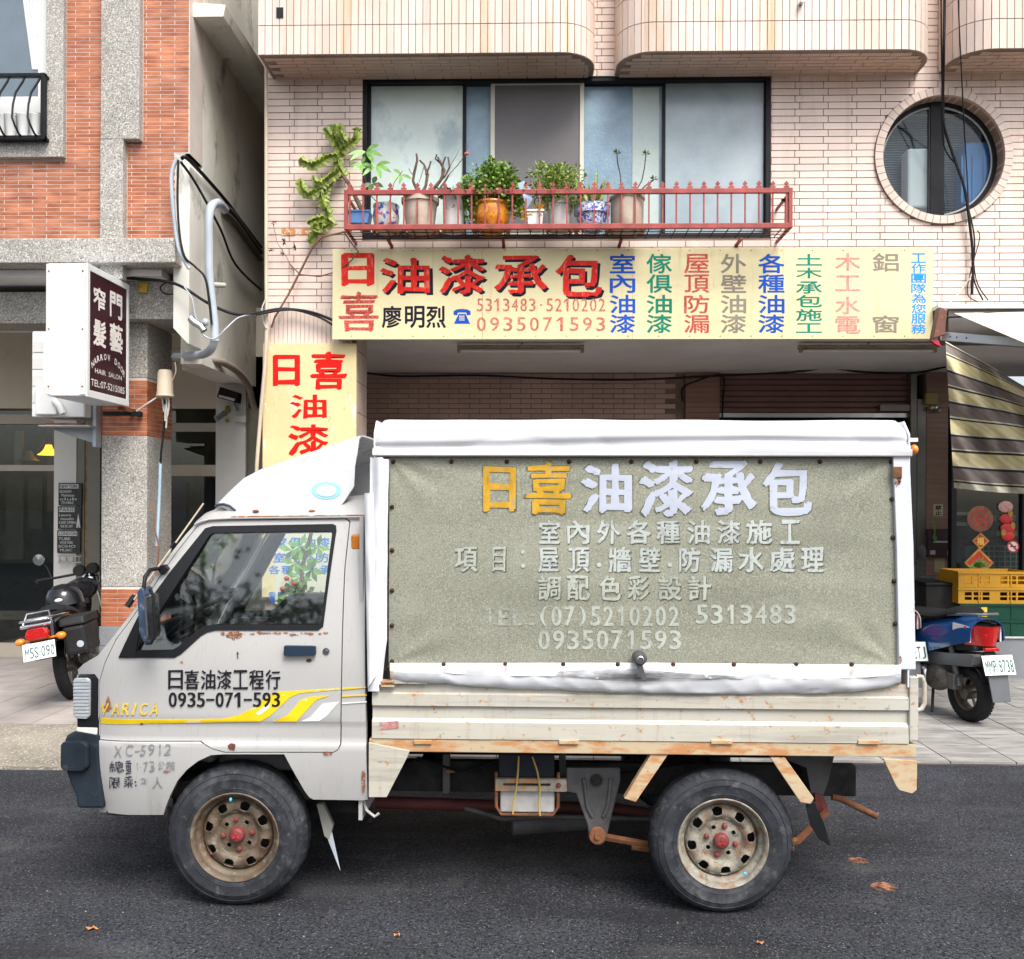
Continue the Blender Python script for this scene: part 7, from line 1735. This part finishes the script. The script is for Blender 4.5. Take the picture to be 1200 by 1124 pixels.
b1_ = [('日', 568, 548, 603, 598), ('喜', 618, 542.5, 668, 602)]; b2_ = [('油', 684, 545.5, 738, 599.5), ('漆', 752, 541, 811, 603.5), ('承', 823, 542, 884, 602), ('包', 895, 543, 949, 602)]
lettering([(c, a-1.2, b-.6, x+1.0, y+1.2) for c, a, b, x, y in b1_+b2_], oT, m_sh, tp, .030, rough=2, nib=.55)
lettering(b1_[:1], oT, m_gold_, tp, .038, rough=2.2, raise_=.0007, nib=.55); lettering(b1_[1:], oT, m_gold_, tp, .020, rough=2.2, raise_=.0007, nib=.55); lettering(b2_, oT, m_tw, tp, .029, rough=2.4, raise_=.0007, nib=.55)
def brush(chs, xs, y0, y1, mat, bold=.020, r_=1.3): lettering([(c, a+1.1, y0+1, b+1.1, y1+1) for c, (a, b) in zip(chs, xs)], oT, m_sh, tp, bold, rough=r_, nib=.5); lettering([(c, a, y0, b, y1) for c, (a, b) in zip(chs, xs)], oT, mat, tp, bold, rough=r_, raise_=.0006, nib=.5)
brush('室內外各種油漆施工', [(632, 655), (665, 690), (700, 726), (735, 762), (770, 796), (806, 831), (841, 867), (875, 904), (915, 937)], 610, 637, m_tw2)
brush('項目', [(533, 559), (577, 592)], 641, 670, m_tw3); brush('屋頂牆壁防漏水處理', [(631, 654), (667, 690), (714, 739), (749, 773), (796, 820), (833, 858), (866, 895), (902, 931), (939, 965)], 642, 670, m_tw2)
brush('調配色彩設計', [(631, 656), (665, 690), (703, 727), (736, 760), (772, 798), (807, 833)], 675, 703, m_tw3)
mb = MB()
for (a, b) in ((613, 647), (613, 663), (702, 662), (785, 662)):
    c = P(a, b, tarp_y(a, b)-.003); mb.lathe([(0, 0), (.0085, 0)], (c.x, c.y, c.z), 'y', 14, cap=False)
mb.build('lettering', m_tw2, tp, fix=False)
def stencil(s, x0, y0, x1, y1, mat=m_tw3):
    n = len(s); cw = (x1-x0)/n
    lettering([(ch, x0+i*cw+1+(2 if ch in '1:()' else 0), y0, x0+(i+.78)*cw-(2 if ch in '1:()' else 0), y1) for i, ch in enumerate(s) if ch != ' '], oT, mat, tp, .028, dup=((.9, 0),))
stencil('TEL:', 567, 713, 632, 733, M('lettering_very_faded', (.36, .37, .32), .6, alpha=(.4, .15, 40, .35))); stencil('(07)5210202', 630, 711, 798, 733.5); stencil('5313483', 815, 709, 936, 731); stencil('0935071593', 630, 739, 801, 761)
# crank and rolled white hem
def roll(u, v):
    px = 457+(1056-457)*u; a = 2*PI*v
    prof_ = [(0, 805 if 0 else 796), (.06, 800), (.2, 806), (.45, 812), (.7, 813.5), (.9, 811.5), (.97, 806), (1, 800)]
    for (u0, b0), (u1, b1__) in zip(prof_, prof_[1:]):
        if u0 <= u <= u1: bot = b0+(b1__-b0)*(u-u0)/(u1-u0)
    bot += 1.6*noise.noise(Vector((u*14, 0, 0)))+.9*noise.noise(Vector((u*50, 0, 4)))
    topp = 777+2.2*u-1.5*(1-abs(2*u-1))
    mid = (bot+topp)/2; h = (bot-topp)/2; y = YC_+.004-(.022+.006*math.sin(u*17)*0)*math.cos(a)
    py = mid-h*math.sin(a)
    w_ = .008*noise.noise(Vector((u*9, v*7, 4)))+.004*math.sin(u*30+v*12)*noise.noise(Vector((u*4, 1, 1)))-.005*(1-abs(noise.noise(Vector((u*16+v*1.5, v*3, 3)))))**7
    return P(px, py, y+w_)
MB().grid(roll, 150, 24).build('tarp_hem', m_vin, tp, smooth=60, fix=False)
m_grease = M('grease_smear', (.07, .07, .075), .6, alpha=(.30, .35, (5, 5, 26), 0.))
mb = MB(); pts = [(655, 787), (700, 784), (745, 783.5), (790, 788), (885, 794), (800, 798.5), (745, 799), (690, 796), (650, 792)]
L_ = [P(a, b+0, YC_-.026) for a, b in pts]; c = P(745, 791, YC_-.026); mb.add([c]+L_, [(0, i+1, (i+1) % len(L_)+1) for i in range(len(L_))]).build('grease_smear', m_grease, tp, fix=False)
m_rstr = M('rust_streak', (.50, .27, .10), .8, alpha=(.42, .3, (60, 60, 12), 0.))
for px in (520, 592, 660, 789, 860, 933, 998, 459):
    L_ = rnd.uniform(8, 20); w_ = rnd.uniform(1.6, 4.5); MB().add([P(px-w_, 780, YC_-.025), P(px+w_, 780, YC_-.025), P(px+w_*.5, 780+L_*.7, YC_-.028), P(px+.3, 780+L_, YC_-.028), P(px-w_*.4, 780+L_*.6, YC_-.028)], [(0, 1, 2, 3, 4)]).build('rust_streak', m_rstr, tp, fix=False)
c = P(749.5, 771, YC_-.03)
ck = MB().lathe([(0, -.035), (.018, -.035), (.022, -.028), (.026, -.02), (.026, .03), (.018, .035)], (c.x, c.y, c.z), 'y', 22, cap=False).build('crank_hub', m_chas2, tp, smooth=40)
MB().lathe([(.009, -.038), (.013, -.036)], (c.x, c.y, c.z), 'y', 16, cap=False).build('hub_ring', m_alu, ck)
MB().prism([(P(a, b, YC_-.04).x, P(a, b, YC_-.04).z) for a, b in ((745, 778), (752, 777), (758, 797), (753, 798.5))], YC_-.055, YC_-.045).build('crank_arm', m_chas2, ck, bevel=.003)

# ---- bed
YB_ = 3.672
xb0, xb1 = P(436, 840, YB_).x, P(1076, 840, YB_).x
def zpx(py, px=750): return P(px, py, YB_).z
bd = MB(); zs_ = [zpx(q) for q in (800, 812, 812.6, 829, 834, 847, 848, 866)]
secs = [(.008, 800), (.008, 814), (.0, 816), (.0, 829.5), (.013, 831.5), (.013, 845), (.002, 849), (.0, 867), (.0, 868.5), (.02, 868.5)]
def bedp(u, v): pass
sec = [(YB_+o_, zpx(py)) for o_, py in secs]
def stripx(secs_, x0, x1, name, mat, parent, thick=.02, nx=24):
    vs_ = []; fs = []; m_ = len(secs_)
    for i in range(nx+1):
        for (y, z) in secs_: vs_.append((x0+(x1-x0)*i/nx, y+.0015*noise.noise(Vector((i*.9, z*9, 0))), z))
    for i in range(nx):
        for k in range(m_-1): a = i*m_+k; fs.append((a, a+1, a+m_+1, a+m_))
    return MB().add(vs_, fs).build(name, mat, parent, smooth=25, solid=thick)
ds = stripx(sec, xb0, xb1-.035, 'drop_side', m_bed, tr_, .018)
# drop side bottom drops slightly to the right: tilt about Y
bdx = (xb0+xb1)/2
MB().box(xb1-.034, xb1, YB_-.004, YB_+.03, zpx(868, 1060), zpx(793, 1060)).build('rear_corner', m_bed, tr_, bevel=.004)
MB().box(xb1-.034, xb1, YB_+.0301, YCF, zpx(868, 1060), zpx(800, 1060)).build('tailgate', m_bed, tr_, bevel=.004)
MB().box(xb0, xb1-.035, YCF-.02, YCF, zpx(868), zpx(800)).build('drop_side', m_bed, tr_, bevel=.004)
MB().box(xb0, xb0+.012, YB_+.02, YCF-.021, zpx(868), zpx(800)).build('headboard', m_bed, tr_)
zf0, zf1 = zpx(884.5), zpx(869.5)
MB().box(xb0-.012, xb1-.005, YB_+.004, YB_+.045, zf0, zf1).build('bed_rail', m_bedr, tr_, bevel=.003)
MB().box(xb0, xb1-.01, YB_+.046, YCF-.03, zf0+.01, zf1).build('bed_floor', m_chas, tr_)
MB().box(xb0-.012, xb1-.005, YCF-.029, YCF-.005, zf0, zf1).build('bed_rail', m_bedr, tr_)
for (a, b) in ((485, 506), (655, 678), (833, 858), (1005, 1030)): MB().rbox(rect(a, 867, b, 872, YB_), YB_-.006, YB_+.003).build('bed_hinge', m_bedr, tr_, bevel=.002)
def pl(pts, y0, y1, name, mat, parent=tr_, bevel=.002): return MB().prism([(P(a, b, y0).x, P(a, b, y0).z) for a, b in pts], y0, y1).build(name, mat, parent, bevel=bevel)
pl([(432, 870), (480, 880), (478, 886), (453, 934.5), (432, 934.5)], YB_-.001, YB_+.02, 'front_gusset', m_bed)
pl([(1035, 889), (1075, 892), (1074.5, 926), (1069, 930), (1054, 926), (1050, 921)], YB_-.001, YB_+.01, 'rear_gusset', m_bedr)
# stays
pl([(763, 884), (783, 884), (745, 940), (731.5, 936)], YB_+.01, YB_+.05, 'stay', m_bedr); pl([(903, 888), (920, 888), (954, 936), (950, 942), (938, 940)], YB_+.01, YB_+.04, 'stay', m_bedr)
pl([(944, 943), (955, 940), (966, 965), (973.5, 992), (960, 984), (950, 968)], YB_+.025, YB_+.031, 'mud_flap', m_blk)
pl([(371, 943), (379, 942), (390, 968), (386, 985), (380, 980)], YT+.12, YT+.15, 'mud_flap', M('flap_grey', (.26, .25, .22), .8, var=.25), tr_); pl([(384, 984), (389, 975), (399, 1021), (396, 1015)], YT+.12, YT+.124, 'mud_flap', m_pipeg)
# latch, decal, rope hook, rear rail handle
pl([(446, 798), (462, 797.5), (462, 799.5), (446, 800.5)], YB_-.018, YB_-.002, 'latch', m_bedr); pl([(446, 803), (462, 803.5), (462, 805.5), (446, 805)], YB_-.018, YB_-.002, 'latch', m_bedr); pl([(450, 799), (453, 799), (453, 805), (450, 805)], YB_-.014, YB_-.002, 'latch', m_rust); pl([(459, 796), (500, 797.5), (504, 799.5), (499, 802), (459, 801.5)], YB_-.012, YB_-.001, 'latch_lever', m_bed)
pl([(445, 846.5), (467, 845), (467, 853.5), (445, 855.5)], YB_-.0015, YB_-.0003, 'faded_sticker', M('sticker_faded_red', (.45, .20, .19), .6, var=.2, vs=40, layers=[((.55, .5, .45), .55, .05, (30, 30, 90), .7)]), bevel=0)
hk = [P(a, b, YB_+.02) for a, b in ((1074, 793), (1080, 793), (1083, 800), (1083.5, 824), (1080, 831), (1075, 832))]; MB().tube(hk, .009, 10).build('grab_handle', m_bed, tr_, smooth=60)
# ---- underside
MB().box(P(300, 900, 4.1).x, P(1000, 900, 4.1).x, 4.06, 4.11, P(600, 929, 4.06).z, P(600, 893, 4.06).z).build('chassis_rail', m_chas, tr_, bevel=.006)
MB().box(P(300, 900, 4.1).x, P(1000, 900, 4.1).x, 4.66, 4.71, P(600, 929, 4.06).z, P(600, 893, 4.06).z).build('chassis_rail', m_chas, tr_, bevel=.006)
for px in (500, 640, 760, 960): x = P(px, 900, 4.1).x; MB().box(x-.03, x+.03, 4.111, 4.659, P(600, 925, 4.06).z, P(600, 897, 4.06).z).build('crossmember', m_chas, tr_)
for px in (520, 527): x = P(px, 900, 4.0).x; 
pl([(519, 884), (527, 884), (527, 930), (519, 930)], 4.02, 4.058, 'outrigger', m_chas2); pl([(522, 902), (533, 902), (533, 906), (522, 906)], 4.0, 4.019, 'clip_plate', m_rust)
pl([(655, 884), (663, 884), (664, 930), (656, 930)], 4.0, 4.058, 'outrigger', m_chas2)
# battery carrier
bt_ = MB().rbox(rect(584, 884, 650, 912, 3.86), 3.86, 4.0).build('battery', M('battery_black', (.02, .024, .035), .4, var=.2), tr_, bevel=.008)
for px in (591, 640): c = P(px, 884.5, 3.9); MB().lathe([(.025, 0), (.025, .022), (0, .024)], (c.x, 3.93, c.z-.005), 'z', 12, cap=False).build('terminal', m_chas2, bt_)
MB().rbox(rect(586, 927, 650, 952.5, 3.86), 3.862, 4.0).build('battery_box', M('dirty_white_block', (.50, .49, .47), .7, var=.2, vs=9, layers=[((.2, .17, .13), .58, .15, 9, .6)]), tr_, bevel=.006)
hb = pl([(580.5, 913), (664, 913.5), (664.5, 928), (580.5, 927)], 3.835, 3.858, 'battery_clamp', M('clamp_rusty', (.33, .30, .23), .6, var=.3, vs=14, layers=[((.40, .17, .05), .52, .1, 12, .85)])); 
pl([(590, 918), (645, 918.5), (645, 921), (590, 920.5)], 3.83, 3.8345, 'slot', m_chas, hb); c = P(654.5, 920.5, 3.83); MB().ball((c.x, c.y, c.z), .010, .012, .010, 10, 6).build('bolt', m_hub, hb)
for (a, b) in (((582, 900), (584, 950)), ((655, 900), (652, 950))): pass
MB().tube([P(a, b, 3.85) for a, b in ((581.5, 905), (581.5, 945), (587, 954.5), (648, 955), (654, 946), (654.5, 905))], .007, 8).build('carrier_strap', m_rust, tr_, smooth=50)
m_rope = M('yellow_rope', (.55, .38, .10), .8, var=.25)
for pts in (((608, 886), (607, 905), (605, 925), (602, 940), (601, 954)), ((624, 887), (630, 905), (633, 925), (631, 945), (633, 956))): MB().tube([P(a, b, 3.826) for a, b in pts], .004, 6).build('rope', m_rope, tr_, smooth=60)
# spring hanger bracket
br = MB().prism([[(P(a, b, 3.84).x, P(a, b, 3.84).z) for a, b in ((664, 900), (727, 900), (727, 915), (714, 968), (710, 986), (705, 990.5), (697, 990.5), (691, 984), (688, 966), (675, 930), (664, 928))]], 3.84, 3.86).build('spring_hanger', m_chas2, tr_, bevel=.005)
for pts in (((684, 912), (688, 945), (694, 957)), ((716, 912), (712, 945), (707, 957))): MB().tube([P(a, b, 3.838) for a, b in pts], .008, 8).build('pressed_rib', m_chas2, br, smooth=60)
c = P(699, 914, 3.838); MB().lathe([(.024, 0), (.026, -.006), (.018, -.008), (.016, .01)], (c.x, c.y, c.z), 'y', 20, cap=False).lathe([(0, -.001), (.016, -.001)], (c.x, c.y, c.z), 'y', 16, cap=False).build('bushing', m_chas, br)
c = P(700, 979, 3.835); MB().lathe([(0, -.02), (.012, -.02), (.014, -.012), (.032, -.010), (.036, .0)], (c.x, c.y, c.z), 'y', 20, cap=False).build('shackle_bolt', m_rust, br, smooth=30)
# leaf spring, axle, shaft, exhaust
MB().tube([P(700, 979, 3.9), P(760, 990, 3.9), P(850, 1000, 3.9), P(935, 985, 3.9), P(970, 950, 3.9)], .016, 6).tube([P(740, 992, 3.9), P(850, 1008, 3.9), P(930, 993, 3.9)], .014, 6).build('leaf_spring', m_rust, tr_)
pl([(908, 885), (978, 885), (971, 915), (963, 938), (952, 938), (945, 900)], 3.95, 4.05, 'rear_hanger', m_chas2); pl([(955, 930), (966, 934), (973, 955), (962, 960), (955, 948)], 3.93, 3.95, 'shackle', m_hub)
MB().tube([P(975, 934, 3.95), P(985, 936, 3.95), P(1028, 957, 3.92)], .013, 10).build('tow_bar', m_rust, tr_, smooth=60)
MB().tube([P(440, 940, 4.3), P(560, 944, 4.3), P(720, 948, 4.3), P(860, 970, 4.4)], .028, 10).build('drive_shaft', M('shaft_red', (.11, .025, .022), .7, var=.4), tr_, smooth=60)
MB().tube([P(545, 947, 4.15), P(590, 960, 4.15), P(640, 957, 4.15), P(760, 960, 4.2), P(900, 975, 4.3)], .012, 8).tube([P(600, 966, 4.3), P(690, 960, 4.35)], .05, 12).build('exhaust_pipe', m_chas2, tr_, smooth=60)
MB().tube([P(870, 975, 3.9), P(870, 975, 4.85)], .035, 10).ball(P(860, 975, 4.37), .11).build('rear_axle', m_chas, tr_, smooth=60)
MB().tube([P(470, 900, 3.98), P(490, 888, 4.0), P(540, 905, 4.0), P(590, 889, 3.98)], .006, 6).build('loose_wire', m_cable, tr_); MB().tube([P(665, 915, 4.03), P(720, 908, 4.0), P(800, 895, 3.98)], .006, 6).build('loose_wire', m_cable, tr_); MB().tube([P(414, 938, 3.8), P(425, 948, 3.78), P(436, 955, 3.78), P(433, 963, 3.78)], .008, 6).build('loose_wire', m_cable, tr_)
MB().tube([P(425, 936, 3.75), P(430, 950, 3.72), P(439, 957, 3.72), (P(444, 953, 3.72))], .006, 6).build('rag_strip', m_wcab, tr_)
# wheel arch liners / inner dark panels
for (y0, y1) in ((YT+.20, YT+.215), ): MB().box(P(195, 900, y0).x, P(430, 900, y0).x, 3.95, 3.965, .30, P(300, 884, 3.95).z+.02).build('wheel_house', m_chas, tr_)
MB().box(P(190, 900, YT).x, P(430, 900, YT).x, YT+.035, YFAR-.05, P(300, 884, YT).z+.003, P(300, 884, YT).z+.012).build('arch_top', m_chas, tr_)

# ---- wheels
def truck_wheel(cx_, cy_px, y_out, rim_mat, R=.284, rot=0., far=False, X=None):
    y0 = y_out; c = P(cx_, cy_px, y0); c = Vector((c.x if X is None else X, y0, R-.006)); sgn = 1 if not far else -1
    def Lp(prof): return [(r, d*sgn) for r, d in prof]
    N = 120
    prof = [(.168, .012), (.176, .002), (.190, .0), (.205, -.002), (.222, -.001), (.226, -.0025), (.230, -.001), (.248, .004), (.262, .014), (.275, .026), (.281, .045), (R, .075), (.281, .107), (.275, .126), (.255, .14), (.2, .148), (.168, .14)]
    mb = MB(); vs_ = []; fs = []
    for i, (r, d) in enumerate(prof):
        for k in range(N):
            a = 2*PI*k/N; rr = r
            if i in (9, 10, 12, 13): rr -= .0035 if (k % 3 == 0) else 0
            if i == 7 and k % 6 == 0: rr -= .002
            z_ = rr*math.sin(a)
            if z_ < -(R-.010): z_ = -(R-.010)+(z_+(R-.010))*.4
            vs_.append((c.x+rr*math.cos(a), c.y+d*sgn, c.z+z_))
    for i in range(len(prof)-1):
        for k in range(N): a = i*N+k; b = i*N+(k+1) % N; fs.append((a, b, b+N, a+N))
    t = MB().add(vs_, fs).build('wheel', m_tyr, tr_, smooth=50)
    g = MB()
    for yy in (.055, .075, .095):                 # circumferential grooves stand as dark bands in the tread
        g.lathe([(R+.0006, (yy-.003)*sgn), (R+.0006, (yy+.003)*sgn)], c, 'y', 96, cap=False)
    g.build('tread_groove', m_blk, t)
    g = MB()
    for k in range(64):
        a = 2*PI*k/64; 
        for (ra, da, rb, db, s1) in ((.267, .0185, .2795, .032, .03), (.282, .048, .2855, .070, .03)):
            q0, q1 = a, a+s1; hw = .005
            pt_ = lambda r, d, aa: (c.x+(r+.0006)*math.cos(aa), c.y+(d-.0008)*sgn, c.z+(r+.0006)*math.sin(aa))
            g.add([pt_(ra, da, q0), pt_(ra, da, q0+hw), pt_(rb, db, q1+hw), pt_(rb, db, q1)], [(0, 1, 2, 3)])
    tag(g.build('tread_sipe', m_blk, t, fix=False), kind='stuff')
    MB().lathe([(.2262, -.0030*sgn), (.2285, -.0040*sgn), (.2308, -.0030*sgn)], c, 'y', 90, cap=False).lathe([(.192, -.0008*sgn), (.194, -.0024*sgn), (.196, -.0012*sgn)], c, 'y', 90, cap=False).lathe([(.249, .0035*sgn), (.2505, .0022*sgn), (.252, .0042*sgn)], c, 'y', 90, cap=False).build('sidewall_ring', m_tyr, t, smooth=60)
    rim = MB().lathe(Lp([(.170, .022), (.176, .006), (.1775, .001), (.174, -.002), (.168, .001), (.163, .010), (.160, .026), (.150, .032), (.146, .040), (.143, .060), (.136, .064)]), c, 'y', 72, cap=False).build('rim', rim_mat, t, smooth=40)
    # pressed disc on a polar grid with eight windows
    kr = [.139, .136, .131, .126, .119, .111, .104, .098, .090, .084, .076, .060, .045, .030]; ky = [.062, .052, .044, .039, .0355, .034, .0345, .038, .045, .052, .054, .053, .050, .049]
    rs = [.139-.109*i/46 for i in range(47)]; ys = []
    for r in rs:
        j = max(q for q in range(len(kr)-1) if kr[q] >= r-1e-9); f_ = (kr[j]-r)/(kr[j]-kr[j+1]); ys.append(ky[j]*(1-f_)+ky[j+1]*f_)
    NA = 288; vs_ = []; fs = []
    for r, y in zip(rs, ys):
        for k in range(NA):
            a = 2*PI*k/NA+rot; yy = y+(.0035*math.cos(8*(a-rot)) if .09 < r < .13 else 0)
            if .05 < r < .08: yy -= .004*max(0, math.cos(4*(a-rot)+PI))**2
            vs_.append((c.x+r*math.cos(a), c.y+yy*sgn, c.z+r*math.sin(a)))
    for i in range(len(rs)-1):
        for k in range(NA):
            ph = ((k+.5) % 36)-18; rm_ = (rs[i]+rs[i+1])/2
            if (abs(ph)/7.4)**4+(abs(rm_-.1165)/.0145)**4 < 1: continue
            ph2 = ((k+.5) % 72)-36+0; 
            if ((rm_*(ph2/288*2*PI))/.0085)**2+((rm_-.058)/.0085)**2 < 1 and sgn > 0: continue
            a = i*NA+k; b = i*NA+(k+1) % NA; fs.append((a, b, b+NA, a+NA))
    MB().add(vs_, fs).build('wheel_disc', rim_mat, rim, smooth=45, solid=-.004)
    MB().lathe([(0, .10*sgn), (.155, .10*sgn)], c, 'y', 24, cap=False).build('brake_drum', m_chas, rim)
    for k in range(4):
        a = 2*PI*k/4+rot; q = (c.x+.058*math.cos(a), c.y+.047*sgn, c.z+.058*math.sin(a))
        MB().lathe(Lp([(0, -.012), (.006, -.012), (.0105, -.008), (.0115, .0), (.0115, .010)]), q, 'y', 6, cap=False).build('wheel_nut', m_hub, rim)
    MB().lathe(Lp([(0, .018), (.020, .018), (.027, .022), (.030, .030), (.031, .050)]), c, 'y', 24, cap=False).build('hub_cap', m_hub, rim, smooth=40)
    mb = MB()
    for k in range(3):                             # three-diamond mark
        a = PI/2+2*PI*k/3; e = Vector((math.cos(a), 0, math.sin(a))); n_ = Vector((-math.sin(a), 0, math.cos(a))); o_ = Vector((c.x, c.y+.0170*sgn, c.z))
        mb.add([o_, o_+e*.0095+n_*.0055, o_+e*.019, o_+e*.0095-n_*.0055], [(0, 1, 2, 3)])
    mb.build('three_diamond_mark', M('mark_red', (.42, .03, .04), .5) if 'mark_red' not in MATS else MATS['mark_red'], rim, solid=.001)
    return t, rim, c
t1_, r1_, c1_ = truck_wheel(274.5, 983, 3.70, m_wrimf, rot=.12)
t2_, r2_, c2_ = truck_wheel(847.5, 989, 3.70, m_wrim, rot=-.25)
truck_wheel(0, 983, YFAR-.02, m_wrimf, far=True, X=c1_.x); truck_wheel(0, 989, YFAR-.02, m_wrim, far=True, X=c2_.x)
m_bval = M('valve_blue', (.05, .5, .85), .4)
MB().ball((c1_.x-.035+.02, c1_.y-.0, c1_.z+.150), .006, .008, .008, 8, 6).build('valve_cap', m_bval, t1_); MB().ball((c2_.x+.085, c2_.y+.005, c2_.z-.115), .007, .008, .006, 8, 6).build('valve_cap', m_bval, t2_)

# ================================================================ seen through the cab windows: signboard and plant behind the truck
Yq_ = 6.1
r = rect(322, 622, 412, 745, Yq_)
fs_ = thing('standing_signboard', (r[0], Yq_, 0), 'cream signboard with blue characters seen through the cab windows', 'signboard')
MB().box(r[0], r[1]+.12, Yq_, Yq_+.03, .55, r[3]+.12).build('panel', M('board_cream', (.72, .68, .52), .5, var=.04), fs_, bevel=.003)
for x in (r[0]+.05, r[1]+.07): MB().box(x-.015, x+.015, Yq_+.031, Yq_+.06, 0.01, r[3]).build('leg', m_steel, fs_)
p_b2 = M('board_blue', (.03, .18, .62), .5)
lettering(row('家俱油漆', 322, 630, 386, 642)+row('室內外防漏', 320, 648, 402, 659)+row('各種土木承包', 315, 663, 402, 673)+row('電5313483', 315, 694, 392, 706, .8), onY(Yq_), p_b2, fs_, .025)
pt = thing('potted_plant', G(357, 800), 'leafy potted shrub with red flowers seen through the cab windows', 'plant'); c = P(357, 735, 5.75); c.z = .0
pt.location = (c.x, c.y, .01); WL[pt.name] = Vector((c.x, c.y, .01))
MB().lathe([(.11, .012), (.15, .30), (.16, .30), (.16, .33), (.14, .33), (.13, .28), (0, .28)], (c.x, c.y, 0), 'z', 24).build('pot_body', MATS['saucer_terracotta'], pt, smooth=40)
mb = MB()
MB().tube([(c.x, c.y, .28), (c.x+.01, c.y, .7), (c.x-.02, c.y, 1.2), (c.x+.04, c.y, 1.42)], .012, 8).tube([(c.x, c.y, .7), (c.x-.12, c.y, .95)], .008, 6).tube([(c.x, c.y, .6), (c.x+.12, c.y, .9)], .008, 6).build('stem', g_bark, pt)
for (px, py, ra, n) in ((348, 700, 17, 260), (368, 712, 14, 200), (335, 716, 10, 130), (357, 722, 16, 200)):
    q = P(px, py, 5.75)
    for k in range(n):
        v = rv().normalized()*rnd.random()**.4; p_ = q+Vector((v.x, v.y*.8, v.z))*ra/193; tri_leaf(mb, p_, v+rv(.6), .05, .03, rv().normalized())
mb.build('foliage', g_l1, pt, fix=False); pt.children[-1]['kind'] = 'stuff'
for (px, py) in ((352, 640), (360, 655), (345, 660), (365, 668), (350, 676), (372, 640), (342, 645)):
    q = P(px, py, 5.75); mb = MB()
    for k in range(5): tri_leaf(mb, q, Vector((math.cos(k*1.3), rnd.uniform(-.3, .3), math.sin(k*1.3)-.3)), .085, .036, Vector((0, -1, .2)))
    mb.build('large_leaf', g_l2, pt, fix=False)
for (px, py) in ((336, 678), (344, 684), (331, 690)): MB().ball(P(px, py, 5.7), .018, .015, .015, 8, 6).build('flower', m_sred, pt)

# ================================================================ across the street, behind the viewer: trees that the glass reflects
def street_tree(x, y, h, cr, label, lv_=170):
    t = thing('street_tree', (x, y, 0), label, 'tree', 'trees across the street mirrored in the windows')
    mb = MB(); mb.tube([(x, y, 0), (x+.1, y, h*.3), (x-.1, y+.1, h*.55)], .2, 10, rs=[.28, .2, .15])
    tips = []
    for k in range(9):
        a = 2*PI*k/9+rnd.uniform(-.3, .3); r_ = cr*rnd.uniform(.5, 1); e = Vector((x+r_*math.cos(a), y+r_*math.sin(a), h*rnd.uniform(.6, 1)))
        m_ = Vector((x+r_*.4*math.cos(a), y+r_*.4*math.sin(a), h*.62)); mb.tube([(x-.1, y+.1, h*.5), m_, e], .07, 6, rs=[.12, .07, .03]); tips += [m_, e, m_.lerp(e, .5)]
    mb.build('trunk', g_bark, t, smooth=60); lf = MB()
    for q in tips:
        for k in range(lv_):
            v = rv(); p_ = q+Vector((v.x, v.y, v.z*.55))*.55; tri_leaf(lf, p_, rv(), .22, .12, rv().normalized())
    tag(lf.build('crown', g_l4, t, fix=False), kind='stuff')
street_tree(-8.5, -17, 8.6, 4.4, 'broad dark green tree across the street mirrored in the cab window', 60)
street_tree(-11.5, -7.0, 9.0, 3.4, 'tall tree across the street mirrored in the top left window')
street_tree(4.5, -13, 7.5, 3.2, 'distant tree across the street mirrored in the shop window')
